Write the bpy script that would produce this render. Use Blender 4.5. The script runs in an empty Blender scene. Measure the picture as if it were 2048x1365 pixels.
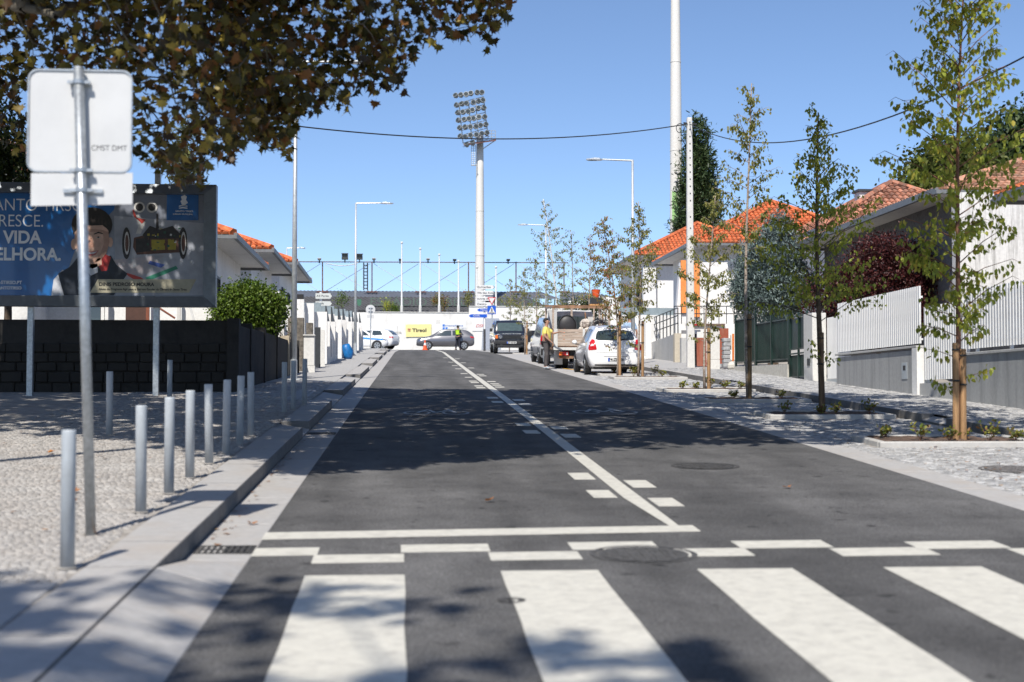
import bpy, bmesh, math, random
import numpy as np
from mathutils import Vector, Matrix, Euler
R = math.radians
random.seed(7); rng = np.random.default_rng(7)
S = bpy.context.scene
COL = S.collection

# ------------------------------------------------------------------ camera
FPX = 2844.0; PSI = math.atan(224/2844); PIT = math.atan(117.5/2844); EYE = 1.55
cam = bpy.data.cameras.new('camera'); cam.sensor_width = 36; cam.lens = 36*FPX/2048
cam.clip_start = .1; cam.clip_end = 3000
cam.dof.use_dof = True; cam.dof.focus_distance = 36; cam.dof.aperture_fstop = 2.0
camo = bpy.data.objects.new('camera', cam); COL.objects.link(camo)
camo.location = (0, 0, EYE); camo.rotation_euler = Euler((math.pi/2+PIT, 0, -PSI))
S.camera = camo
# ------------------------------------------------------------------ light
SUN_AZ, SUN_EL = 198.0, 50.0          # compass bearing of the sun (0 = +Y), elevation
w = bpy.data.worlds.new('World'); S.world = w; w.use_nodes = True
nt = w.node_tree; bg = nt.nodes['Background']
sky = nt.nodes.new('ShaderNodeTexSky'); sky.sky_type = 'NISHITA'; sky.sun_disc = False
sky.sun_elevation = R(SUN_EL); sky.sun_rotation = R(SUN_AZ)
sky.air_density = .65; sky.dust_density = .35; sky.ozone_density = 3.4; sky.altitude = 0
nt.links.new(sky.outputs[0], bg.inputs[0]); bg.inputs[1].default_value = .138
sl = bpy.data.lights.new('sun', 'SUN'); sl.energy = 5.0; sl.angle = R(.53); sl.color = (1, .945, .86)
so = bpy.data.objects.new('sun', sl); COL.objects.link(so)
sd = Vector((math.sin(R(SUN_AZ))*math.cos(R(SUN_EL)), math.cos(R(SUN_AZ))*math.cos(R(SUN_EL)), math.sin(R(SUN_EL))))
so.rotation_euler = sd.to_track_quat('Z', 'Y').to_euler(); so.location = (-20, -40, 60)
S.view_settings.view_transform = 'Standard'; S.view_settings.look = 'None'
S.view_settings.exposure = 0.28; S.view_settings.gamma = 1
S.cycles.use_denoising = True; S.cycles.max_bounces = 6; S.cycles.transparent_max_bounces = 12
S.cycles.diffuse_bounces = 3; S.cycles.glossy_bounces = 3

# ------------------------------------------------------------------ place helpers
def gz(Y):
    """height of the road crown line at distance Y: the street climbs to a crest"""
    if Y <= 45: return .056*Y-.00006*Y*Y
    z = .056*45-.00006*45*45
    if Y <= 80: return z+.052*(Y-45)
    z += .052*35
    if Y <= 112: return z+.04*(Y-80)
    return z+.04*32
def ray(px, py):
    a = (px-1024)/FPX; b = (682.5-py)/FPX
    cp, sp = math.cos(PIT), math.sin(PIT); f = cp-b*sp; u = sp+b*cp
    c, s = math.cos(PSI), math.sin(PSI)
    return (a*c+f*s, -a*s+f*c, u)
def at(px, py, Y):
    r = ray(px, py); k = Y/r[1]; return Vector((r[0]*k, Y, EYE+r[2]*k))
def X(px, Y, py=700): return at(px, py, Y).x
def Z(py, Y, px=1024): return at(px, py, Y).z
def YX(px, x, py=700):
    r = ray(px, py); return x*r[1]/r[0]
def kf(Y): return -1.42+.0096*(Y-6)          # left kerb foot
def le(Y): return kf(Y)+.42                  # left edge of the asphalt
def cl(Y): return 1.96+.0058*Y               # centre line
RE = 5.15                                    # right edge of the asphalt
KR = 8.25                                    # right kerb
PR = .13                                     # pavement rise
FARY = 108

# ------------------------------------------------------------------ materials
MATS = {}
def mat(name, col, rough=.7, metal=0.0, var=.12, scale=8.0, bump=0.0, bscale=60.0, spec=.5, island=0.0, translucent=0.0,
        alpha=1.0, emit=0.0, col2=None, coat=0.0, stretch=None, detail=6, coords='Object'):
    if name in MATS: return MATS[name]
    m = bpy.data.materials.new(name); m.use_nodes = True; MATS[name] = m
    n = m.node_tree.nodes; l = m.node_tree.links; b = n['Principled BSDF']
    b.inputs['Roughness'].default_value = rough; b.inputs['Metallic'].default_value = metal
    b.inputs['Specular IOR Level'].default_value = spec
    if coat: b.inputs['Coat Weight'].default_value = coat; b.inputs['Coat Roughness'].default_value = .05
    tc = n.new('ShaderNodeTexCoord'); mp = n.new('ShaderNodeMapping'); l.new(tc.outputs[coords], mp.inputs[0])
    if stretch: mp.inputs['Scale'].default_value = stretch
    c2 = col2 if col2 else tuple(max(0, c*(1-var*2)) for c in col)
    c1 = col if col2 else tuple(min(1, c*(1+var)) for c in col)
    nz = n.new('ShaderNodeTexNoise'); nz.inputs['Scale'].default_value = scale; nz.inputs['Detail'].default_value = detail
    nz.inputs['Roughness'].default_value = .65
    l.new(mp.outputs[0], nz.inputs['Vector'])
    rp = n.new('ShaderNodeValToRGB'); rp.color_ramp.elements[0].position = .32; rp.color_ramp.elements[1].position = .68
    rp.color_ramp.elements[0].color = (*c2, 1); rp.color_ramp.elements[1].color = (*c1, 1)
    l.new(nz.outputs['Fac'], rp.inputs[0]); out = rp.outputs[0]
    if island:
        g = n.new('ShaderNodeNewGeometry'); hs = n.new('ShaderNodeHueSaturation')
        mr = n.new('ShaderNodeMapRange'); mr.inputs[3].default_value = 1-island; mr.inputs[4].default_value = 1+island*1.4
        l.new(g.outputs['Random Per Island'], mr.inputs[0]); l.new(mr.outputs[0], hs.inputs['Value'])
        l.new(out, hs.inputs['Color']); out = hs.outputs[0]
    l.new(out, b.inputs['Base Color'])
    if bump:
        nb = n.new('ShaderNodeTexNoise'); nb.inputs['Scale'].default_value = bscale; nb.inputs['Detail'].default_value = 4
        l.new(mp.outputs[0], nb.inputs['Vector'])
        bp = n.new('ShaderNodeBump'); bp.inputs['Strength'].default_value = bump; bp.inputs['Distance'].default_value = .01
        l.new(nb.outputs['Fac'], bp.inputs['Height']); l.new(bp.outputs[0], b.inputs['Normal'])
    if translucent:
        tr = n.new('ShaderNodeBsdfTranslucent'); mx = n.new('ShaderNodeMixShader'); mx.inputs[0].default_value = translucent
        l.new(out, tr.inputs[0]); l.new(b.outputs[0], mx.inputs[1]); l.new(tr.outputs[0], mx.inputs[2])
        l.new(mx.outputs[0], n['Material Output'].inputs[0])
    if alpha < 1: b.inputs['Alpha'].default_value = alpha
    return m
def leafmat(name, cols, tr=.35):
    """leaf colour chosen per leaf from a ramp"""
    if name in MATS: return MATS[name]
    m = bpy.data.materials.new(name); m.use_nodes = True; MATS[name] = m
    n = m.node_tree.nodes; l = m.node_tree.links; b = n['Principled BSDF']
    b.inputs['Roughness'].default_value = .5; b.inputs['Specular IOR Level'].default_value = .35
    g = n.new('ShaderNodeNewGeometry'); oi = n.new('ShaderNodeObjectInfo'); ad = n.new('ShaderNodeMath'); ad.operation = 'ADD'
    fr = n.new('ShaderNodeMath'); fr.operation = 'FRACT'
    l.new(g.outputs['Random Per Island'], ad.inputs[0]); l.new(oi.outputs['Random'], ad.inputs[1]); l.new(ad.outputs[0], fr.inputs[0])
    rp = n.new('ShaderNodeValToRGB'); e = rp.color_ramp.elements
    e[0].position = 0; e[0].color = (*cols[0], 1); e[1].position = 1; e[1].color = (*cols[-1], 1)
    for i, c in enumerate(cols[1:-1]):
        x = e.new((i+1)/(len(cols)-1)); x.color = (*c, 1)
    l.new(fr.outputs[0], rp.inputs[0]); l.new(rp.outputs[0], b.inputs['Base Color'])
    t = n.new('ShaderNodeBsdfTranslucent'); mx = n.new('ShaderNodeMixShader'); mx.inputs[0].default_value = tr
    l.new(rp.outputs[0], t.inputs[0]); l.new(b.outputs[0], mx.inputs[1]); l.new(t.outputs[0], mx.inputs[2])
    l.new(mx.outputs[0], n['Material Output'].inputs[0])
    return m
def stained(name, col, stain, scale=1.5, amount=.5, streak=(1, 1, .25), rough=.8, bump=.3):
    """plaster or concrete with run-down dirt of its own"""
    if name in MATS: return MATS[name]
    m = mat(name, col, rough, var=.06, scale=14, bump=bump, bscale=90)
    n = m.node_tree.nodes; l = m.node_tree.links; b = n['Principled BSDF']
    src = b.inputs['Base Color'].links[0].from_socket
    tc = n.new('ShaderNodeTexCoord'); mp = n.new('ShaderNodeMapping'); mp.inputs['Scale'].default_value = streak
    l.new(tc.outputs['Object'], mp.inputs[0]); nz = n.new('ShaderNodeTexNoise'); nz.inputs['Scale'].default_value = scale
    nz.inputs['Detail'].default_value = 9; nz.inputs['Roughness'].default_value = .7; l.new(mp.outputs[0], nz.inputs['Vector'])
    rp = n.new('ShaderNodeValToRGB'); rp.color_ramp.elements[0].position = .48; rp.color_ramp.elements[1].position = .72
    rp.color_ramp.elements[1].color = (amount,)*3+(1,); l.new(nz.outputs['Fac'], rp.inputs[0])
    mx = n.new('ShaderNodeMix'); mx.data_type = 'RGBA'; l.new(rp.outputs[0], mx.inputs[0]); l.new(src, mx.inputs[6])
    mx.inputs[7].default_value = (*stain, 1); l.new(mx.outputs[2], b.inputs['Base Color'])
    return m

# ------------------------------------------------------------------ mesh helpers
class MB:
    def __init__(s): s.v = []; s.f = []
    def add(s, vs, fs):
        o = len(s.v); s.v += [tuple(v) for v in vs]; s.f += [tuple(i+o for i in f) for f in fs]; return s
    def box(s, x0, x1, y0, y1, z0, z1, rz=0, c=None, rx=0):
        vs = [(x, y, z) for z in (z0, z1) for y in (y0, y1) for x in (x0, x1)]
        if rz or rx:
            c = Vector(c) if c else Vector(((x0+x1)/2, (y0+y1)/2, (z0+z1)/2)); q = Euler((rx, 0, rz)).to_matrix()
            vs = [tuple(c+q@(Vector(v)-c)) for v in vs]
        return s.add(vs, [(0, 2, 3, 1), (4, 5, 7, 6), (0, 1, 5, 4), (2, 6, 7, 3), (0, 4, 6, 2), (1, 3, 7, 5)])
    def slope(s, x0, x1, y0, y1, h0, h1, zf=None, dz=0):
        """box whose bottom and top follow the street's climb"""
        zf = zf or gz
        vs = []
        for h in (h0, h1):
            for y in (y0, y1):
                for x in (x0, x1): vs.append((x, y, zf(y)+h+dz))
        return s.add(vs, [(0, 2, 3, 1), (4, 5, 7, 6), (0, 1, 5, 4), (2, 6, 7, 3), (0, 4, 6, 2), (1, 3, 7, 5)])
    def tube(s, pts, rad, n=8, caps=True):
        pts = [Vector(p) for p in pts]; k = len(pts)
        if not hasattr(rad, '__len__'): rad = [rad]*k
        vs = []; prev = None
        for i, p in enumerate(pts):
            t = (pts[min(i+1, k-1)]-pts[max(i-1, 0)]).normalized()
            if prev is None:
                a = Vector((1, 0, 0)) if abs(t.x) < .8 else Vector((0, 1, 0)); u = t.cross(a).normalized()
            else: u = (prev-t*prev.dot(t)).normalized()
            prev = u; w_ = t.cross(u)
            for j in range(n):
                an = 2*math.pi*j/n; vs.append(p+(u*math.cos(an)+w_*math.sin(an))*rad[i])
        fs = [(i*n+j, i*n+(j+1) % n, (i+1)*n+(j+1) % n, (i+1)*n+j) for i in range(k-1) for j in range(n)]
        if caps: fs += [tuple(range(n-1, -1, -1)), tuple(range((k-1)*n, k*n))]
        return s.add(vs, fs)
    def poly(s, pts, d):
        """flat polygon pts (3D, planar) extruded by vector d"""
        n = len(pts); pts = [Vector(p) for p in pts]; d = Vector(d)
        vs = pts+[p+d for p in pts]
        return s.add(vs, [tuple(range(n-1, -1, -1)), tuple(range(n, 2*n))]+[(i, (i+1) % n, n+(i+1) % n, n+i) for i in range(n)])
    def sph(s, c, r, n=8, m=6, sz=1.0, sy=1.0):
        vs = [(c[0], c[1], c[2]-r*sz)]
        for i in range(1, m):
            a = -math.pi/2+math.pi*i/m
            for j in range(n):
                b = 2*math.pi*j/n; vs.append((c[0]+r*math.cos(a)*math.cos(b), c[1]+sy*r*math.cos(a)*math.sin(b), c[2]+r*sz*math.sin(a)))
        vs.append((c[0], c[1], c[2]+r*sz)); L = len(vs)-1; fs = []
        for j in range(n):
            fs.append((0, 1+(j+1) % n, 1+j)); fs.append((L, L-n+j, L-n+(j+1) % n))
        for i in range(m-2):
            for j in range(n):
                a = 1+i*n+j; b = 1+i*n+(j+1) % n; fs.append((a, b, b+n, a+n))
        return s.add(vs, fs)
    def mesh(s, name, m, off=(0, 0, 0), smooth=False):
        me = bpy.data.meshes.new(name)
        me.from_pydata([(v[0]-off[0], v[1]-off[1], v[2]-off[2]) for v in s.v], [], s.f)
        me.materials.append(m)
        if smooth: me.shade_smooth()
        me.update(); return me
def wloc(o):
    p = Vector((0, 0, 0))
    while o: p += o.location; o = o.parent
    return p
def obj(name, mb, m, parent=None, smooth=False, bevel=0, seg=2, angle=None):
    off = wloc(parent) if parent else (0, 0, 0)
    me = mb.mesh(name, m, off, smooth) if isinstance(mb, MB) else mb
    o = bpy.data.objects.new(name, me); COL.objects.link(o)
    if parent: o.parent = parent
    if bevel:
        b = o.modifiers.new('bevel', 'BEVEL'); b.width = bevel; b.segments = seg; b.limit_method = 'ANGLE'
    return o
def tag(o, label=None, cat=None, group=None, kind=None):
    if label: o['label'] = label
    if cat: o['category'] = cat
    if group: o['group'] = group
    if kind: o['kind'] = kind
    return o
def thing(name, loc, label, cat, group=None):
    o = bpy.data.objects.new(name, None); COL.objects.link(o); o.location = loc; o.empty_display_size = .2
    return tag(o, label, cat, group)
def inst(name, me, parent, loc=(0, 0, 0), rot=(0, 0, 0), sc=(1, 1, 1), world=True):
    o = bpy.data.objects.new(name, me); COL.objects.link(o)
    o.location = Vector(loc)-(wloc(parent) if parent and world else Vector()); o.rotation_euler = rot; o.scale = sc
    if parent: o.parent = parent
    return o
def copy_tree(o, parent=None):
    c = o.copy(); COL.objects.link(c); c.parent = parent
    for ch in o.children: copy_tree(ch, c)
    return c
def text(name, s, size, m, parent, loc, rot=(math.pi/2, 0, 0), align='LEFT', depth=.004, sx=1.0, bold=0.0, shear=0.0, space=1.0):
    cu = bpy.data.curves.new(name, 'FONT'); cu.body = s; cu.size = size; cu.align_x = align; cu.extrude = depth; cu.offset = bold
    cu.shear = shear; cu.space_character = space
    t = bpy.data.objects.new('tmp', cu); COL.objects.link(t)
    dg = bpy.context.evaluated_depsgraph_get(); me = bpy.data.meshes.new_from_object(t.evaluated_get(dg))
    bpy.data.objects.remove(t); me.materials.clear(); me.materials.append(m); me.name = name
    o = bpy.data.objects.new(name, me); COL.objects.link(o); o.rotation_euler = rot; o.scale = (sx, 1, 1)
    o.location = Vector(loc)-(wloc(parent) if parent else Vector()); o.parent = parent
    return o
def struct(name, mb, m, parent=None, **k):
    o = obj(name, mb, m, parent, **k)
    if not parent: o['kind'] = 'structure'
    return o

# ------------------------------------------------------------------ common materials
M_asph = mat('asphalt', (.108, .106, .105), .92, var=.16, scale=1.3, bump=.5, bscale=190, spec=.3)
n = M_asph.node_tree.nodes; l = M_asph.node_tree.links
b_ = n['Principled BSDF']; src = b_.inputs['Base Color'].links[0].from_socket
tc = n.new('ShaderNodeTexCoord'); sp_ = n.new('ShaderNodeTexNoise'); sp_.inputs['Scale'].default_value = 75; sp_.inputs['Detail'].default_value = 5
l.new(tc.outputs['Object'], sp_.inputs['Vector']); rr = n.new('ShaderNodeValToRGB')
rr.color_ramp.elements[0].position = .35; rr.color_ramp.elements[0].color = (.55, .55, .55, 1)
rr.color_ramp.elements[1].position = .68; rr.color_ramp.elements[1].color = (1.5, 1.5, 1.5, 1)
l.new(sp_.outputs['Fac'], rr.inputs[0]); mx = n.new('ShaderNodeMix'); mx.data_type = 'RGBA'; mx.blend_type = 'MULTIPLY'; mx.inputs[0].default_value = 1
l.new(src, mx.inputs[6]); l.new(rr.outputs[0], mx.inputs[7])
# tyre polish streaks and oil spots along the lanes
mp2 = n.new('ShaderNodeMapping'); mp2.inputs['Scale'].default_value = (1.6, .12, 1); l.new(tc.outputs['Object'], mp2.inputs[0])
ns = n.new('ShaderNodeTexNoise'); ns.inputs['Scale'].default_value = 1.1; ns.inputs['Detail'].default_value = 7; l.new(mp2.outputs[0], ns.inputs['Vector'])
r2 = n.new('ShaderNodeValToRGB'); r2.color_ramp.elements[0].position = .35; r2.color_ramp.elements[0].color = (.74, .74, .74, 1)
r2.color_ramp.elements[1].position = .65; r2.color_ramp.elements[1].color = (1.1, 1.1, 1.1, 1); l.new(ns.outputs['Fac'], r2.inputs[0])
m2 = n.new('ShaderNodeMix'); m2.data_type = 'RGBA'; m2.blend_type = 'MULTIPLY'; m2.inputs[0].default_value = 1
l.new(mx.outputs[2], m2.inputs[6]); l.new(r2.outputs[0], m2.inputs[7])
vs_ = n.new('ShaderNodeTexNoise'); vs_.inputs['Scale'].default_value = 5.5; vs_.inputs['Detail'].default_value = 3; l.new(tc.outputs['Object'], vs_.inputs['Vector'])
r3 = n.new('ShaderNodeValToRGB'); r3.color_ramp.elements[0].position = .27; r3.color_ramp.elements[0].color = (.35, .35, .35, 1)
r3.color_ramp.elements[1].position = .35; l.new(vs_.outputs['Fac'], r3.inputs[0])
m3 = n.new('ShaderNodeMix'); m3.data_type = 'RGBA'; m3.blend_type = 'MULTIPLY'; m3.inputs[0].default_value = 1
l.new(m2.outputs[2], m3.inputs[6]); l.new(r3.outputs[0], m3.inputs[7]); l.new(m3.outputs[2], b_.inputs['Base Color'])

M_paint = stained('road_paint', (.56, .54, .475), (.30, .285, .26), scale=9, amount=.55, streak=(1, 1, 1), rough=.6, bump=.3)
M_granite = stained('granite', (.375, .365, .355), (.36, .30, .24), scale=1.6, amount=.45, streak=(1, 1, 1), rough=.8, bump=.35)
M_kerbside = stained('kerb_face_dirt_shade', (.16, .155, .15), (.07, .068, .065), scale=3, amount=.7, streak=(1, 1, 2), rough=.9)  # road dirt plus the kerb face's shade, both put into the colour
M_granite_d = mat('granite_dark', (.40, .40, .40), .85, var=.12, scale=30, bump=.4)
M_cob = mat('cobble_granite', (.37, .355, .335), .9, var=.2, scale=2.5, bump=.5, bscale=60, island=.10, col2=(.315, .29, .265))
M_cobr = mat('cobble_grey', (.35, .348, .345), .88, var=.12, scale=40, bump=.4, bscale=80, island=.20)
M_joint = mat('joint_sand', (.33, .305, .275), .95, var=.2, scale=5, bump=.4)
M_gravel = stained('pavement_far', (.36, .355, .35), (.33, .32, .30), scale=3, amount=.5, streak=(1, 1, 1), rough=.9, bump=.6)
M_soil = mat('soil', (.11, .07, .05), .95, var=.4, scale=12, bump=1, bscale=40)
M_earth = mat('earth', (.20, .18, .13), .95, var=.3, scale=.8, bump=.6, bscale=10)
M_white = stained('white_plaster', (.73, .72, .70), (.40, .385, .36), scale=1.6, amount=.45, rough=.75)
M_white2 = stained('white_paint', (.75, .745, .73), (.46, .45, .42), scale=1.3, amount=.4, streak=(1, 1, .18), rough=.6, bump=.15)
M_oldwall = stained('weathered_limewash', (.74, .73, .70), (.36, .35, .34), scale=.8, amount=.6, streak=(1, 1, .7))
M_grey = mat('grey_paint', (.36, .40, .43), .5, var=.06, scale=6)
M_boll = stained('bollard_paint', (.38, .41, .435), (.22, .215, .20), scale=4, amount=.45, streak=(2, 2, .5), rough=.5, bump=.1)
M_galv = mat('galvanised_steel', (.46, .49, .51), .42, .75, var=.14, scale=26)
M_lamp = mat('lamp_steel', (.55, .58, .60), .45, .5, var=.1, scale=12)
M_conc = stained('concrete', (.44, .44, .43), (.26, .26, .25), scale=1.2, amount=.55, streak=(1, 1, .12))
M_concl = stained('pale_concrete', (.62, .61, .58), (.42, .41, .38), scale=1.5, amount=.45, streak=(1, 1, .15))
M_mast = stained('mast_paint', (.64, .63, .60), (.46, .40, .34), scale=.5, amount=.22, streak=(1, 1, .1), bump=0)
M_tile = mat('roof_tile', (.56, .145, .05), .8, var=.22, scale=5, bump=.4, bscale=30, island=.22)
M_tileo = mat('old_roof_tile', (.36, .13, .07), .85, var=.35, scale=6, bump=.6, bscale=30, island=.5, col2=(.20, .12, .09))
M_black = mat('black_rubber', (.016, .016, .017), .7, var=.1)
M_plas = mat('black_plastic', (.028, .028, .03), .5, var=.1)
M_glass = mat('dark_glass', (.03, .045, .05), .06, var=.05, spec=1.0, coat=.5)
M_wood = mat('stake_wood', (.36, .21, .10), .8, var=.22, scale=4, bump=.5, stretch=(8, 8, .8))
M_bark = mat('birch_bark', (.46, .40, .34), .85, var=.3, scale=5, bump=.5, col2=(.16, .11, .08), stretch=(2, 2, 6))
M_barkd = mat('dark_bark', (.12, .085, .06), .9, var=.3, scale=9, bump=.8)
M_dark = mat('dark_metal', (.05, .055, .06), .5, .3, var=.1)
M_chrome = mat('chrome', (.75, .75, .76), .15, 1.0, var=.02)
M_red = mat('red_lens', (.50, .012, .015), .15, var=.08, coat=.8)
M_orange = mat('orange_lens', (.85, .18, .02), .2, var=.05, coat=.5)
M_blue = mat('sign_blue', (.01, .09, .50), .4, var=.04)
M_signw = mat('sign_white', (.66, .66, .65), .45, var=.03)
M_black2 = mat('print_black', (.02, .02, .022), .5, var=.0)
# ================================================================== GROUND
def ribbon(x0f, x1f, ys, h0, h1, skirt=0.0):
    """strip of ground following the climb, x0f / x1f give its edges, h its height over the road; skirt makes it a slab"""
    mb = MB(); vs = []; fs = []
    fx = lambda f, y: f(y) if callable(f) else f
    fh = lambda f, y: f(y) if callable(f) else f
    for y in ys:
        a, b = fx(x0f, y), fx(x1f, y); za, zb = gz(y)+fh(h0, y), gz(y)+fh(h1, y)
        vs += [(a, y, za), (b, y, zb)]
        if skirt: vs += [(a, y, za-skirt), (b, y, zb-skirt)]
    k = 4 if skirt else 2; n_ = len(ys)
    for i in range(n_-1):
        a = i*k; b = (i+1)*k
        fs.append((a, a+1, b+1, b))
        if skirt: fs += [(a, b, b+2, a+2), (a+1, a+3, b+3, b+1)]
    if skirt: fs += [(0, 2, 3, 1), ((n_-1)*k, (n_-1)*k+1, (n_-1)*k+3, (n_-1)*k+2)]
    return mb.add(vs, fs)
def fr(a, b, s):
    n_ = max(1, int(round((b-a)/s))); return [a+(b-a)*i/n_ for i in range(n_+1)]
# terrain below everything
t = MB(); xs = [-900, -300, -120, -60, -30, -12, 0, 12, 30, 60, 120, 300, 900]; ys = [-300, -60, 0, 15, 30, 45, 60, 80, 95, 112, 130, 200, 400, 1200]
vs = [(x, y, gz(max(0, min(y, 130)))-.32) for y in ys for x in xs]; nx = len(xs)
t.add(vs, [(j*nx+i, j*nx+i+1, (j+1)*nx+i+1, (j+1)*nx+i) for j in range(len(ys)-1) for i in range(nx-1)])
struct('ground', t, M_earth)
struct('road', ribbon(lambda y: le(max(y, 6)), RE, fr(-12, FARY-4, 2), 0, 0), M_asph)
# crossing street beyond the crest
cs = MB(); 
for (a, b) in [(-60, 60)]:
    vs = []; 
    for x in (a, b):
        for y in (FARY-4-8, FARY-4, FARY+4, FARY+12): pass
struct('cross_street', MB().add([(-60, 96, gz(96)-.006), (60, 96, gz(96)-.006), (60, 108, gz(108)-.006), (60, 116, gz(116)-.006), (-60, 116, gz(116)-.006), (-60, 108, gz(108)-.006)], [(0, 1, 2, 5), (5, 2, 3, 4)]), M_asph)

# --- left side: gutter slabs, kerb stones with dropped kerbs at every gateway, cobbled pavement
RAISED = [(-6, 9.3-1.4, 1), (9.3, 19.2, 1), (20.4, 26.0, 1), (30.0, 36.3, 1), (39.6, 47.5, 1), (51.5, 58.0, 1), (61, 67.5, 1), (71, 78, 1), (81.5, 90, 1)]
def lift(y):
    """kerb height over the gutter: zero-ish at dropped kerbs, ramps of 0.5 m"""
    if y < 7.6: return .02
    if y < 9.2: return .02+(y-7.6)/1.6*(PR-.02)
    for a, b, _ in RAISED[1:]:
        if a <= y <= b: return PR
    d = 9
    for a, b, _ in RAISED[1:]: d = min(d, abs(y-a), abs(y-b))
    return max(.02, PR-d*.22) if d < .5 else .02
def kl(y):  # stone by stone height
    for a, b, _ in RAISED[1:]:
        if a <= y <= b: return PR
    return .02
pav_l = struct('pavement_left', ribbon(lambda y: -14, lambda y: kf(y)-.40, fr(-10, 104, 1), PR-.013, PR-.013), M_joint)
gm = [MB().slope(0, .42, 0, .985, -.2, 0, zf=lambda y: 0).mesh('gutter_slab', M_granite)]
def quadstone(name, x0, x1, y0, y1, hs, m, parent, d=.25, bevel=.006):
    """a stone with its four top corners at heights hs=(x0y0,x1y0,x1y1,x0y1) over the road"""
    zs = [gz(y0)+hs[0], gz(y0)+hs[1], gz(y1)+hs[2], gz(y1)+hs[3]]
    xa = [x0(y0), x1(y0), x1(y1), x0(y1)]; ya = [y0, y0, y1, y1]
    vs = [(xa[i], ya[i], zs[i]-d) for i in range(4)]+[(xa[i], ya[i], zs[i]) for i in range(4)]
    mb = MB().add(vs, [(3, 2, 1, 0), (4, 5, 6, 7), (0, 1, 5, 4), (1, 2, 6, 5), (2, 3, 7, 6), (3, 0, 4, 7)])
    o = obj(name, mb, m, parent, bevel=bevel, seg=1)
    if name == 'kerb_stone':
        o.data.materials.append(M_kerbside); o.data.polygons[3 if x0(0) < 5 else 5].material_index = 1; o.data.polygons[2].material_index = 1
    return o
y = 3.0
def israised(y): return any(a-.01 <= y <= b+.01 for a, b, _ in RAISED[1:])
cuts = sorted(set([3.0]+[v for a, b, _ in RAISED[1:] for v in (a, b)]+[8.35]))
stones = []
for i, c in enumerate(cuts):
    nxt = cuts[i+1] if i+1 < len(cuts) else 100
    L = 1.55 if c < 50 else 3
    stones += [(p, q) for p, q in zip(fr(c, nxt, L)[:-1], fr(c, nxt, L)[1:])]
for a, b in stones:
    g = .004
    up = israised((a+b)/2)
    hi = lambda y: (PR-.004)*min(1, max(0, (9.35-y)/1.0))
    quadstone('gutter_slab', lambda y: kf(y)+.006, le, a+g, b-g, (max(.001, hi(a)), .001, .001, max(.001, hi(b))), M_granite, pav_l, d=.2)
    h = PR if up else .02
    hb = PR
    if 8.3 < (a+b)/2 < 9.3:      # kerb sinking to the crossing
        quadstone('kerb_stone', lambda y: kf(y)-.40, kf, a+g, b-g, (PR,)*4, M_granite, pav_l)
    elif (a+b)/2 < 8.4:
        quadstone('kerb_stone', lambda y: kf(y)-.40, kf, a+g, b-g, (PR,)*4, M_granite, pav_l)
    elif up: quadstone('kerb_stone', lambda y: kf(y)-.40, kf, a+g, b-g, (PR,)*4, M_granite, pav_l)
    else:                        # dropped kerb: wide sloping stone
        quadstone('ramp_stone', lambda y: kf(y)-.62, kf, a+g, b-g, (PR, .02, .02, PR), M_granite, pav_l)
# granite crossing plate at the near end
for i in range(4):
    for j in range(5):
        quadstone('paving_slab', lambda y, i=i: kf(7)-.42-.8*(i+1), lambda y, i=i: kf(7)-.42-.8*i-.008, 3.9+j*.8, 3.9+j*.8+.792, (PR-.004+(.002*((i+j) % 2)),)*4, M_granite, pav_l, d=.12)
# right side: channel slabs
pav_r = struct('parking_strip', ribbon(RE, KR, fr(-10, 104, 1), -.012, -.012), M_joint)
for a, b in zip(fr(4, 100, 1.5)[:-1], fr(4, 100, 1.5)[1:]):
    if b < 9: continue
    quadstone('channel_slab', lambda y: RE, lambda y: RE+.42, a+.004, b-.004, (.003,)*4, M_granite, pav_r, d=.2)
side = struct('pavement_right', ribbon(KR+.2, 60, fr(-10, 104, 1), PR-.012, PR-.012), M_joint)
# right kerb with bevelled nibs where the bays end
for a, b in zip(fr(12, 98, 1.0)[:-1], fr(12, 98, 1.0)[1:]):
    if b > 60 and int(a) % 2: pass
    low = (20.9 < a < 21.9) or (33.5 < a < 35.5) or (50 < a < 51.5)
    h = .03 if low else PR
    h0 = PR if not low else .03
    quadstone('kerb_stone', lambda y: KR, lambda y: KR+.2, a+.004, b-.004, (h, PR if not low else .09, PR if not low else .09, h), M_granite, side)

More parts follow.
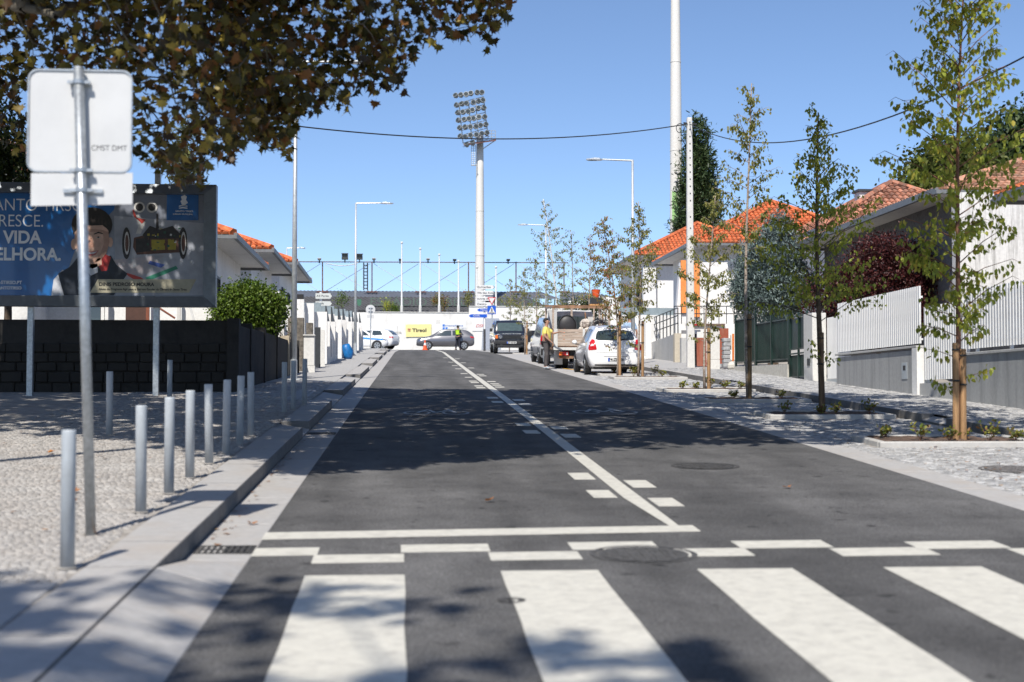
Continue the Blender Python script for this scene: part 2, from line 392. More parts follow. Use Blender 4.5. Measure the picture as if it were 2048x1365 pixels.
def cobbles(name, x0f, x1f, ya, yb, hz, size, m, parent, jit=.004, skip=None):
    """small granite setts, every one its own block with an uneven top"""
    ny = int((yb-ya)/size); wob = rng.uniform(-.5, .5, ny+1); V = []; Fc = []
    k = 0
    for j in range(ny):
        y = ya+j*size; a = x0f(y) if callable(x0f) else x0f; b = x1f(y) if callable(x1f) else x1f
        nx_ = int((b-a)/size); off = wob[j]*size
        x = a+off+size*(.5+rng.uniform(-.04, .04)) + np.arange(nx_)*size
        x = x[(x < b-size*.4)]
        n_ = len(x); yy = y+size*.5+rng.uniform(-.12, .12, n_)*size; x = x+rng.uniform(-.12, .12, n_)*size
        if skip is not None:
            kp = ~skip(x, yy); x = x[kp]; yy = yy[kp]; n_ = len(x)
        if n_ == 0: continue
        hx = size*.5*rng.uniform(.90, .98, n_); hy = size*.5*rng.uniform(.90, .98, n_)
        z = gz(y)+hz+rng.uniform(-jit, jit, n_); tx = rng.uniform(-.05, .05, n_)*size; ty = rng.uniform(-.05, .05, n_)*size
        sl_ = gz(y+size)-gz(y)
        c = np.empty((n_, 8, 3))
        for q, (sx, sy, top) in enumerate([(-1, -1, 1), (1, -1, 1), (1, 1, 1), (-1, 1, 1), (-1, -1, 0), (1, -1, 0), (1, 1, 0), (-1, 1, 0)]):
            sh = .86 if top else 1.0
            c[:, q, 0] = x+sx*hx*sh; c[:, q, 1] = yy+sy*hy*sh
            c[:, q, 2] = z+(sx*tx+sy*ty if top else -.009)+sy*.5*sl_
        V.append(c.reshape(-1, 3))
        base = (np.arange(n_)*8+k)[:, None, None]
        Fc.append((np.array([[0, 1, 2, 3], [4, 5, 1, 0], [5, 6, 2, 1], [6, 7, 3, 2], [7, 4, 0, 3]])[None]+base).reshape(-1, 4))
        k += n_*8
    V = np.concatenate(V); Fc = np.concatenate(Fc)
    me = bpy.data.meshes.new(name); me.vertices.add(len(V)); me.vertices.foreach_set('co', V.ravel())
    me.loops.add(Fc.size); me.loops.foreach_set('vertex_index', Fc.ravel().astype(np.int32))
    me.polygons.add(len(Fc)); me.polygons.foreach_set('loop_start', np.arange(0, Fc.size, 4, dtype=np.int32))
    me.materials.append(m); me.update(calc_edges=True); me.validate()
    o = bpy.data.objects.new(name, me); COL.objects.link(o); o.parent = parent; o['kind'] = 'stuff'
    return o
cobbles('cobbles', -9.5, lambda y: kf(y)-.42, 7.95, 20, PR-.003, .058, M_cob, pav_l, jit=.0015)
cobbles('cobbles', lambda y: -5.4, lambda y: kf(y)-.42, 20, 34, PR-.003, .10, M_cob, pav_l, skip=lambda x, y: (x > kf(20)-.66) & (((y > 26) & (y < 30)) | (y < 20.4)))
obj('paving', ribbon(-4.2, lambda y: kf(y)-.40, fr(34, 104, 1), PR, PR), M_gravel, pav_l)
obj('paving_ramp', ribbon(lambda y: kf(y)-.9, lambda y: kf(y)-.62, [26, 26.5, 29.5, 30], PR+.002, PR+.002), M_gravel, pav_l)
BEDS = [18.0, 23.3, 28.1, 32.5, 40.2, 43.0, 62.0, 76.0]   # tree pits across the bays
def in_bed(x, y):
    r = np.zeros(len(x), bool)
    for b in BEDS: r |= (x > 5.95) & (x < 8.15) & (y > b-.62) & (y < b+.62)
    return r
cobbles('cobbles', RE+.43, KR, 11, 44, 0.0, .105, M_cobr, pav_r, skip=in_bed)
obj('paving', ribbon(RE+.42, KR, fr(44, 104, 1), .0, .0), M_gravel, pav_r)
cobbles('cobbles', KR+.21, 10.95, 14, 46, PR, .105, M_cobr, side)
obj('paving', ribbon(KR+.2, 12, fr(46, 104, 1), PR, PR), M_gravel, side)

# --- painted markings (thin sheets)
def mark(name, pts, h=.004, m=None, parent=None):
    mb = MB(); n_ = len(pts)
    mb.add([(x, y, gz(y)+h) for x, y in pts]+[(x, y, gz(y)+h-.003) for x, y in pts], [tuple(range(n_))]+[(i, n_+i, n_+(i+1) % n_, (i+1) % n_) for i in range(n_)])
    return obj(name, mb, m or M_paint, parent)
mk = thing('road_markings', (0, 8, gz(8)), None, None); mk['kind'] = 'structure'; M_cover = mat('cover_grey', (.085, .083, .082), .8, .1, var=.3, scale=30, bump=.8)
for a, b in [(-1.75, -1.17), (-.57, .03), (.62, 1.23), (1.85, 2.46), (3.05, 3.68), (4.25, 4.85)]:
    if a < -1: continue
    ys_ = fr(4.4, 8.72+.1*min(1, a+.6), .5)
    vs = [(a+rng.uniform(-.006, .006), y_) for y_ in ys_]+[(b+rng.uniform(-.006, .006), y_) for y_ in reversed(ys_)]
    mb = MB(); k = len(ys_)
    mb.add([(x, y_, gz(y_)+.004) for x, y_ in vs], [(i, 2*k-1-i, 2*k-2-i, i+1) for i in range(k-1)])
    obj('zebra_stripe', mb, M_paint, mk)
zx = -.97; row = 0; zz = [(-.97, -.54, 9.47), (-.56, .03, 9.17), (.01, .61, 9.57), (.59, 1.19, 9.22), (1.17, 1.77, 9.62), (1.72, 2.35, 9.3), (2.33, 2.98, 9.62), (2.93, 3.6, 9.27), (3.55, 4.2, 9.53), (4.15, 4.8, 9.2)]
for a, b, y0 in zz: mark('marking_block', [(a, y0), (b, y0+.02), (b, y0+.33), (a, y0+.31)], parent=mk)
mark('stop_line', [(-.97, 10.18), (2.22, 10.42), (2.22, 10.72), (-.97, 10.5)], parent=mk)
ys_ = fr(10.42, 100, 2); k = len(ys_)
mb = MB(); mb.add([(cl(y_)-.07+.1*(y_ < 10.5), y_, gz(y_)+.0045) for y_ in ys_]+[(cl(y_)+.09, y_, gz(y_)+.0045) for y_ in ys_], [(i, k+i, k+i+1, i+1) for i in range(k-1)])
obj('centre_line', mb, M_paint, mk)
LD = [(12.45, .55), (13.9, .6), (19.7, .6), (21.2, .55), (27.4, .6), (29, .6), (33.8, .5), (34.8, .5), (36.9, .5), (37.9, .5), (40.8, .4), (44, .5), (49, .5), (53, .5), (58, .5), (66, .5)]
RD = [(11.85, .55), (13.2, .6), (19.0, .6), (20.5, .55), (26.6, .6), (28.1, .6), (34.2, .4), (35.3, .4), (36.2, .4), (37.6, .5), (42, .5), (43.4, .5), (50, .5), (57, .5), (64, .5)]
for y_, L in LD: mark('marking_dash', [(cl(y_)-.33, y_), (cl(y_)-.12, y_), (cl(y_)-.12, y_+L), (cl(y_)-.33, y_+L)], parent=mk)
for y_, L in RD: mark('marking_dash', [(cl(y_)+.14, y_), (cl(y_)+.36, y_), (cl(y_)+.36, y_+L), (cl(y_)+.14, y_+L)], parent=mk)
# bicycle-and-arrow symbols on the lanes
def bike(cx, cy, flip):
    def ring(x, y, r, w_):
        n_ = 18; mb = MB(); vs = []
        for q in (r-w_, r):
            for i in range(n_): a = 2*math.pi*i/n_; vs.append((x+q*math.cos(a), y+q*2.0*math.sin(a), gz(y+q*2*math.sin(a))+.004))
        return mb.add(vs, [(i, (i+1) % n_, n_+(i+1) % n_, n_+i) for i in range(n_)])
    m_ = mat('worn_paint', (.40, .40, .39), .7, var=.3, scale=9)
    mb = ring(cx-.33, cy, .24, .05); b2 = ring(cx+.33, cy, .24, .05); mb.add(b2.v, b2.f)
    s = -1 if flip else 1
    def ln(x0, y0, x1, y1, w_=.035):
        d = Vector((x1-x0, y1-y0)); p = Vector((-d.y, d.x)).normalized()*w_
        mb.add([(x0+p.x, y0+p.y, gz(y0)+.0045), (x0-p.x, y0-p.y, gz(y0)+.0045), (x1-p.x, y1-p.y, gz(y1)+.0045), (x1+p.x, y1+p.y, gz(y1)+.0045)], [(0, 1, 2, 3)])
    for q in [(-.33, 0, -.12, .9), (-.12, .9, .25, .8), (.33, 0, .2, 1.2), (-.02, 0, .25, .8), (-.33, 0, -.02, 0), (-.12, .9, -.02, 0), (.1, 1.2, .32, 1.2), (-.2, 1.05, -.04, 1.05)]:
        ln(cx+q[0], cy+q[1], cx+q[2], cy+q[3])
    ln(cx-.6, cy-.9, cx+.6, cy-.9, .06)
    return obj('bicycle_marking', mb, m_, mk)
bike(.62, 24.3, False); bike(3.55, 24.5, True)
M_yel = mat('yellow_paint', (.72, .40, .06), .6, var=.15)
def path_mark(name, pts, w_, m):
    for (x0, y0), (x1, y1) in zip(pts[:-1], pts[1:]):
        d = Vector((x1-x0, y1-y0)); p = Vector((-d.y, d.x)).normalized()*w_/2
        mark(name, [(x0+p.x, y0+p.y), (x0-p.x, y0-p.y), (x1-p.x, y1-p.y), (x1+p.x, y1+p.y)], h=.012, m=m, parent=mk)
path_mark('yellow_line', [(5.6, 50.5), (6.3, 45.2), (6.9, 45.6)], .12, M_yel)
# manhole covers
M_iron = mat('cast_iron', (.055, .053, .052), .85, .0, var=.3, scale=25, bump=.8, bscale=60)
M_irong = mat('concrete_ring', (.16, .15, .145), .9, var=.3, scale=12, bump=.6)
def manhole(x, y, r, label, m=M_iron):
    t_ = thing('manhole_cover', (x, y, gz(y)), label, 'manhole cover', 'round covers in the road and bays')
    sl_ = .056
    def disc(r0, r1, h):
        n_ = 32; vs = []
        for q in (r0, r1):
            for i in range(n_): a = 2*math.pi*i/n_; yy = y+q*math.sin(a); vs.append((x+q*math.cos(a), yy, gz(yy)+h))
        fs = [(i, (i+1) % n_, n_+(i+1) % n_, n_+i) for i in range(n_)]
        if r0 < .01: vs = vs
        return MB().add(vs, fs)
    obj('frame_ring', disc(r-.04, r, .004), m, t_)
    obj('lid', disc(.001, r-.06, .005), m, t_)
    rb = MB()
    for i in range(-4, 5):
        for j in range(-4, 5):
            if math.hypot(i, j)*.075 < r-.12:
                rb.slope(x+i*.075-.024, x+i*.075+.024, y+j*.075-.024, y+j*.075+.024, .004, .009)
    o = obj('raised_studs', rb, m, t_); o['kind'] = 'stuff'
manhole(3.28, 15.15, .37, 'round iron manhole cover lying in the right lane just past the stop line')
manhole(1.62, 9.42, .36, 'round iron manhole cover set across the zigzag blocks at the crossing', M_cover)
manhole(6.55, 14.7, .40, 'round iron cover in the cobbled bay before the first planter', M_irong)
manhole(.62, 7.9, .08, 'small round valve cover beside the second zebra stripe')
# drain grates in the gutter
def drain(y, label):
    t_ = thing('drain_grate', (kf(y)+.2, y, gz(y)), label, 'drain grate', 'drain grates in the left gutter')
    f = MB(); a = kf(y)+.02; b = le(y)-.01
    f.slope(a, b, y-.17, y-.14, .0, .008); f.slope(a, b, y+.14, y+.17, .0, .008); f.slope(a, a+.02, y-.14, y+.14, 0, .008); f.slope(b-.02, b, y-.14, y+.14, 0, .008)
    obj('frame', f, M_iron, t_); obj('pit', MB().slope(a+.021, b-.021, y-.139, y+.139, .001, .0035), M_black, t_)
    g = MB().slope(0, .018, y-.139, y+.139, .002, .012).mesh('bar', M_iron, (0, y, gz(y)))
    nb_ = 9
    for i in range(nb_): inst('bar', g, t_, (a+.03+i*(b-a-.07)/(nb_-1), y, gz(y)))
    inst('cross_bar', MB().slope(a+.02, b-.02, y-.012, y+.012, .003, .010).mesh('cross_bar', M_iron, (0, y, gz(y))), t_, (0, y, gz(y)))
drain(9.72, 'iron drain grate in the gutter at the near end of the left kerb')
drain(19.75, 'iron drain grate in the gutter at the first dropped kerb')
# two parallel asphalt seams
# fallen leaves
def plane_leaf(sz, m, name='leaf', seedk=0):
    """five-lobed leaf, folded along its midrib, with a stalk"""
    r_ = random.Random(seedk); pts = [(0, -.05), (.20, .02), (.42, -.02), (.36, .16), (.60, .38), (.33, .42), (.30, .60), (.12, .56), (0, 1.0)]
    pts = [(a*(1+r_.uniform(-.1, .1)), b*(1+r_.uniform(-.08, .08))) for a, b in pts]
    vs = []; fold = r_.uniform(.15, .5); curl = r_.uniform(-.25, .25)
    L = len(pts)
    for s_ in (1, -1):
        for (a, b) in pts: vs.append((s_*a*sz, (b)*sz, (abs(a)*fold+b*b*curl)*sz))
    c0 = len(vs); vs.append((0, .3*sz, .02*sz))
    fs = [(c0, i, i+1) for i in range(L-1)]+[(c0, L+i+1, L+i) for i in range(L-1)]
    vs += [(-.012*sz, -.05*sz, 0), (.012*sz, -.05*sz, 0), (.05*sz, -.55*sz, .1*sz)]; fs.append((c0+1, c0+2, c0+3))
    return MB().add(vs, fs)
M_leaf_br = leafmat('dry_leaf', [(.30, .12, .04), (.42, .17, .05), (.22, .10, .04)], .2)
dry = [plane_leaf(.09, M_leaf_br, seedk=i).mesh('leaf', M_leaf_br) for i in range(3)]
spots = [(-2.65, 11.9, 'curled brown leaf on the left cobbles between sign post and first bollard'), (-2.5, 11.3, 'small brown leaf on the left cobbles beside the sign post'),
         (3.6, 13.1, 'single brown leaf lying in the right lane near the manhole cover'), (-3.7, 15.4, 'brown leaf at the edge of the tree shadow on the left cobbles'),
         (-1.1, 10.9, 'brown leaf caught in the gutter beside the stop line'), (6.2, 12.9, 'brown leaf in the cobbled bay by the granite strip'), (.75, 12.2, 'small brown leaf in the left lane beyond the stop line')]
for i, (x, y_, lb) in enumerate(spots):
    o = inst('fallen_leaf', dry[i % 3], None, (x, y_, gz(y_)+(PR if x < -1.4 else 0)+.012), (.1+.05, .1, i*1.7)); tag(o, lb, 'leaf', 'single fallen leaves')
M_litter = leafmat('litter', [(.30, .13, .05), (.36, .20, .09), (.2, .09, .05), (.4, .25, .1)], .1)
lt = MB()
for _ in range(900):
    k = random.random()
    if k < .6: x, y_ = random.uniform(5.7, 8.15), random.choice([random.uniform(11.5, 19), random.uniform(19, 34)])
    elif k < .8: x, y_ = kf(12)+random.uniform(.02, .15), random.uniform(9.8, 30)
    else: x, y_ = random.uniform(-5, -1.9), random.uniform(9, 24)
    x = x if k < .6 else x; h = gz(y_)+(PR if x < -1.6 else 0)+.006; a = random.uniform(0, 6); s_ = random.uniform(.01, .03)
    lt.add([(x+s_*math.cos(a+q), y_+s_*math.sin(a+q), h+random.uniform(0, .008)) for q in (0, 1.6, 3.1, 4.6)], [(0, 1, 2, 3)])
tag(obj('leaf_litter', lt, M_litter), 'scattered bits of dry leaf on the cobbles and along the gutter', 'leaf litter', kind='stuff')
# granite chips on the asphalt
# ================================================================== LEFT SIDE
# bollards
bm_ = MB(); r_ = .041
bm_.tube([(0, 0, -.05), (0, 0, .775), (0, 0, .787)], [r_, r_, r_*.93], 20)
bp0 = [(8.32, -1.885, 'nearest the camera, in full sun'), (10.7, -1.9, 'first beyond the sign post'), (11.85, -1.88, 'second beyond the sign post'), (13.0, -1.88, 'third beyond the sign post'),
       (14.3, -1.88, 'half shaded, fourth beyond the sign post'), (15.4, -1.85, 'shaded, fifth beyond the sign post'), (16.55, -1.83, 'shaded, sixth beyond the sign post'), (17.75, -1.83, 'shaded, seventh beyond the sign post'),
       (22.3, -1.79, 'dark and shaded, leftmost of the three by the dropped kerb'), (24.4, -1.62, 'shaded, right of the three by the dropped kerb'), (23.2, -1.72, 'dappled, middle of the three by the dropped kerb'), (17.9, -3.57, 'standing alone before the stone wall, left of the row'), (23.4, -3.72, 'farthest back, standing by the right billboard post')]
first = None
for y, x, d in bp0:
    if first is None:
        t_ = thing('bollard', (x, y, gz(y)+PR), None, 'bollard', 'grey steel bollards on the left pavement')
        first = t_; obj('tube', bm_.mesh('tube', M_boll, smooth=True), None, t_)
        me = t_.children[0].data
        for p in me.polygons: p.use_smooth = abs(p.normal.z) < .7
        fl = MB().tube([(0, 0, 0), (0, 0, .006)], [.055, .052], 20); o = obj('floor_collar', fl.mesh('floor_collar', M_joint), None, t_)
    else: t_ = copy_tree(first); t_.location = (x, y, gz(y)+PR)
    t_['label'] = 'grey steel bollard ' + d; t_.rotation_euler = (random.uniform(-.014, .014), random.uniform(-.014, .014), random.uniform(0, 6))

# road sign seen from behind
SY = 9.62; b0 = at(182, 1070, SY); tp = at(157, 138, SY)
sg = thing('road_sign', (b0.x, SY, gz(SY)+PR), 'back of a square white road sign with a smaller plate below on a galvanised pole', 'road sign')
obj('pole', MB().tube([(b0.x, SY, gz(SY)+PR-.03), (tp.x, SY, tp.z+.01)], .0345, 20), M_galv, sg, smooth=True)
def rrect(x0, x1, z0, z1, r, y, n_=6):
    pts = []
    for cx, cz, a0 in [(x1-r, z1-r, 0), (x0+r, z1-r, 90), (x0+r, z0+r, 180), (x1-r, z0+r, 270)]:
        for i in range(n_+1): a = R(a0+90*i/n_); pts.append((cx+r*math.cos(a), y, cz+r*math.sin(a)))
    return pts
pA = at(54, 345, SY+.06); pB = at(266, 142, SY+.06)
M_signback = mat('sign_back', (.55, .555, .555), .5, .05, var=.03, scale=3)
pl = obj('sign_plate', MB().poly(rrect(pA.x, pB.x, pA.z, pB.z, .07, SY+.055), (0, .003, 0)), M_signback, sg)
rim = MB(); o_ = rrect(pA.x, pB.x, pA.z, pB.z, .07, SY+.045); i_ = rrect(pA.x+.011, pB.x-.011, pA.z+.011, pB.z-.011, .06, SY+.045); k = len(o_)
rim.add(o_+i_+[(p[0], p[1]+.02, p[2]) for p in o_], [(j, (j+1) % k, k+(j+1) % k, k+j) for j in range(k)]+[(j, 2*k+j, 2*k+(j+1) % k, (j+1) % k) for j in range(k)])
obj('folded_rim', rim, M_galv, pl)
pC = at(62, 413, SY+.06); pD = at(266, 350, SY+.06)
sp = obj('supplementary_plate', MB().poly([(pC.x, SY+.05, pC.z), (pD.x, SY+.05, pC.z+.02), (pD.x, SY+.05, pD.z+.012), (pC.x, SY+.05, pD.z)], (0, .004, 0)), M_signback, sg)
for py_, wd in [(165, .07), (341, .06), (381, .13)]:
    q = at(168 if py_ < 300 else 165, py_, SY); cx = b0.x+(tp.x-b0.x)*(q.z-b0.z)/(tp.z-b0.z)
    mb = MB().tube([(cx, SY, q.z-.013), (cx, SY, q.z+.013)], .041, 16)
    mb.box(cx-wd, cx+wd, SY+.03, SY+.045, q.z-.012, q.z+.012); mb.tube([(cx-.055, SY-.01, q.z), (cx-.055, SY+.04, q.z)], .008, 6); mb.tube([(cx+.055, SY-.01, q.z), (cx+.055, SY+.04, q.z)], .008, 6)
    mb.box(cx+.035, cx+.075, SY-.012, SY+.01, q.z-.01, q.z+.01); mb.box(cx-.075, cx-.035, SY-.012, SY+.01, q.z-.01, q.z+.01)
    obj('clamp', mb, M_galv, sg)
obj('pole_cap', MB().tube([(tp.x, SY, tp.z), (tp.x, SY, tp.z+.012)], [.037, .03], 16), M_galv, sg)
q = at(182, 301, SY+.05); text('lettering', 'CMST DMT', .052, M_plas, pl, (q.x, SY+.0545, q.z), sx=.92, depth=.0005); pl.children[-1].location = Vector((q.x, SY+.0545, q.z))-wloc(pl)

# ---------------------------------------------------------------- lamp posts
def lamp(x, y, h, arm, label, base=PR, tilt=0.02):
    t_ = thing('street_lamp', (x, y, gz(y)+base), label, 'street lamp', 'tall galvanised street lamps')
    z = gz(y)+base
    obj('pole', MB().tube([(x, y, z), (x, y, z+h*.5), (x, y, z+h)], [.075, .058, .04], 14), M_lamp, t_, smooth=True)
    obj('base_plate', MB().box(x-.15, x+.15, y-.15, y+.15, z-.01, z+.02).tube([(x, y, z), (x, y, z+.5)], .085, 14), M_lamp, t_)
    s = 1 if arm > 0 else -1
    obj('arm', MB().tube([(x, y, z+h-.03), (x+arm*.72, y, z+h+.0)], [.033, .028], 8), M_lamp, t_)
    xe = x+arm*.68; L = abs(arm)*.36
    hd = MB(); pts = [(0, -.05), (.1, -.12), (L*.75, -.13), (L, -.04), (L, .04), (L*.75, .13), (.1, .12), (0, .05)]
    hd.poly([(xe+s*a, y+b, z+h-.035) for a, b in pts], (0, 0, .05)); 
    hd.poly([(xe+s*a*.5+s*.08, y+b*.6, z+h+.015) for a, b in pts], (0, 0, .035))
    hh = obj('lamp_head', hd, M_lamp, t_, bevel=.008)
    obj('lens', MB().box(min(xe+s*L*.35, xe+s*L*.9), max(xe+s*L*.35, xe+s*L*.9), y-.09, y+.09, z+h-.045, z+h-.036), M_glass, hh)
    return t_
lp = at(590, 760, 35.5)
lamp(at(588, 700, 35.5).x, 35.5, at(588, 122, 35.5).z-gz(35.5)-PR, 1.62, 'street lamp on the left pavement behind the bollards, its head reaching into the leaves')
lamp(at(711, 600, 68).x, 68, at(711, 406, 68).z-gz(68)-PR, 1.72, 'street lamp farther up the left pavement before the white garden walls')
lamp(at(1266, 600, 50).x, 50, at(1262, 320, 50).z-gz(50)-PR, -1.6, 'street lamp on the right pavement behind the white hatchback')
lamp(at(1092, 600, 84).x, 84, at(1092, 450, 84).z-gz(84)-PR, -1.62, 'distant street lamp among the birches beside the black four-wheel drive')
lamp(at(573, 600, 96).x, 96, at(573, 496, 96).z-gz(96)-PR, 1.2, 'farthest street lamp showing its arm over the left orange roofs')

# ---------------------------------------------------------------- billboard
BY = 27.6
def P(px, py, Y=BY): return at(px, py, Y)
bb = thing('billboard', (P(180, 800).x, BY, gz(BY)+.1), 'large grey framed billboard with a blue and white advertising poster on two steel posts', 'billboard')
M_bbf = mat('billboard_frame', (.17, .19, .21), .4, .4, var=.08)
XL, XR = P(-78, 500).x, P(418, 500).x; ZT, ZB = P(0, 386).z, P(0, 592).z; D = .30
fx0, fx1, fz0, fz1 = XL-.14, P(433, 500).x, P(0, 613).z, P(0, 366).z
XR = P(409, 500).x
fr_ = MB()
def frame_side(pts_front, pts_in):
    pass
Yf = BY-.12
for a, b in [([(fx0, fz1), (fx1, fz1)], [(XL, ZT), (XR, ZT)]), ([(fx1, fz1), (fx1, fz0)], [(XR, ZT), (XR, ZB)]), ([(fx1, fz0), (fx0, fz0)], [(XR, ZB), (XL, ZB)]), ([(fx0, fz0), (fx0, fz1)], [(XL, ZB), (XL, ZT)])]:
    mb = MB(); (x0, z0), (x1, z1) = a; (x2, z2), (x3, z3) = b
    g = .004
    mb.add([(x0, Yf+.03, z0), (x1, Yf+.03, z1), (x3, Yf-.03, z3), (x2, Yf-.03, z2), (x0, Yf+.26, z0), (x1, Yf+.26, z1), (x3, Yf+.2, z3), (x2, Yf+.2, z2)],
           [(0, 3, 2, 1), (4, 5, 6, 7), (0, 1, 5, 4), (3, 7, 6, 2), (0, 4, 7, 3), (1, 2, 6, 5)])
    obj('frame_rail', mb, M_bbf, bb, bevel=.006, seg=1)
obj('back_panel', MB().box(XL-.02, XR+.02, BY+.01, BY+.08, ZB-.02, ZT+.02), M_galv, bb)
pz = obj('poster', MB().box(XL, XR, BY+.004, BY+.009, ZB, ZT), mat('poster_pale', (.20, .22, .27), .3, var=.14, scale=1.2, coat=.3), bb)
for px_, s in [(57, 0), (310, 0)]:
    x = P(px_, 700).x; z0 = gz(BY)+.02
    obj('post', MB().box(x-.055, x+.055, BY+.09, BY+.2, z0, P(0, 366 if px_ < 100 else 336).z), M_galv, bb, bevel=.008, seg=1)
Yp = BY
def flat(name, pts, m, layer=1, parent=None):
    return obj(name, MB().poly([(P(a, b).x, Yp+.003-.0022*layer, P(a, b).z) for a, b in pts], (0, .001, 0)), m, parent or pz)
M_pb = mat('poster_blue', (.003, .105, .34), .3, var=.12, scale=1.0, coat=.3)
flat('blue_field', [(-78, 386.5), (235, 386.5), (228, 420), (150, 500), (118, 591.5), (-78, 591.5)], M_pb, 1)
M_pt = mat('poster_white', (.70, .73, .78), .35, var=.02)
def ptext(s, px_, py_, hpx, bold=0, sx=1.0, m=None, align='LEFT', layer=3, sp=1.0):
    q = P(px_, py_); sz = hpx/FPX*BY/.70
    return text('lettering', s, sz, m or M_pt, pz, (q.x, Yp+.003-.0022*layer-.002, q.z), sx=sx, depth=.0006, bold=bold, align=align, space=sp)
ptext('SANTO TIRSO', -27, 421, 24, -.002, .86); ptext('CRESCE.', -26, 453, 24, -.002, .86)
ptext('A VIDA', -24, 486, 24, .010, .92); ptext('MELHORA.', -36, 520, 24, .010, .92)
ptext('WWW.CM-STIRSO.PT', -46, 568, 6.2, .002, 1.0); ptext('@SANTOTIRSO', -16, 579, 5.6, .002, 1.0)
M_skinp = mat('poster_skin', (.52, .33, .25), .4, var=.12, scale=5); M_hairp = mat('poster_hair', (.012, .009, .008), .5, var=.3, scale=9)
M_navy = mat('poster_navy', (.012, .02, .035), .5, var=.3, scale=6); M_shirtp = mat('poster_shirt', (.55, .57, .62), .5, var=.06)
def ell(cx, cy, rx, ry, n_=22, a0=0, a1=360): return [(cx+rx*math.cos(R(a0+(a1-a0)*i/n_)), cy+ry*math.sin(R(a0+(a1-a0)*i/n_))) for i in range(n_ if a1-a0 == 360 else n_+1)]
flat('sleeve', [(103, 591.3), (107, 560), (125, 540), (150, 548), (165, 591.3)], M_shirtp, 2)
flat('vest', [(128, 591.2), (116, 548), (140, 534), (158, 512), (222, 512), (233, 530), (255, 548), (240, 570), (228, 591.2)], M_navy, 3)
flat('collar', [(172, 520), (210, 508), (222, 515), (214, 542), (203, 543), (196, 530)], mat('poster_red', (.42, .03, .03), .5), 4)
flat('tee_shirt', [(165, 530), (195, 528), (196, 545), (182, 552)], M_shirtp, 5)
flat('neck', [(168, 505), (202, 503), (204, 530), (185, 538), (168, 530)], M_skinp, 5)
flat('hair_back', ell(184, 450, 41, 35), M_hairp, 5)
flat('ear', ell(148, 489, 6, 11), M_skinp, 5); flat('ear', ell(221, 485, 5, 10), M_skinp, 5)
flat('face', [(149, 462), (156, 450), (180, 444), (205, 447), (217, 462), (219, 485), (213, 507), (200, 522), (186, 527), (170, 522), (157, 508), (150, 488)], M_skinp, 6)
flat('cheek_shade', [(206, 462), (217, 464), (219, 485), (213, 507), (200, 521), (190, 525), (201, 508), (208, 488)], mat('poster_skin_shade', (.36, .21, .155), .4, var=.1), 6.4)
flat('brow_shade', [(157, 461), (182, 458), (208, 461), (204, 466), (182, 464), (160, 466)], mat('poster_skin_shade', (.36, .21, .155), .4, var=.1), 6.4)
flat('jaw_shade', [(165, 517), (182, 521), (202, 516), (200, 522), (186, 527), (170, 522)], mat('poster_skin_shade', (.36, .21, .155), .4, var=.1), 6.4)
for k_ in range(9): flat('hair_strand', [(152+k_*7, 440+abs(4-k_)*2), (156+k_*7, 431+abs(4-k_)*2.2), (158+k_*7, 446+abs(4-k_)*2)], mat('poster_hair_light', (.03, .02, .016), .5), 7.3)
flat('fringe', [(146, 470), (149, 440), (165, 425), (196, 422), (216, 434), (222, 466), (214, 458), (205, 451), (184, 452), (166, 449), (155, 458)], M_hairp, 7)
for ex in (167, 197):
    flat('eyebrow', [(ex-9, 468), (ex, 464), (ex+9, 467), (ex+9, 469), (ex, 467), (ex-9, 470)], M_hairp, 7)
    flat('eye_white', ell(ex, 475.5, 5, 1.5, 10), mat('poster_eye', (.36, .33, .31), .4), 7); flat('iris', ell(ex, 475.2, 2.0, 1.7, 8), M_hairp, 8); flat('eyelid', [(ex-6.5, 474.5), (ex, 472.2), (ex+6.5, 474.5), (ex, 473.6)], mat('poster_skin_dark', (.40, .22, .16), .4), 8)
flat('nose', [(180, 476), (184, 476), (189, 494), (182, 497), (175, 493)], mat('poster_skin_dark', (.40, .22, .16), .4), 7)
flat('lips', [(166, 502), (182, 504), (198, 501), (192, 510), (182, 513), (172, 510)], mat('poster_lip', (.34, .10, .09), .4), 7)
flat('teeth', [(170, 504), (182, 506), (195, 503.5), (188, 508), (176, 508)], M_shirtp, 8)
# toy robot on wheels
M_rb = mat('robot_dark', (.03, .028, .03), .5, var=.3, scale=12); M_rw = mat('robot_white', (.55, .54, .52), .5); M_rbr = mat('robot_brown', (.11, .05, .035), .5, var=.2)
M_ry = mat('robot_yellow', (.34, .28, .03), .5)
flat('table_cloth', [(228, 432), (409, 447), (409, 591), (232, 591)], mat('poster_grey', (.33, .35, .40), .4, var=.16, scale=1.5), 1.2)
flat('drawing', [(225, 520), (330, 510), (300, 545), (260, 560), (236, 545)], mat('drawing', (.46, .38, .38), .5, var=.3, scale=6, col2=(.22, .26, .30)), 1.6)
flat('green_stripe', [(290, 556), (352, 532), (356, 538), (298, 562)], mat('drawing_green', (.03, .22, .14), .5), 2)
flat('red_stripe', [(250, 545), (282, 555), (290, 561), (272, 562), (256, 552)], mat('drawing_red', (.45, .05, .04), .5), 2)
flat('blue_stripe', [(300, 522), (330, 530), (322, 536), (296, 528)], mat('drawing_blue', (.05, .10, .35), .5), 2)
flat('chassis', [(268, 476), (300, 468), (362, 474), (372, 488), (366, 505), (274, 510), (266, 495)], M_rbr, 3)
flat('chassis_box', [(272, 478), (300, 476), (300, 503), (272, 506)], M_rb, 4); flat('motor', [(303, 480), (330, 480), (330, 500), (303, 501)], M_ry, 4); flat('motor', [(336, 479), (352, 480), (352, 500), (336, 500)], M_ry, 4)
flat('circuit_board', [(285, 470), (300, 452), (320, 460), (345, 452), (362, 470), (360, 477), (290, 478)], M_rb, 4)
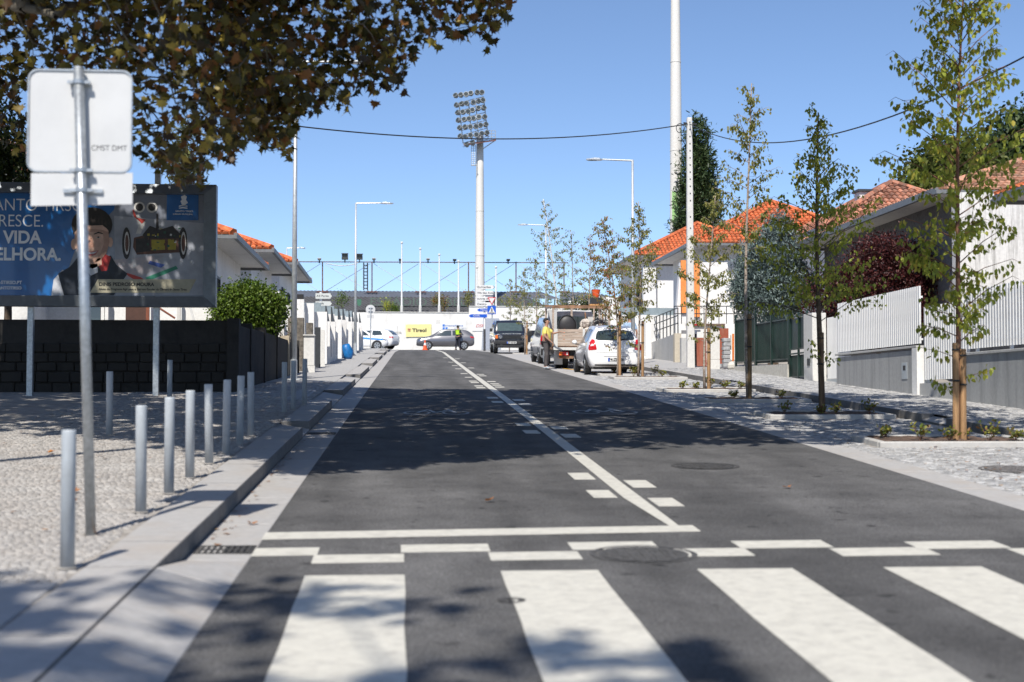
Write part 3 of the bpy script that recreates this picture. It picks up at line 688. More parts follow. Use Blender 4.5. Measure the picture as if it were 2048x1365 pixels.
flat('antenna', [(313, 428), (316, 428), (318, 458), (312, 458)], M_rb, 4)
rp_ = random.Random(5)
for k_ in range(34):
    u, v = rp_.uniform(288, 362), rp_.uniform(455, 502); a_, b_ = rp_.uniform(1.5, 6), rp_.uniform(1, 5)
    flat('component', [(u, v), (u+a_, v+rp_.uniform(-1, 1)), (u+a_, v+b_), (u, v+b_)], [M_rb, M_rw, M_rbr, mat('pcb_green', (.02, .09, .06), .5), M_ry][rp_.choice([0, 0, 1, 2, 3, 3, 4])], 4.5+.03*k_)
for wx, rr_ in [(253, 12), (366, 12)]:
    flat('wheel', ell(wx, 487, rr_*.72, 32), M_rb, 5); flat('wheel_hub', ell(wx+1, 487, rr_*.42, 23), M_rw, 6); flat('wheel_spokes', ell(wx+1, 487, rr_*.30, 17), M_rbr, 7)
flat('neck_arm', [(268, 432), (276, 430), (292, 445), (288, 452), (282, 468), (272, 468), (278, 450)], M_rw, 4)
for ex in (279, 304):
    flat('sensor_ring', ell(ex, 415, 11, 11), M_rw, 5); flat('sensor', ell(ex, 415, 7.5, 7.5), M_rb, 6)
flat('red_wire', [(265, 420), (268, 420), (274, 436), (292, 440), (284, 448), (276, 440), (268, 434)], mat('wire_red', (.4, .04, .03), .5), 7)
# crest block and caption
flat('logo_block', [(334, 388), (397, 388), (397, 441), (333, 441)], M_pb, 3)
flat('crest_emblem', [(362, 394), (369, 390), (374, 394), (372, 400), (376, 406), (371, 410), (372, 414), (364, 410), (361, 403), (364, 400)], M_pt, 4)
flat('crest_wave', [(358, 412), (366, 410), (375, 412), (375, 414), (366, 412.5), (358, 414)], M_pt, 4); flat('crest_wave', [(358, 416), (366, 414.5), (375, 416), (375, 418), (366, 417), (358, 418)], M_pt, 4)
ptext('SANTO TIRSO', 351, 424.5, 3.4, .001, 1.1, layer=4.5); ptext('CÂMARA MUNICIPAL', 346, 430, 2.6, .001, 1.1, layer=4.5)
flat('caption_band', [(196, 559), (393, 559), (378, 586), (180, 586)], mat('caption_band', (.40, .37, .27), .45, var=.08), 5)
ptext('DINIS PEDROSO MOURA', 198, 572, 6.6, .003, 1.02, m=M_black2, layer=6)
ptext('Aluno do Programa Agir para o Sucesso Escolar da Câmara de Santo Tirso.', 198, 580.5, 4.0, .0015, .98, m=M_black2, layer=6)

# ---------------------------------------------------------------- dark stone wall behind the billboard
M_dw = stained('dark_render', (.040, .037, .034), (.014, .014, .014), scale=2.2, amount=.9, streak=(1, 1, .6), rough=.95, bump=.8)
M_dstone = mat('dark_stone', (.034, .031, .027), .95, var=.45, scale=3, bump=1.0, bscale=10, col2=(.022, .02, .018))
WYY = 29.2; wz0 = gz(WYY)-.1; wx1 = at(456, 700, WYY).x; wx0 = at(-120, 700, WYY).x; wtop = at(200, 640, WYY).z
wl = thing('garden_wall', (-6, WYY, wz0), 'blackened stone and render wall standing behind the billboard posts', 'wall')
obj('render_course', MB().box(wx0, wx1, WYY+.03, WYY+.3, wz0+1.2, wtop), M_dw, wl)
obj('core', MB().box(wx0, wx1, WYY+.05, WYY+.29, wz0, wz0+1.2), M_joint if 0 else M_dw, wl)
random.seed(3); zc = wz0
while zc < wz0+1.19:
    hgt = random.uniform(.15, .24); hgt = min(hgt, wz0+1.21-zc)
    if hgt < .06: break
    x = wx0
    while x < wx1-.1:
        L = random.uniform(.22, .46); e = min(x+L, wx1)
        o = obj('stone', MB().box(x+.005, e-.005, WYY-random.uniform(0, .045), WYY+.1, zc+random.uniform(.003, .012), zc+hgt-random.uniform(.003, .012), rz=random.uniform(-.03, .03)), M_dstone, wl, bevel=.02, seg=1)
        x += L
    zc += hgt
obj('corner_pillar', MB().box(wx1-.02, wx1+.22, WYY-.05, WYY+.33, wz0, wtop+.04), M_dw, wl)
# the wall's return along the pavement, stepping up the hill
wr = thing('boundary_wall', (wx1+.1, 34, gz(34)), 'dark blackened concrete wall running uphill beside the left pavement with posts and panels', 'wall')
yy = WYY+.34; i = 0
xw = lambda y: wx1+.08+(y-29)*.045
for i, (ya, yb, hh) in enumerate([(29.6, 31.6, 1.5), (31.6, 33.8, 1.42), (33.8, 36.0, 1.32), (36, 38.3, 1.2), (38.3, 40.6, 1.05)]):
    obj('wall_panel', MB().add([(xw(ya), ya+.06, gz(ya)-.1), (xw(yb), yb-.06, gz(yb)-.1), (xw(yb), yb-.06, gz(ya)+hh), (xw(ya), ya+.06, gz(ya)+hh),
        (xw(ya)-.2, ya+.06, gz(ya)-.1), (xw(yb)-.2, yb-.06, gz(yb)-.1), (xw(yb)-.2, yb-.06, gz(ya)+hh), (xw(ya)-.2, ya+.06, gz(ya)+hh)],
        [(0, 1, 2, 3), (5, 4, 7, 6), (0, 3, 7, 4), (1, 5, 6, 2), (3, 2, 6, 7)]), M_dw, wr)
    obj('post', MB().box(xw(yb)-.22, xw(yb)+.03, yb-.06, yb+.1, gz(yb)-.1, gz(ya)+hh+.12), M_dw if i != 3 else mat('tan_post', (.45, .38, .28), .8, var=.15), wr)
# ---------------------------------------------------------------- roofs
def tiled(mb, A, B, U, Ls, ia, ib, tw=.21, tl=.38):
    """half-round tiles in courses: eave A->B, up-slope unit U, slope length Ls, ia/ib = how far the ends draw in at the top"""
    A, B, U = Vector(A), Vector(B), Vector(U).normalized(); W = (B-A).length; T = (B-A).normalized(); N = T.cross(U).normalized()
    if N.z < 0: N = -N
    nc = int(W/tw); nr = int(Ls/tl)
    for r in range(nr):
        s0 = r*tl; f0 = s0/Ls; a = ia*f0; b = W-ib*f0
        for c in range(nc):
            x = (c+.5)*tw
            if x < a+tw*.3 or x > b-tw*.3: continue
            jx = random.uniform(-.008, .008); jz = random.uniform(-.006, .006)
            vs = []
            for q, (ss, rad, hz) in enumerate([(s0-.04, tw*.46, .035), (s0+tl, tw*.36, .0)]):
                for k in range(5):
                    an = math.pi*k/4; vs.append(A+T*(x+jx-math.cos(an)*rad)+U*ss+N*(hz+jz+math.sin(an)*rad*.75))
            mb.add(vs, [(k, k+1, 6+k, 5+k) for k in range(4)]+[(0, 1, 2, 3, 4)])
def hipped(t_, x0, x1, y0, y1, ez, rise, mt=None, tw=.21, tl=.38, ridge='auto', fascia=.11, wallm=None, inset=.6, base=None, chimney=None):
    """hipped house: eave rectangle x0..x1,y0..y1 at height ez"""
    mt = mt or M_tile; wx, wy = x1-x0, y1-y0; h = min(wx, wy)/2
    if wx <= wy: r0, r1 = Vector(((x0+x1)/2, y0+h, ez+rise)), Vector(((x0+x1)/2, y1-h, ez+rise))
    else: r0, r1 = Vector((x0+h, (y0+y1)/2, ez+rise)), Vector((x1-h, (y0+y1)/2, ez+rise))
    c = [Vector((x0, y0, ez)), Vector((x1, y0, ez)), Vector((x1, y1, ez)), Vector((x0, y1, ez))]
    rf = MB()
    if wx <= wy: faces = [(c[0], c[1], r0, r0), (c[1], c[2], r1, r0), (c[2], c[3], r1, r1), (c[3], c[0], r0, r1)]
    else: faces = [(c[0], c[1], r1, r0), (c[1], c[2], r1, r1), (c[2], c[3], r0, r1), (c[3], c[0], r0, r0)]
    tl_ = MB()
    for a, b, p, q in faces:
        rf.add([a, b, p, q] if (p-q).length > .01 else [a, b, p], [(0, 1, 2, 3)] if (p-q).length > .01 else [(0, 1, 2)])
        T = (b-a).normalized(); m_ = (p+q)/2-(a+b)/2; U = m_-T*m_.dot(T); Ls = U.length
        ia = (q-a).dot(T); ib = (b-a).length-(p-a).dot(T)
        tiled(tl_, a, b, U, Ls, ia, ib, tw, tl)
    for a, r in ([(c[0], r0), (c[1], r0 if wx <= wy else r1), (c[2], r1), (c[3], r1 if wx <= wy else r0)]):
        n_ = int((r-a).length/.35)
        for k in range(n_):
            p = a+(r-a)*(k/n_); q = a+(r-a)*((k+1)/n_); tl_.tube([p+Vector((0, 0, .05)), q+Vector((0, 0, .07))], [.13, .11], 6)
    if (r1-r0).length > .3:
        n_ = int((r1-r0).length/.35)
        for k in range(n_):
            p = r0+(r1-r0)*(k/n_); q = r0+(r1-r0)*((k+1)/n_); tl_.tube([p+Vector((0, 0, .05)), q+Vector((0, 0, .05))], [.13, .11], 6)
    rb = MB(); rb.box(x0, x1, y0, y1, ez-.03, ez-.004); 
    ro = obj('roof', rf, mat('roof_bed', (.18, .09, .05), .9), t_)
    o = obj('roof_tiles', tl_, mt, ro); o['kind'] = 'stuff'
    obj('soffit', rb, M_white, ro)
    g = MB(); s = .1
    for a in [(x0-s, x1+s, y0-s, y0+.0), (x0-s, x1+s, y1, y1+s)]: g.box(a[0], a[1], a[2], a[3], ez-fascia, ez-.01)
    for a in [(x0-s, x0-.005, y0+.003, y1-.003), (x1+.005, x1+s, y0+.003, y1-.003)]: g.box(a[0], a[1], a[2], a[3], ez-fascia+.002, ez+.055)
    obj('gutter', g, mat('gutter', (.17, .18, .19), .5, var=.1), ro)
    i = inset; obj('wall', MB().box(x0+i, x1-i, y0+i, y1-i, base if base is not None else gz((y0+y1)/2)-.4, ez-.035), wallm or M_white, t_)
    return ro
def window(t_, axis, c, wd, z0, z1, at_, sgn, m=None, shutter=False):
    """a window: frame, pane and sill; axis 'y' faces along y"""
    a, b = c-wd/2, c+wd/2; d = .05*sgn
    def bx(u0, u1, v0, v1, w0, w1):
        w0, w1 = sorted((at_+w0*sgn, at_+w1*sgn))
        return (u0, u1, w0, w1, v0, v1) if axis == 'y' else (w0, w1, u0, u1, v0, v1)
    f = MB(); f.box(*bx(a, b, z0, z0+.07, .002, .06)); f.box(*bx(a, b, z1-.07, z1, .002, .06)); f.box(*bx(a, a+.07, z0+.07, z1-.07, .002, .06)); f.box(*bx(b-.07, b, z0+.07, z1-.07, .002, .06)); f.box(*bx((a+b)/2-.03, (a+b)/2+.03, z0+.07, z1-.07, .002, .05))
    w_ = obj('window', f, M_dark if shutter else M_white2, t_)
    obj('pane', MB().box(*bx(a+.071, b-.071, z0+.071, z1-.071, .003, .02)), m or M_glass, w_)
    obj('sill', MB().box(*bx(a-.08, b+.08, z0-.07, z0-.002, .002, .12)), M_granite_d, w_)

LH = [(38.0, 9.2, 0), (48.7, 9.2, 1), (60.0, 9.4, 2)]
names = ['white house with orange tiled roof nearest the billboard on the left', 'middle white house of the left row with orange tiled roof', 'farthest white house of the left row, its eave over the lamp post']
for (y0, L, i) in LH:
    ec = at([467, 543, 592][i], [470, 499, 525][i], y0)
    t_ = thing('house', (ec.x-4, y0, gz(y0)), names[i], 'house', 'white houses with orange roofs on the left')
    hipped(t_, ec.x-8.5, ec.x, y0, y0+L, ec.z, 1.75, wallm=M_white2, inset=.75)
    for c_ in (y0+2.4, y0+5.6): window(t_, 'x', c_, 1.1, ec.z-2.2, ec.z-.9, ec.x-.75, 1, shutter=True)
    for c_ in (ec.x-2.3, ec.x-5.5): window(t_, 'y', c_, 1.1, ec.z-2.3, ec.z-1.0, y0+.75, -1)
# older house and trees at the far left edge
e0 = at(62, 345, 34)
t_ = thing('house', (e0.x-4, 34, gz(34)), 'old house with dark brown tiled roof behind the sign at the left edge', 'house')
hipped(t_, e0.x-8, e0.x+.5, 34, 41, e0.z, 2.1, mt=M_tileo, wallm=M_white, inset=.7)
window(t_, 'y', e0.x-2.5, 1.2, e0.z-1.9, e0.z-.8, 34.7, -1)
# low structure seen under the billboard: porch posts, brown door, pipe
t_ = thing('porch', (-6, 36.5, gz(36)), 'white porch with brown doorway and posts glimpsed under the billboard', 'porch')
zz0 = gz(36.5)-.2
a = at(72, 640, 36.5).x; b = at(432, 640, 36.5).x; tz = at(0, 600, 36.5).z
obj('wall', MB().box(a, b, 36.5, 36.7, zz0, tz+.1), M_white2, t_)
for px_, wd, m_ in [(272, .5, mat('brown_door', (.07, .03, .02), .6)), (190, .28, M_glass)]:
    x = at(px_, 630, 36.5).x; obj('door', MB().box(x-wd/2, x+wd/2, 36.45, 36.497, zz0, tz), m_, t_)
for px_, m_ in [(205, M_white2), (213, M_white2), (295, mat('brown_post', (.20, .06, .03), .7)), (357, M_concl)]:
    x = at(px_, 630, 36.2).x; obj('post', MB().box(x-.04, x+.04, 36.2, 36.28, zz0, tz+.1), m_, t_)
p0, p1 = at(316, 615, 35.9), at(350, 637, 35.9); obj('handrail', MB().tube([p0, p1], .025, 6), mat('brown_post', (.2, .06, .03), .7), t_)
p0, p1 = at(375, 600, 35.9), at(388, 642, 35.9); obj('handrail', MB().tube([p0, p1], .03, 6), M_white2, t_)

# ---------------------------------------------------------------- white stepped garden walls up the left side
M_slate = mat('blue_grey_sheet', (.27, .33, .36), .5, .2, var=.08)
lw = lambda y: at(655, 728, 50).x+(y-50)*.008      # street face of the walls
def stepwall(y0, y1, h, label, pilH, n_=2, numbers=True):
    t_ = thing('garden_wall', (lw(y0), y0, gz(y0)), label, 'garden wall', 'white stepped garden walls up the left side')
    seg = (y1-y0)/n_
    for k in range(n_):
        a, b = y0+k*seg, y0+(k+1)*seg; x = lw(a)
        zt = gz(a)+h
        obj('panel', MB().add([(x-.18, a+.2, gz(a)-.1), (x, a+.2, gz(a)-.1), (x, b, gz(b)-.1), (x-.18, b, gz(b)-.1), (x-.18, a+.2, zt), (x, a+.2, zt), (x, b, zt), (x-.18, b, zt)],
            [(0, 3, 2, 1), (4, 5, 6, 7), (0, 1, 5, 4), (1, 2, 6, 5), (2, 3, 7, 6), (3, 0, 4, 7)]), M_white, t_)
        obj('pillar', MB().box(x-.24, x+.05, a-.03, a+.195, gz(a)-.1, zt+.28), M_white, t_)
        # sheet screen, raked, on top of the panel
        obj('sheet_screen', MB().add([(x-.13, a+.25, zt+.002), (x-.13, b, zt+.002), (x-.13, b, zt+.25), (x-.13, a+.25, zt+.85), (x-.09, a+.25, zt+.002), (x-.09, b, zt+.002), (x-.09, b, zt+.25), (x-.09, a+.25, zt+.85)],
            [(0, 1, 2, 3), (4, 7, 6, 5), (0, 3, 7, 4), (2, 1, 5, 6), (3, 2, 6, 7)]), M_dark, t_)
        obj('vent_slot', MB().box(x+.001, x+.02, a+seg*.5, a+seg*.5+.25, gz(a+seg*.5)+.35, gz(a+seg*.5)+1.0), M_granite_d, t_)
    # party wall running back from the street, facing the camera
    px_ = lw(y0)-.25
    obj('party_wall', MB().box(px_-2.8, px_, y0-.02, y0+.16, gz(y0)-.1, gz(y0)+pilH), M_white, t_)
    obj('sheet_screen', MB().box(px_-2.2, px_-.02, y0+.03, y0+.08, gz(y0)+pilH+.002, gz(y0)+pilH+.34), M_slate, t_)
    return t_
desc = ['nearest white stepped garden wall on the left with tall pillar toward the camera', 'second white garden wall on the left, behind the blue sack', 'third white garden wall up the left pavement', 'farthest white garden wall, just below the crest on the left']
for (y0, y1, h), d in zip([(50.5, 57.5, 1.35), (59, 67, 1.45), (69, 77, 1.4), (78, 88, 1.4)], desc): stepwall(y0, y1, h, d, 1.95)
# wide white front pillar, utility cabinet, low brown walls, blue pieces nearer
def blockthing(name, px0, px1, py0, py1, Y, dep, m, label, cat, group=None, **k):
    a, b = at(px0, py1, Y), at(px1, py0, Y)
    t_ = obj(name, MB().box(a.x, b.x, Y, Y+dep, a.z, b.z), m, **k)
    return tag(t_, label, cat, group)
def blockpart(name, px0, px1, py0, py1, Y, dep, m, parent, **k):
    a, b = at(px0, py1, Y), at(px1, py0, Y)
    return obj(name, MB().box(a.x, b.x, Y, Y+dep, a.z, b.z), m, parent, **k)
wp = thing('garden_wall', (at(640, 720, 49.3).x, 49.3, gz(49.3)), 'white stepped wall with blank square pillars beside the brown gate on the left', 'garden wall', 'white stepped garden walls up the left side')
for (a, b, c, d, Y) in [(568, 581, 607, 700, 47.9), (590, 608, 599, 700, 48.5), (609, 628, 607, 710, 48.9), (628, 654, 624, 728, 49.3)]:
    blockpart('pillar', a, b, c, d, Y, .25, M_white2, wp)
blockpart('dark_cap', 590, 607, 589, 598.6, 48.5, .2, M_black2, wp)
blockpart('terracotta_cap', 592, 604, 636, 643, 47.0, .3, mat('terracotta', (.50, .20, .10), .8, var=.2), wp)
cb = thing('utility_cabinet', (at(619, 745, 40.6).x, 40.6, gz(40.6)+PR), 'pale grey concrete utility cabinet against the left wall', 'utility cabinet')
blockpart('body', 607, 629, 672, 731, 41.3, .35, M_concl, cb, bevel=.01); blockpart('cap', 606, 630, 669.5, 671.5, 41.25, .4, M_concl, cb); blockpart('plinth', 606.5, 629.5, 731.5, 750, 41.28, .38, M_concl, cb)
gw = thing('gate_pier', (at(580, 700, 42).x, 42, gz(42)), 'rough brown stone piers and dark gate between lamp post and white pillars', 'gate pier')
blockpart('pier', 575, 607, 636, 752, 42.3, .4, mat('brown_stone', (.17, .15, .125), .9, var=.3, scale=9, bump=.8), gw)
blockpart('pier', 612, 625, 646, 740, 44.6, .4, mat('brown_stone', (.2, .17, .13), .9), gw)
blockpart('gate_leaf', 629, 641, 655, 738, 46, .06, M_dark, gw); blockpart('gate_leaf', 641, 650, 660, 735, 47.4, .06, M_concl, gw)
blockpart('rubble_bank', 541, 576, 690, 716, 41.5, 1.5, mat('brown_stone', (.2, .17, .13), .9), gw)
blockpart('low_wall', 541, 575, 680, 692, 43.5, .3, mat('brown_stone', (.2, .17, .13), .9), gw)
blockpart('low_parapet', 556, 580, 712, 768, 40.9, .2, mat('tan_post', (.45, .38, .28), .8, var=.15), gw)
# blue sack
q = at(690, 718, 52.2); sk = MB(); q = Vector((lw(55)+.35, 57.8, gz(57.8)+PR))
sk.tube([q+Vector((0, 0, .0)), q+Vector((.02, 0, .1)), q+Vector((.03, 0, .30)), q+Vector((-.04, 0, .50)), q+Vector((-.06, 0, .60))], [.14, .21, .22, .18, .14], 12)
for i_, v in enumerate(sk.v): sk.v[i_] = (v[0]+rng.uniform(-.012, .012), v[1]+rng.uniform(-.012, .012), v[2])
tag(obj('sack', sk, mat('blue_plastic', (.01, .15, .42), .4, var=.2), smooth=True), 'bright blue plastic sack standing against the left white wall', 'sack')
# ================================================================== VEGETATION
def fastmesh(name, V, Fc, m, parent=None, kind=None, tris=False):
    k = Fc.shape[1]; me = bpy.data.meshes.new(name)
    if parent: V = V-np.array(wloc(parent))
    me.vertices.add(len(V)); me.vertices.foreach_set('co', np.ascontiguousarray(V, dtype=np.float32).ravel())
    me.loops.add(Fc.size); me.loops.foreach_set('vertex_index', Fc.ravel().astype(np.int32))
    me.polygons.add(len(Fc)); me.polygons.foreach_set('loop_start', np.arange(0, Fc.size, k, dtype=np.int32))
    me.materials.append(m); me.update(calc_edges=True)
    o = bpy.data.objects.new(name, me); COL.objects.link(o); o.parent = parent
    if kind: o['kind'] = kind
    return o
OVATE = (np.array([(0, 0, 0), (.30, .32, .06), (.24, .66, .07), (0, 1, .0), (-.24, .66, .07), (-.30, .32, .06)]), [(0, 1, 2, 3), (0, 3, 4, 5)])
DIAM = (np.array([(0, 0, 0), (.34, .45, .05), (0, 1, 0), (-.34, .45, .05)]), [(0, 1, 2, 3)])
LOBED = (np.array([(0, -.05, 0), (.42, 0, .12), (.55, .42, .16), (.22, .5, .06), (0, 1, 0), (-.22, .5, .06), (-.55, .42, .16), (-.42, 0, .12)]), [(0, 1, 2, 3), (0, 3, 4, 4), (0, 4, 5, 5), (0, 5, 6, 7)])
LOBED = (LOBED[0], [(0, 1, 2, 3), (0, 3, 4, 5), (0, 5, 6, 7)])
NEEDLE = (np.array([(-.10, 0, 0), (.10, 0, 0), (.16, .6, .05), (0, 1, 0)]), [(0, 1, 2, 3)])
def rotmats(n_, tilt, rg, yaw=None):
    yw = rg.uniform(0, 2*np.pi, n_) if yaw is None else yaw; rl = rg.uniform(-1.2, 1.2, n_); pt = tilt
    cy, sy = np.cos(yw), np.sin(yw); cp, sp = np.cos(pt), np.sin(pt); cr, sr = np.cos(rl), np.sin(rl); o = np.zeros(n_); i = np.ones(n_)
    Rz = np.stack([np.stack([cy, -sy, o], 1), np.stack([sy, cy, o], 1), np.stack([o, o, i], 1)], 1)
    Rx = np.stack([np.stack([i, o, o], 1), np.stack([o, cp, -sp], 1), np.stack([o, sp, cp], 1)], 1)
    Ry = np.stack([np.stack([cr, o, sr], 1), np.stack([o, i, o], 1), np.stack([-sr, o, cr], 1)], 1)
    return Rz@Rx@Ry
def leafcloud(name, P_, size, m, parent, shape=OVATE, tilt=(-1.5, .5), rg=rng, kind='stuff', yaw=None):
    tv, tf = shape; n_ = len(P_)
    M = rotmats(n_, rg.uniform(tilt[0], tilt[1], n_), rg, yaw)
    sz = size*rg.uniform(.65, 1.25, n_)
    V = np.einsum('nij,kj->nki', M, tv)*sz[:, None, None]+np.asarray(P_)[:, None, :]
    k = len(tv); Fc = (np.array(tf)[None]+(np.arange(n_)*k)[:, None, None]).reshape(-1, len(tf[0]))
    return fastmesh(name, V.reshape(-1, 3), Fc, m, parent, kind)

def branchnet(root, C, mb, r0=.09, rmin=.006, power=.5, maxr=None):
    """join cluster centres into one branching limb system growing from root"""
    root = np.array(root); d = np.linalg.norm(C-root, axis=1); order = np.argsort(d); C = C[order]; d = d[order]; n_ = len(C)
    par = np.full(n_, -1)
    for i in range(1, n_):
        q = np.linalg.norm(C[:i]-C[i], axis=1)+.25*(d[:i]-0)*0
        j = np.argmin(q+.15*d[:i]); par[i] = j if q[j] < d[i]*.95 else -1
    cnt = np.ones(n_)
    for i in range(n_-1, 0, -1):
        if par[i] >= 0: cnt[par[i]] += cnt[i]
    tot = n_
    for i in range(n_):
        p = C[par[i]] if par[i] >= 0 else root
        ra = max(rmin, r0*(cnt[i]/tot)**power); rb = ra*.8
        mid = (p+C[i])/2+rng.uniform(-.05, .05, 3)*np.linalg.norm(C[i]-p)
        mb.tube([p, mid, C[i]], [ra, ra*.9, rb], 5 if ra > .02 else 3, caps=False)
    return C

# ---- plane trees: crowns overhead and their shade
BX = [-400, 0, 58, 66, 265, 285, 300, 330, 380, 405, 418, 440, 470, 510, 545, 578, 590, 602, 640, 680, 700, 760, 810, 822, 835, 860, 900, 940, 985, 1000, 1022, 1034, 1045, 6000]
BYY = [330, 330, 320, 330, 330, 300, 325, 362, 382, 380, 330, 325, 300, 285, 312, 300, 290, 238, 222, 232, 205, 195, 185, 130, 105, 98, 88, 86, 96, 60, 30, 0, -60, -60]
def pix(p):
    c, s = math.cos(PSI), math.sin(PSI); a = p[:, 0]*c-p[:, 1]*s; f = p[:, 0]*s+p[:, 1]*c; u = p[:, 2]-EYE
    cp, sp = math.cos(PIT), math.sin(PIT); d = f*cp+u*sp; v = -f*sp+u*cp
    return 1024+FPX*a/d, 682.5-FPX*v/d, d
SDH = (-sd.x, -sd.y); TE = math.tan(R(SUN_EL))/1.0
def shadow_of(p):
    q = p.copy(); g = np.vectorize(gz)
    hz = math.hypot(sd.x, sd.y)/sd.z
    y = p[:, 1]+3
    for _ in range(4):
        h = p[:, 2]-g(np.clip(y, 0, 120)); y = p[:, 1]-sd.y/sd.z*h
    x = p[:, 0]-sd.x/sd.z*h
    return x, y
def shade_ok(p):
    """keeps the crowns over the part of the street that they shade"""
    x, y = shadow_of(p); q = np.stack([x, y, np.vectorize(gz)(np.clip(y, 0, 120))], 1); px, py, d = pix(q)
    lo = np.interp(px, [-500, 0, 300, 420, 600, 700, 900, 1100, 1300, 1600, 2400], [882, 887, 900, 925, 950, 942, 925, 905, 890, 886, 870])
    up = np.interp(px, [300, 560, 740, 1280, 1400, 1700, 2400], [742, 765, 778, 782, 790, 800, 815])
    band = (py > up) & (py < lo) & (d > 5)
    left = (px < 430) & (d > 15) & (py < 885)
    fore = (y < 8.3-.35*np.clip(x+1, 0, 4)) & (x < 1.6) | (y < 5.6)
    gap = (py > 835) & (py < 862) & (px > 560) & (px < 2200) & (rng.random(len(p)) < .35)
    return (band | left | fore) & ~gap
def sample_crown(n_, lo, hi, cond=None):
    out = []; tot = 0
    while tot < n_:
        p = rng.uniform(lo, hi, (n_*4, 3)); px, py, d = pix(p)
        low = np.interp(px, BX, BYY)
        ok = ((py < low-8) | (d < .5)) & shade_ok(p) & (p[:, 2] > 3.2)
        ok &= ~((px > 1034) & (py > -45) & (d > .5))
        if cond is not None: ok &= cond(p, px, py)
        out.append(p[ok]); tot += ok.sum()
    return np.concatenate(out)[:n_]
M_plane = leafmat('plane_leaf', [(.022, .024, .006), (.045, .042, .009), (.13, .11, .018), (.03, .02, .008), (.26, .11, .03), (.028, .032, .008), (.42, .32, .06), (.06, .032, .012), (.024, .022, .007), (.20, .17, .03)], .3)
M_branch = mat('plane_bark', (.13, .11, .08), .85, var=.35, scale=7, bump=.6, col2=(.10, .09, .07))
def plane_tree(x, y, label, clusters, root, per=9, size=.15, detail=0, r0=.16):
    t_ = thing('plane_tree', (x, y, gz(max(y, 0))+PR-.05), label, 'tree', 'plane trees over the left pavement')
    mb = MB(); rt = Vector(root); b = Vector((x, y, gz(max(y, 0))+.05))
    mb.tube([b, b+Vector((0, 0, .25)), b*.5+rt*.5+Vector((.08, -.05, 0)), rt], [.30, .24, .2, r0*1.05], 12)
    obj('trunk', mb, M_branch, t_, smooth=True)
    lm = MB(); branchnet(root, clusters, lm, r0=r0, rmin=.0045); obj('limbs', lm, M_branch, t_, smooth=True)['kind'] = 'stuff'
    k = rng.poisson(per, len(clusters))+2; P_ = np.repeat(clusters, k, axis=0); P_ = P_+rng.normal(0, 1, P_.shape)*np.array([.17, .17, .12])
    px, py, d = pix(P_); low = np.interp(px, BX, BYY)+14*np.sin(px/9.0)+9*np.sin(px/23.0+1); ok = ((py < low-rng.exponential(5, len(px))) | (d < .5)) & ~((px > 1040) & (py > -35) & (d > .5))
    P_ = P_[ok]; px = px[ok]; py = py[ok]; d = d[ok]
    vis = (px > -40) & (px < 1060) & (py > -40) & (d > .5)
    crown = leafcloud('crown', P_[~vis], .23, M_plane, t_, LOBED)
    pv = P_[vis]
    if len(pv):
        tmpl = [plane_leaf(size*1.0, M_plane, seedk=i).mesh('leaf', M_plane) for i in range(6)]
        # singles: those that show largest against the sky at the crown's lower edge
        e = (np.interp(pix(pv)[0], BX, BYY)-pix(pv)[1]); idx = np.argsort(e)[:detail]
        for i in idx:
            s_ = random.uniform(.75, 1.15)
            inst('leaf', tmpl[i % 6], t_, pv[i], (random.uniform(-2.0, .2), random.uniform(-1, 1), random.uniform(0, 6.28)), (s_, s_, s_))
        rest = np.delete(pv, idx, axis=0)
        tv = np.array([v[:] for v in [tuple(vv.co) for vv in tmpl[0].vertices]]); tf = np.array([tuple(p.vertices) for p in tmpl[0].polygons])
        n_ = len(rest); M = rotmats(n_, rng.uniform(-2.0, .3, n_), rng); sz = rng.uniform(.7, 1.2, n_)
        V = np.einsum('nij,kj->nki', M, tv)*sz[:, None, None]+rest[:, None, :]
        Fc = (tf[None]+(np.arange(n_)*len(tv))[:, None, None]).reshape(-1, 3)
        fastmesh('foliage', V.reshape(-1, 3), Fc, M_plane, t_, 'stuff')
    return t_
# main tree: rooted off to the left, hanging into the picture
def pixcl(n_, y0, y1, pxr=(-60, 1040), pw=1.0, margin=14):
    out = []
    while len(out) < n_:
        px = random.uniform(*pxr); lo = np.interp(px, BX, BYY)-margin
        if lo < -30 or (px > 600 and random.random() < .38): continue
        py = lo-(lo+70)*random.random()**pw; Y_ = random.uniform(y0, y1); p = at(px, py, Y_); pp = np.array([tuple(p)])
        if shade_ok(pp)[0]: out.append(tuple(p))
    return np.array(out)
c1 = pixcl(400, 11, 15.5, pw=.8, margin=26); ce = pixcl(150, 12.0, 15, pxr=(262, 1034), pw=3.0, margin=10)
c2 = sample_crown(1900, (-6, 9, 4.5), (8, 27, 12.5), lambda p, px, py: (py < -25) & (p[:, 2] < EYE+.285*p[:, 1]+3.6+0*px))
def bandc(p, px, py):
    x, y = shadow_of(p); q = np.stack([x, y, np.vectorize(gz)(np.clip(y, 0, 120))], 1); a, b, d = pix(q)
    return (a > 480) & (a < 1760) & (b > 775) & (b < 935) & (py < -25) & (p[:, 2] < EYE+.285*p[:, 1]+4.2)
c5 = sample_crown(2000, (-5, 8, 4.5), (7, 28, 13), bandc)
ce2 = pixcl(130, 13.5, 17, pxr=(400, 612), pw=1.6, margin=4)
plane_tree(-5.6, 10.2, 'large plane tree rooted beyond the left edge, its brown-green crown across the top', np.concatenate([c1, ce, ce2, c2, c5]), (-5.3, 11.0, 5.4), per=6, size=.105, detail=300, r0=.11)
c3 = sample_crown(950, (-13, 14, 5.6), (-3.0, 27, 13), lambda p, px, py: (py < -20) | (px < 50))
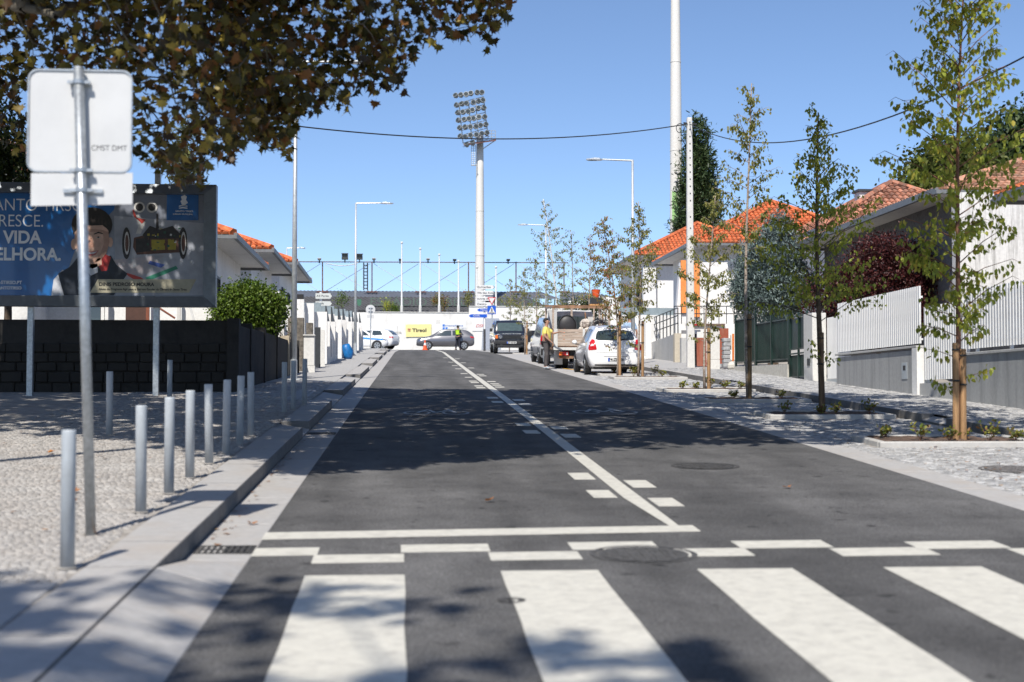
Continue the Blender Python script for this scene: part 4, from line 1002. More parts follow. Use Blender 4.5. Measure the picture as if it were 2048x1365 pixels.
def leftc(p, px, py):
    x, y = shadow_of(p); q = np.stack([x, y, np.vectorize(gz)(np.clip(y, 0, 120))], 1); a, b, d = pix(q)
    return (a > -250) & (a < 600) & (b > 765) & (b < 860) & (py < -20)
c3 = np.concatenate([c3, sample_crown(280, (-13, 10, 6), (-2.0, 27, 13), leftc)])
plane_tree(-9.5, 19, 'plane tree behind the billboard side, shading the billboard and stone wall', c3, (-9.3, 19.5, 5.6), per=15, size=.17)
def forec(p, px, py):
    x, y = shadow_of(p); return (x < -1.3) & (y < 8.0) & (y > 4.6)
c4 = np.concatenate([sample_crown(120, (-11, -12, 11.5), (2.2, 1.6, 15), lambda p, px, py: shadow_of(p)[1] > 4.2), sample_crown(170, (-11, -12, 11.5), (-2.0, 1.6, 15), forec)])
plane_tree(-5.4, -4.5, 'plane tree behind the camera whose shade falls on the zebra crossing', c4, (-5.3, -4, 9.0), per=15, size=.17)

# ---- slender birches in the parking bays
M_birch = leafmat('birch_leaf', [(.28, .33, .045), (.42, .48, .07), (.18, .23, .04), (.54, .56, .09), (.22, .27, .05), (.56, .46, .08), (.30, .36, .05)], .5)
M_birchd = leafmat('birch_leaf_olive', [(.17, .19, .05), (.28, .28, .07), (.12, .14, .04), (.36, .32, .09), (.20, .22, .06)], .45)
M_birchr = leafmat('birch_leaf_red', [(.20, .21, .06), (.30, .30, .08), (.14, .15, .05), (.38, .33, .09), (.42, .10, .06), (.22, .23, .07), (.16, .17, .05)], .45)
M_stem = mat('stem_brown', (.20, .09, .05), .7, var=.3, scale=6)
M_tie = mat('rubber_tie', (.02, .02, .02), .7)
def birch(x, y, h, label, crown0=.22, rad=.8, nb=34, nleaf=1500, leaf=.055, m=None, stake=1.35, stakes=((.07, -.05),), sx=0, lean=(0, 0), trunk=.03, bark=None, seed=0, low=0, top_thin=1.0, base=0.0, group='young birches planted between the parking bays', stakecol=None, prof=None):
    rg = np.random.default_rng(100+seed); m = m or M_birch; bark = bark or M_bark
    z0 = gz(y)+base; t_ = thing('birch_tree', (x, y, z0), label, 'tree', group)
    tp_ = []; n_ = 9
    for i in range(n_+1):
        f = i/n_; tp_.append(Vector((x+lean[0]*f*f+math.sin(f*5+seed)*.035, y+lean[1]*f+math.cos(f*4+seed)*.03, z0+h*f)))
    tm = MB(); tm.tube(tp_, [trunk*(1-.85*i/n_)+.004 for i in range(n_+1)], 8); obj('trunk', tm, bark, t_, smooth=True)
    def tr(f):
        k = min(n_-1, int(f*n_)); return tp_[k].lerp(tp_[k+1], f*n_-k)
    bm = MB(); pts = []; wts = []
    for b in range(nb):
        f = crown0+(1-crown0)*(b+.5)/nb*.97; s_ = tr(f); an = b*2.4+rg.uniform(-.5, .5)
        g = (f-crown0)/(1-crown0); R_ = rad*(prof(g) if prof else (1-g)**.6*min(1, .45+g*2.2)*1.0)*rg.uniform(.6, 1.15)
        up = rg.uniform(.5, 1.25)*(.6+.6*g)
        d = Vector((math.cos(an), math.sin(an), up)).normalized(); L = R_/max(.35, math.hypot(d.x, d.y))
        L = min(L, (z0+h-s_.z)*.9+.25)
        P0 = s_; P1 = s_+d*L*.5+Vector((0, 0, .0)); P2 = s_+d*L+Vector((0, 0, -.10*L)); P3 = P2+Vector((d.x, d.y, -.4))*.12*L
        bm.tube([P0, P1, P2, P3], [.009, .006, .0035, .002], 4, caps=False)
        for q in range(3):
            f2 = rg.uniform(.3, .9); a0 = P0.lerp(P2, f2); dd = Vector((rg.uniform(-1, 1), rg.uniform(-1, 1), rg.uniform(-.3, .9))).normalized()*L*.35
            bm.tube([a0, a0+dd*.6, a0+dd+Vector((0, 0, -.04))], [.004, .003, .002], 3, caps=False); pts.append((a0, a0+dd)); wts.append(dd.length)
        pts.append((P0.lerp(P2, .25), P3)); wts.append(L*.9)
    for k in range(low):
        f = crown0*rg.uniform(.5, .95); s_ = tr(f); an = rg.uniform(0, 6.28); d = Vector((math.cos(an), math.sin(an), .4)).normalized()*rad*.5
        bm.tube([s_, s_+d*.5, s_+d+Vector((0, 0, -.05))], [.006, .004, .002], 4, caps=False); pts.append((s_+d*.3, s_+d)); wts.append(rad*.4)
    pts.append((tr(.9), tr(1.0))); wts.append(.5)
    obj('branches', bm, bark, t_, smooth=True)['kind'] = 'stuff'
    wts = np.array(wts); wts /= wts.sum(); idx = rg.choice(len(pts), nleaf, p=wts); u = rg.uniform(0, 1, nleaf)
    A = np.array([tuple(pts[i][0]) for i in idx]); B = np.array([tuple(pts[i][1]) for i in idx])
    P_ = A+(B-A)*u[:, None]+rg.normal(0, .035, (nleaf, 3))*np.array([1, 1, 1.0])+np.array([0, 0, -.02])
    leafcloud('leaves', P_, leaf, m, t_, OVATE, tilt=(-2.2, -.4), rg=rg)
    if stake:
        for i, (dx, dy) in enumerate(stakes):
            s_ = MB(); hh = stake*(1-.06*i); s_.tube([(x+dx, y+dy, z0-.1), (x+dx+.01, y+dy, z0+hh-.02), (x+dx+.01, y+dy, z0+hh)], [.042, .042, .036], 10)
            so_ = tag(obj('tree_stake', s_, stakecol or M_wood), label.split(' birch')[0].strip() and ('round wooden stake tied to the '+label), 'stake', 'wooden stakes holding the young trees')
            so_['label'] = stake_label(label, i, len(stakes))
            tm = MB()
            for hz in (hh*.93, hh*.62): tm.tube([(x+dx-.05, y+dy-.045, z0+hz), (x+dx+.03, y+dy-.055, z0+hz), (x+.0, y+.05, z0+hz), (x-.04, y+.0, z0+hz)], .012, 4)
            tag(obj('rubber_tie', tm, M_tie), stake_label(label, i, len(stakes)).replace('round wooden stake', 'black rubber ties around the stake'), 'tie', 'rubber ties on the tree stakes')
    return t_
SHORT = {}
def stake_label(label, i, n_):
    k = SHORT.get(label, label); pre = 'round wooden stake' if n_ == 1 else ['left round wooden stake', 'right round wooden stake'][i]
    if n_ > 1 and i == 1: pre = 'right round wooden stake'
    return pre+' of the '+k
def B(label, short, **k):
    SHORT[label] = short; return label
birch(at(1913, 886, 18.0).x, 18.0, 6.3, B('tall leafy yellow-green birch nearest the camera at the right edge', 'birch nearest the camera'), crown0=.20, rad=1.05, nb=62, nleaf=4700, leaf=.080, stake=1.30, stakes=((-.03, -.06), (.075, -.04)), lean=(.22, 0), trunk=.04, seed=1, low=3, bark=M_stem,
      prof=lambda g: min(1.0, .55+g*1.1)*(1-g)**.38)
birch(at(1638, 830, 23.5).x+.02, 23.5, 5.15, B('bushy green young tree with dark trunk in front of the white gate', 'bushy tree before the white gate'), crown0=.30, rad=.80, nb=60, nleaf=3600, leaf=.070, stake=1.40, stakes=((.0, -.08),), trunk=.055, seed=2, low=4, bark=M_barkd,
      prof=lambda g: (1.35 if g < .33 else max(.3, 1.35-(g-.33)*2.5)), stakecol=mat('dark_stake', (.14, .09, .05), .8, var=.3, scale=4, stretch=(8, 8, .8)))
birch(at(1495, 803, 28.2).x, 28.2, 6.45, B('tall thin birch with pale upper trunk before the green fence', 'thin birch before the green fence'), crown0=.46, rad=.98, nb=32, nleaf=1500, leaf=.074, stake=1.75, stakes=((.03, -.07),), trunk=.038, seed=3, low=2, lean=(.1, 0), m=M_birchd,
      stakecol=mat('brown_stake', (.20, .13, .06), .8, var=.35, scale=4, stretch=(8, 8, .8)))
birch(at(1411, 783, 32.5).x, 32.5, 4.6, B('short birch with dark drooping clumps in front of the rusty gate', 'short birch before the rusty gate'), crown0=.30, rad=.85, nb=28, nleaf=2400, leaf=.066, stake=1.45, stakes=((.07, -.03),), trunk=.03, seed=4, low=3, lean=(.25, 0), m=M_birchd)
birch(at(1279, 757, 40.4).x, 40.4, 5.1, B('narrow birch standing right of the white hatchback', 'birch right of the hatchback'), crown0=.32, rad=.78, nb=36, nleaf=2400, leaf=.066, stake=1.65, stakes=((.085, -.03),), trunk=.032, seed=5, low=2, m=M_birchd)
birch(at(1236, 751, 42.2).x, 42.2, 4.75, B('birch with some red leaves directly behind the white hatchback', 'birch at the back of the hatchback'), crown0=.27, rad=1.0, nb=40, nleaf=2800, leaf=.068, stake=1.95, stakes=((.045, -.05),), trunk=.028, seed=6, low=2, m=M_birchr, lean=(-.45, 0))
birch(at(1049, 706, 74.5).x, 74.5, 4.6, B('small birch beside the black four-wheel drive', 'birch beside the black car'), crown0=.3, rad=.95, nb=22, nleaf=800, leaf=.08, stake=1.75, stakes=((.12, -.03),), trunk=.035, seed=7, m=M_birchd)
birch(at(1118, 706, 62).x, 62, 7.1, B('tallest distant birch, its twin white trunks rising behind the silver van', 'twin-trunked distant birch'), crown0=.28, rad=1.25, nb=36, nleaf=1700, leaf=.075, stake=0, trunk=.05, seed=8, m=M_birchd, lean=(-.7, 0), bark=mat('white_bark', (.62, .60, .56), .8, var=.2, scale=6))
birch(at(1150, 706, 60.5).x, 60.5, 5.6, B('slim distant birch rising behind the flatbed cargo', 'slim birch behind the cargo'), crown0=.35, rad=.9, nb=22, nleaf=650, leaf=.07, stake=0, trunk=.035, seed=9, m=M_birchd, lean=(-.2, 0))
birch(at(1172, 706, 53).x+.2, 53.5, 5.0, B('red-tinged birch above the flatbed truck cab', 'red-tinged birch over the truck'), crown0=.45, rad=.95, nb=22, nleaf=700, leaf=.068, stake=0, trunk=.03, seed=10, m=M_birchr)
birch(at(1020, 690, 84).x, 84, 4.4, B('hazy small birch left of the far street lamp by the crest', 'small birch by the crest'), crown0=.3, rad=1.0, nb=20, nleaf=600, leaf=.09, stake=0, trunk=.035, seed=11, m=M_birchd)
birch(at(1072, 690, 70).x, 70, 4.7, B('sparse birch right of the black four-wheel drive', 'sparse birch right of the black car'), crown0=.3, rad=.95, nb=20, nleaf=600, leaf=.08, stake=1.9, stakes=((.1, 0),), trunk=.035, seed=12, m=M_birchd)
# tree pits: granite frame, soil and young shrubs
M_gk = stained('granite_edge', (.44, .43, .41), (.38, .34, .29), scale=2, amount=.5, streak=(1, 1, 1), rough=.85)
bed_lab = ['under the nearest birch at the right edge', 'under the bushy tree before the white gate', 'under the thin birch before the green fence', 'under the short birch before the rusty gate', 'under the birch right of the hatchback', 'behind the white hatchback', 'under the distant twin-trunked birch', 'beside the black four-wheel drive']
M_sh = leafmat('shrub_leaf', [(.12, .17, .03), (.20, .22, .04), (.30, .28, .05), (.09, .12, .03), (.28, .14, .06)], .35)
for i, yb in enumerate(BEDS):
    t_ = thing('tree_pit', (7.05, yb, gz(yb)), 'granite edged soil bed '+bed_lab[i], 'planting bed', 'granite edged tree pits across the bays')
    x0, x1, d = 6.0, 8.1, .58
    for a in [(x0, x1, yb-d, yb-d+.1), (x0, x1, yb+d-.1, yb+d), (x0, x0+.1, yb-d+.104, yb+d-.104), (x1-.1, x1, yb-d+.104, yb+d-.104)]:
        obj('kerb_edge', MB().slope(a[0], a[1], a[2], a[3], -.1, .065), M_gk, t_, bevel=.012, seg=1)
    s_ = MB(); nx_, ny_ = 18, 9; vs = []
    for jj in range(ny_+1):
        for ii in range(nx_+1):
            y_ = yb-d+.11+jj*(2*d-.22)/ny_; vs.append((x0+.11+ii*(x1-x0-.22)/nx_, y_, gz(y_)+.03+rng.uniform(0, .035)))
    s_.add(vs, [(jj*(nx_+1)+ii, jj*(nx_+1)+ii+1, (jj+1)*(nx_+1)+ii+1, (jj+1)*(nx_+1)+ii) for jj in range(ny_) for ii in range(nx_)]); obj('soil', s_, M_soil, t_)
bed_short = ['under the nearest birch', 'by the white gate', 'by the green fence', 'by the rusty gate', 'right of the hatchback', 'behind the hatchback']
POS = ['left end', 'left middle', 'middle', 'right middle', 'right end', 'far right end']
for i, yb in enumerate(BEDS[:6]):
    n_ = [6, 4, 2, 5, 2, 3][i]
    for k in range(n_):
        px_ = 6.25+(k+.5)*1.75/n_+rng.uniform(-.06, .06); y_ = yb+rng.uniform(-.35, .25); hh = rng.uniform(.14, .30); z0 = gz(y_)+.04
        lab = f'small leafy shrub at the {POS[k if n_ > 3 else k*2]} of the bed {bed_short[i]}'
        t_ = thing('small_shrub', (px_, y_, z0), lab, 'shrub', 'young shrubs in the tree pits')
        st = MB(); lp_ = []
        for q in range(7):
            an = q*2.2; e = Vector((px_+math.cos(an)*hh*.45, y_+math.sin(an)*hh*.45, z0+hh*rng.uniform(.6, 1))); st.tube([(px_, y_, z0), e], [.005, .002], 3, caps=False)
            for w_ in range(9): f = rng.uniform(.35, 1.05); lp_.append((px_+(e.x-px_)*f+rng.normal(0, .02), y_+(e.y-y_)*f+rng.normal(0, .02), z0+(e.z-z0)*f))
        obj('stems', st, M_stem, t_); leafcloud('leaves', np.array(lp_), .06, M_sh, t_, OVATE, tilt=(-.6, 1.2))

# ---- dense crowns
def crown(name, label, cat, x, y, z0, blobs, n_, leaf, m, shape=OVATE, trunk=None, tilt=(-1.6, .8), group=None, bark=None, inner=.45, core=True, seed=0, spread=1.5):
    """blobs = (dx,dy,dz,rx,ry,rz); leaves gathered in shoots over an uneven volume"""
    rg = np.random.default_rng(500+seed); t_ = thing(name, (x, y, z0), label, cat, group)
    if trunk:
        tm = MB(); tm.tube([(x, y, z0-.1), (x+.03, y, z0+trunk[1]*.5), (x, y, z0+trunk[1])], [trunk[0], trunk[0]*.8, trunk[0]*.5], 8)
        for b in blobs: tm.tube([(x, y, z0+trunk[1]*.6), (x+b[0], y+b[1], z0+b[2])], [trunk[0]*.4, trunk[0]*.15], 5)
        obj('trunk', tm, bark or M_barkd, t_)
    vol = np.array([b[3]*b[4]*b[5] for b in blobs])**.67; vol /= vol.sum(); per = 14; ns = max(4, n_//per)
    bi = rg.choice(len(blobs), ns, p=vol); Bb = np.array(blobs)[bi]
    d = rg.normal(0, 1, (ns, 3)); d /= np.linalg.norm(d, axis=1)[:, None]; rr = rg.uniform(inner, 1.0, ns)**.5*(1+.10*np.sin(d[:, 0]*7+d[:, 2]*9)+rg.normal(0, .05, ns))
    C = np.array([x, y, z0])+Bb[:, :3]+d*Bb[:, 3:]*rr[:, None]
    sp_ = leaf*spread; P_ = np.repeat(C, per, axis=0)+rg.normal(0, sp_, (ns*per, 3))
    leafcloud('crown', P_, leaf, m, t_, shape, tilt=tilt, rg=rg)
    return t_
M_laurel = leafmat('laurel_leaf', [(.08, .15, .015), (.14, .22, .02), (.03, .06, .01), (.16, .22, .03), (.05, .09, .012)], .3)
q = at(500, 600, 36)
crown('laurel_bush', 'round clipped glossy green bush rising over the dark wall beside the billboard', 'bush', q.x, 36, gz(36), [(0, 0, 2.0, .82, .7, .52), (-.2, 0, 1.75, .7, .6, .55), (.25, 0, 1.8, .62, .6, .58)], 30000, .075, M_laurel, trunk=(.05, 1.6), seed=1, inner=.25)
sp = []
q2 = at(345, 320, 48)
M_conf = leafmat('conifer_leaf', [(.03, .06, .02), (.05, .08, .025), (.02, .04, .015), (.07, .10, .03)], .15)
M_conf2 = leafmat('yellow_conifer_leaf', [(.12, .14, .04), (.16, .17, .06), (.08, .10, .03)], .2)
def conifer(label, x, y, h, r, n_, leaf, m, seed, name='conifer_tree', group=None, fat=.5, spread=.8):
    bl = []; k = 7
    for i in range(k): f = (i+.5)/k; rr = r*((1-f)**fat)*(1 if i else .9); bl.append((0, 0, h*(.06+.92*f), rr, rr, h/k*.75))
    return crown(name, label, 'tree', x, y, gz(min(y, 110)), bl, n_, leaf, m, NEEDLE, trunk=(.18, h*.9), tilt=(-.4, 1.2), seed=seed, inner=.5, group=group, spread=spread)
conifer('yellowish conifer rising behind the billboard top', q2.x+.45, 48, at(345, 255, 48).z-gz(48), .95, 11000, .2, M_conf2, 3)
conifer('tall dark green cypress behind the concrete pole on the right', at(1397, 480, 84).x, 84, at(1395, 246, 84).z-gz(84), 1.8, 44000, .30, M_conf, 4, fat=.42)
M_spr = leafmat('blue_spruce_needle', [(.10, .15, .14), (.17, .22, .21), (.05, .08, .07), (.24, .30, .30), (.05, .08, .06)], .1)
ys_ = 47.5; q = at(1545, 640, ys_)
crown('blue_spruce', 'broad blue-grey spruce behind the dark green fence', 'tree', q.x, ys_, gz(ys_), [(0, 0, 2.6, 1.35, 1.2, 1.0), (-.1, 0, 3.5, 1.15, 1.1, .95), (.15, 0, 4.2, .8, .8, .8), (.3, 0, 4.9, .38, .4, .5), (-.75, 0, 2.7, .7, .8, .7), (.6, 0, 3.0, .9, .8, .7)], 36000, .15, M_spr, NEEDLE, trunk=(.2, 2.6), seed=5, tilt=(-.2, 1.4), inner=.35, spread=.9)
M_plum = leafmat('plum_leaf', [(.060, .012, .015), (.09, .02, .02), (.035, .010, .012), (.12, .035, .03), (.05, .02, .02)], .25)
ys_ = 37.5; q = at(1755, 600, ys_)
crown('plum_tree', 'wide dark red purple-leaved plum tree behind the white slat fence', 'tree', q.x, ys_, gz(ys_)+.4, [(0, 0, 2.3, 1.5, 1.0, .85), (-1.15, 0, 1.8, .9, .8, .7), (1.0, 0, 2.5, .95, .8, .75), (.3, 0, 3.1, 1.0, .8, .55), (-.5, 0, 1.1, 1.4, .8, .5), (1.1, 0, 1.5, .7, .8, .6), (-.5, 0, 2.3, .7, .7, .5)], 34000, .075, M_plum, trunk=(.07, 1.4), seed=6, inner=.2)
M_oak = leafmat('oak_leaf', [(.07, .10, .02), (.11, .14, .03), (.04, .06, .015), (.16, .17, .04)], .3)
q = at(1850, 330, 58)
crown('oak_tree', 'broad green tree showing over the old roof behind the nearest birch', 'tree', at(1905, 330, 58).x, 58, gz(58), [(0, 0, 7.6, 1.9, 1.8, 1.8), (-1.0, 0, 6.9, 1.3, 1.4, 1.6), (1.3, 0, 7.4, 1.2, 1.4, 1.4)], 20000, .24, M_oak, trunk=(.3, 6), seed=7, inner=.2)
crown('oak_tree', 'dark tree at the right edge above the old pinkish roof', 'tree', at(2070, 330, 64).x, 64, gz(64), [(0, 0, 9.9, 2.4, 2.0, 2.0), (-1, 0, 9.0, 1.2, 1.5, 1.2)], 12000, .26, M_conf, trunk=(.3, 6), seed=8, inner=.2)
M_dkg = leafmat('dark_leaf', [(.03, .05, .012), (.05, .07, .015), (.02, .03, .01), (.08, .10, .02)], .3)
crown('laurel_tree', 'dark green tree at the far left edge behind the road sign', 'tree', at(18, 300, 30).x, 30, gz(30), [(0, 0, 4.4, .75, .8, 1.3), (-.6, 0, 5.2, .9, .8, 1.3), (-.7, 0, 3.9, .8, .8, .7)], 14000, .10, M_dkg, trunk=(.1, 3.4), seed=9, inner=.2)
# rose by the brown pier, small plants along the right walls
crown('rose_bush', 'scraggly rose bush with reddish stems by the brown stone pier', 'bush', at(560, 690, 42).x, 42, gz(42)+.3, [(0, 0, .9, .25, .25, .5), (.1, 0, .4, .2, .2, .4)], 300, .06, leafmat('rose_leaf', [(.10, .05, .03), (.06, .09, .03), (.25, .08, .06)], .3), trunk=(.015, 1.2), seed=10, bark=M_stem)
# trees on top of the far wall
for i, (px_, y0, y1, wd, mm, lb) in enumerate([(683, 580, 620, .55, M_laurel, 'small round-headed tree on the far wall left of the second lamp post'), (775, 597, 626, .5, M_birch, 'yellow-green sapling on the far wall between two flagpoles'), (790, 610, 626, .6, M_laurel, 'low green sapling at the foot of a flagpole on the far wall'),
        (888, 586, 626, .42, M_birchr, 'dark red sapling on the far wall above the blue wall logo'), (872, 592, 610, .35, M_birchr, 'smaller red sapling beside the dark red one on the far wall'), (936, 583, 612, .5, M_birchd, 'thin olive sapling on the far wall left of the direction signs')]):
    Y_ = 121; a = at(px_, y1, Y_); b = at(px_, y0, Y_); hh = b.z-a.z
    t_ = crown('sapling', lb, 'tree', a.x, Y_, a.z, [(0, 0, hh*.55, wd*.8, wd*.8, hh*.42)], 420, .12, mm, trunk=(.03, hh*.6), seed=20+i, inner=.1)
# ================================================================== FAR END OF THE STREET
WY = 118.0
zg = gz(112)
def WP(px, py, Y=WY): return at(px, py, Y)
def fpoly(name, pts, Y, m, parent, dep=.02):
    return obj(name, MB().poly([tuple(WP(a, b, Y)) for a, b in pts], (0, dep, 0)), m, parent)
fw = thing('stadium_wall', (0, WY, zg), 'long weathered whitewashed wall with advertising boards across the end of the street', 'wall')
fwl = WP(560, 700).x; 
obj('wall', MB().box(WP(440, 700).x, WP(938, 700).x, WY, WY+.4, zg-.4, WP(800, 625.5).z), M_oldwall, fw)
obj('wall', MB().box(WP(938, 700).x, WP(1240, 700).x, WY, WY+.4, zg-.4, WP(960, 613).z), M_oldwall, fw)
obj('coping', MB().box(WP(735, 700).x, WP(937.5, 700).x, WY-.06, WY+.46, WP(800, 625.5).z, WP(800, 624).z), M_concl, fw)
obj('coping', MB().box(WP(938, 700).x, WP(1240, 700).x, WY-.06, WY+.46, WP(800, 613).z, WP(800, 611.6).z), M_concl, fw)
obj('wall_vent', MB().box(WP(872, 700).x, WP(881, 700).x, WY-.02, WY-.002, WP(0, 643, WY).z, WP(0, 636).z), M_concl, fw)
fpoly('painted_patch', [(966, 637), (998, 637), (1002, 650), (1002, 700), (963, 700)], WY-.012, mat('patch_grey', (.33, .36, .42), .8, var=.06), fw, .01)
def wtext(s, px, py, hpx, m, parent, Y=WY-.03, **k):
    q = WP(px, py, Y); return text('lettering', s, hpx/FPX*Y/.7, m, parent, (q.x, Y, q.z), depth=.003, **k)
M_sy = mat('board_yellow', (.76, .68, .30), .5, var=.03); M_swh = mat('board_white', (.70, .70, .69), .5, var=.03)
bd = thing('advertising_board', tuple(WP(837, 675, WY-.06)), 'yellow advertising board lettered Tirsol fixed to the far wall', 'signboard', 'advertising boards on the far wall')
fpoly('panel', [(811.5, 649.5), (862.5, 648.5), (862.5, 673.5), (812, 674.5)], WY-.08, M_sy, bd, .05)
wtext('Tirsol', 824.5, 664, 6.6, mat('ink_brown', (.05, .04, .03), .5), bd, Y=WY-.095, bold=.012, sx=1.28)
fpoly('emblem', [(815, 657.5), (821.5, 657.5), (821.5, 664), (815, 664)], WY-.09, mat('emblem_tan', (.55, .40, .20), .5), bd, .005)
fpoly('emblem_mark', [(815.5, 658), (821, 658), (821, 659.6), (818.8, 659.6), (818.8, 663.4), (817.6, 663.4), (817.6, 659.6), (815.5, 659.6)], WY-.1, mat('emblem_red', (.4, .1, .06), .5), bd, .005)
bd = thing('advertising_board', tuple(WP(768, 677, WY-.06)), 'white advertising board with a small orange emblem behind the parked white cars', 'signboard', 'advertising boards on the far wall')
fpoly('panel', [(743, 651), (794.5, 651), (794.5, 676.5), (743, 676.5)], WY-.06, M_swh, bd, .04)
fpoly('emblem', ell(751, 664.5, 3.2, 3.4, 12)[2:9]+[(750, 663)], WY-.075, mat('emblem_orange', (.75, .25, .08), .5), bd, .005)
fpoly('emblem', ell(753.5, 664.5, 3.4, 4.0, 14)[9:14]+[(753, 664)], WY-.08, mat('emblem_yellow', (.75, .55, .25), .5), bd, .005)
wtext('TORRE SENIOR', 760.5, 666.5, 3.0, mat('ink_grey', (.30, .28, .27), .5), bd, Y=WY-.07, sx=1.45)
bd = thing('advertising_board', tuple(WP(905, 662, WY-.06)), 'white board with blue squares and blue lettering behind the police officer', 'signboard', 'advertising boards on the far wall')
fpoly('panel', [(880, 642), (932, 642), (932, 664), (880, 664)], WY-.05, M_swh, bd, .03)
M_lb = mat('logo_blue', (.02, .17, .62), .5)
for a, b in [(885.2, 649.2), (885.2, 655), (891, 655)]: fpoly('logo_square', [(a, b), (a+4.4, b), (a+4.4, b+4.4), (a, b+4.4)], WY-.062, M_lb, bd, .006)
wtext('macatima', 890, 653.4, 4.2, mat('ink_blue', (.10, .20, .50), .5), bd, Y=WY-.06, sx=1.6); wtext('design', 908, 658.5, 4.2, mat('ink_pale', (.42, .45, .50), .5), bd, Y=WY-.06, sx=1.6)
bd = thing('advertising_board', tuple(WP(965, 662, WY-.06)), 'white board with red slanted initials at the right of the far wall', 'signboard', 'advertising boards on the far wall')
fpoly('panel', [(945, 640), (966, 640), (966, 662.5), (945, 662.5)], WY-.05, M_swh, bd, .03); 
wtext('DSPI', 951, 655, 6.0, mat('ink_red', (.55, .05, .05), .5), bd, Y=WY-.06, shear=.35, sx=1.1)
# grandstand roof behind
gs = thing('grandstand', (0, 134, zg), 'long grandstand behind the far wall with grey corrugated sheet roof and faded letters', 'grandstand')
def corr(name, px0, px1, y0, y1, Y0, Y1, m, lean=0, pitch=.36, amp=.12):
    a = at(px0, y1, Y0); b = at(px1, y1, Y0); zt = at(900, y0, Y1).z; n_ = int((b.x-a.x)/pitch*4); vs = []; 
    for i in range(n_+1):
        x = a.x+(b.x-a.x)*i/n_; q = [0, 1, 1, 0][i % 4]*amp
        vs += [(x, Y0-q, a.z), (x+lean, Y1-q, zt+q*.3)]
    return obj(name, MB().add(vs, [(2*i, 2*i+2, 2*i+3, 2*i+1) for i in range(n_)]), m, gs)
M_c1 = mat('sheet_grey', (.075, .075, .08), .7, .0, var=.12, scale=1.5); M_c2 = mat('sheet_blue_grey', (.10, .11, .135), .65, .0, var=.08, scale=1)
corr('lower_cladding', 560, 1120, 595.5, 624.5, 131, 134.5, M_c1, lean=-2.6); corr('upper_roof', 560, 1120, 583.8, 595, 134.6, 139, M_c2, lean=-1.4)
# curved roof end on the right
for k in range(14):
    px0, px1 = 1120+k*9, 1129+k*9; d0, d1 = (k/14)**2*13, ((k+1)/14)**2*13
    a = [tuple(at(px0, 584+d0, 139)), tuple(at(px1, 584+d1, 139)), tuple(at(px1, 625, 131)), tuple(at(px0, 625, 131))]
    obj('upper_roof', MB().add(a, [(0, 1, 2, 3)]), M_c2, gs)
M_gl = mat('faded_green', (.09, .13, .11), .8, var=.2)
q = at(739, 612, 131); text('lettering', 'ESTÁDIO  ABEL  ALVES  DE  FIGUEIREDO', 1.02, M_gl, gs, (q.x, 130.6, q.z), depth=.02, sx=1.28)
fpoly('crest_shield', [(714, 599), (723, 599), (722, 610), (718.5, 613), (714.5, 610)], 130.5, mat('shield_green', (.05, .16, .10), .6), gs, .05)
obj('truss_rail', MB().tube([at(730, 613.5, 130.7), at(960, 613.5, 130.7)], .05, 4), M_dark, gs)
obj('stand_interior', MB().box(at(716, 700, 126).x, at(733, 700, 126).x, 126, 126.3, zg, at(0, 617, 126).z), M_black2, gs)
# steel frame with bracing over the grandstand
M_rust = mat('rusty_steel', (.16, .075, .06), .8, .2, var=.3, scale=4)
ff = thing('steel_gantry', (0, 137, zg+4), 'long rusty steel frame with cross bracing standing on the grandstand roof', 'steel frame')
FY = 137
obj('top_beam', MB().tube([at(592, 524, FY), at(1135, 526, FY)], .045, 6), M_rust, ff)
px_posts = [645, 744, 841, 937, 1032, 1128]
for p in px_posts:
    obj('post', MB().tube([at(p, 586, FY), at(p, 524, FY)], .065, 6), M_rust, ff)
    obj('foot_plate', MB().box(at(p, 586, FY).x-.55, at(p, 586, FY).x+.55, FY-.2, FY+.2, at(p, 585.5, FY).z, at(p, 583, FY).z), M_rust, ff)
allp = [548]+px_posts
for a, b in zip(allp[:-1], allp[1:]):
    obj('brace', MB().tube([at(a+4, 528, FY), at(b-6, 583, FY)], .02, 4), M_concl, ff); obj('brace', MB().tube([at(a+6, 583, FY), at(b-4, 528, FY)], .02, 4), M_rust, ff)
ld = MB()
for p in (727.5, 735): ld.tube([at(p, 526, FY-.2), at(p, 581, FY-.2)], .06, 4)
obj('ladder_rails', ld, M_dark, ff)
rm = MB().tube([(0, 0, 0), (.36, 0, 0)], .045, 4).mesh('rung', M_dark)
for k in range(8): p = at(727.5, 531+k*6.6, FY-.2); inst('rung', rm, ff, p)
cbz = MB(); pp = [at(652+i*8, 527+5*math.sin(i/8*math.pi)+(-1 if i == 8 else 0), FY-.3) for i in range(9)]; cbz.tube(pp, .04, 4); obj('slack_cable', cbz, M_concl, ff)
def flood(px, py, w_, h_, label, m, Y=FY):
    q = at(px, py, Y); s = Y/FPX; t_ = thing('floodlight', tuple(q), label, 'floodlight', 'small floodlights along the rusty frame')
    W, Hh = w_*s/2, h_*s
    obj('housing', MB().poly([(q.x-W, Y-.3, q.z+.05), (q.x+W, Y-.3, q.z+.05), (q.x+W*.92, Y-.5, q.z+Hh), (q.x-W*.92, Y-.5, q.z+Hh)], (0, .35, 0)), m, t_)
    obj('bracket', MB().box(q.x-.06, q.x+.06, Y-.2, Y-.1, q.z-.25, q.z+.05), M_dark, t_)
    obj('hood', MB().box(q.x-W*1.05, q.x+W*1.05, Y-.62, Y-.1, q.z+Hh+.005, q.z+Hh+.05), m, t_)
M_fd = mat('flood_dark', (.10, .11, .11), .6)
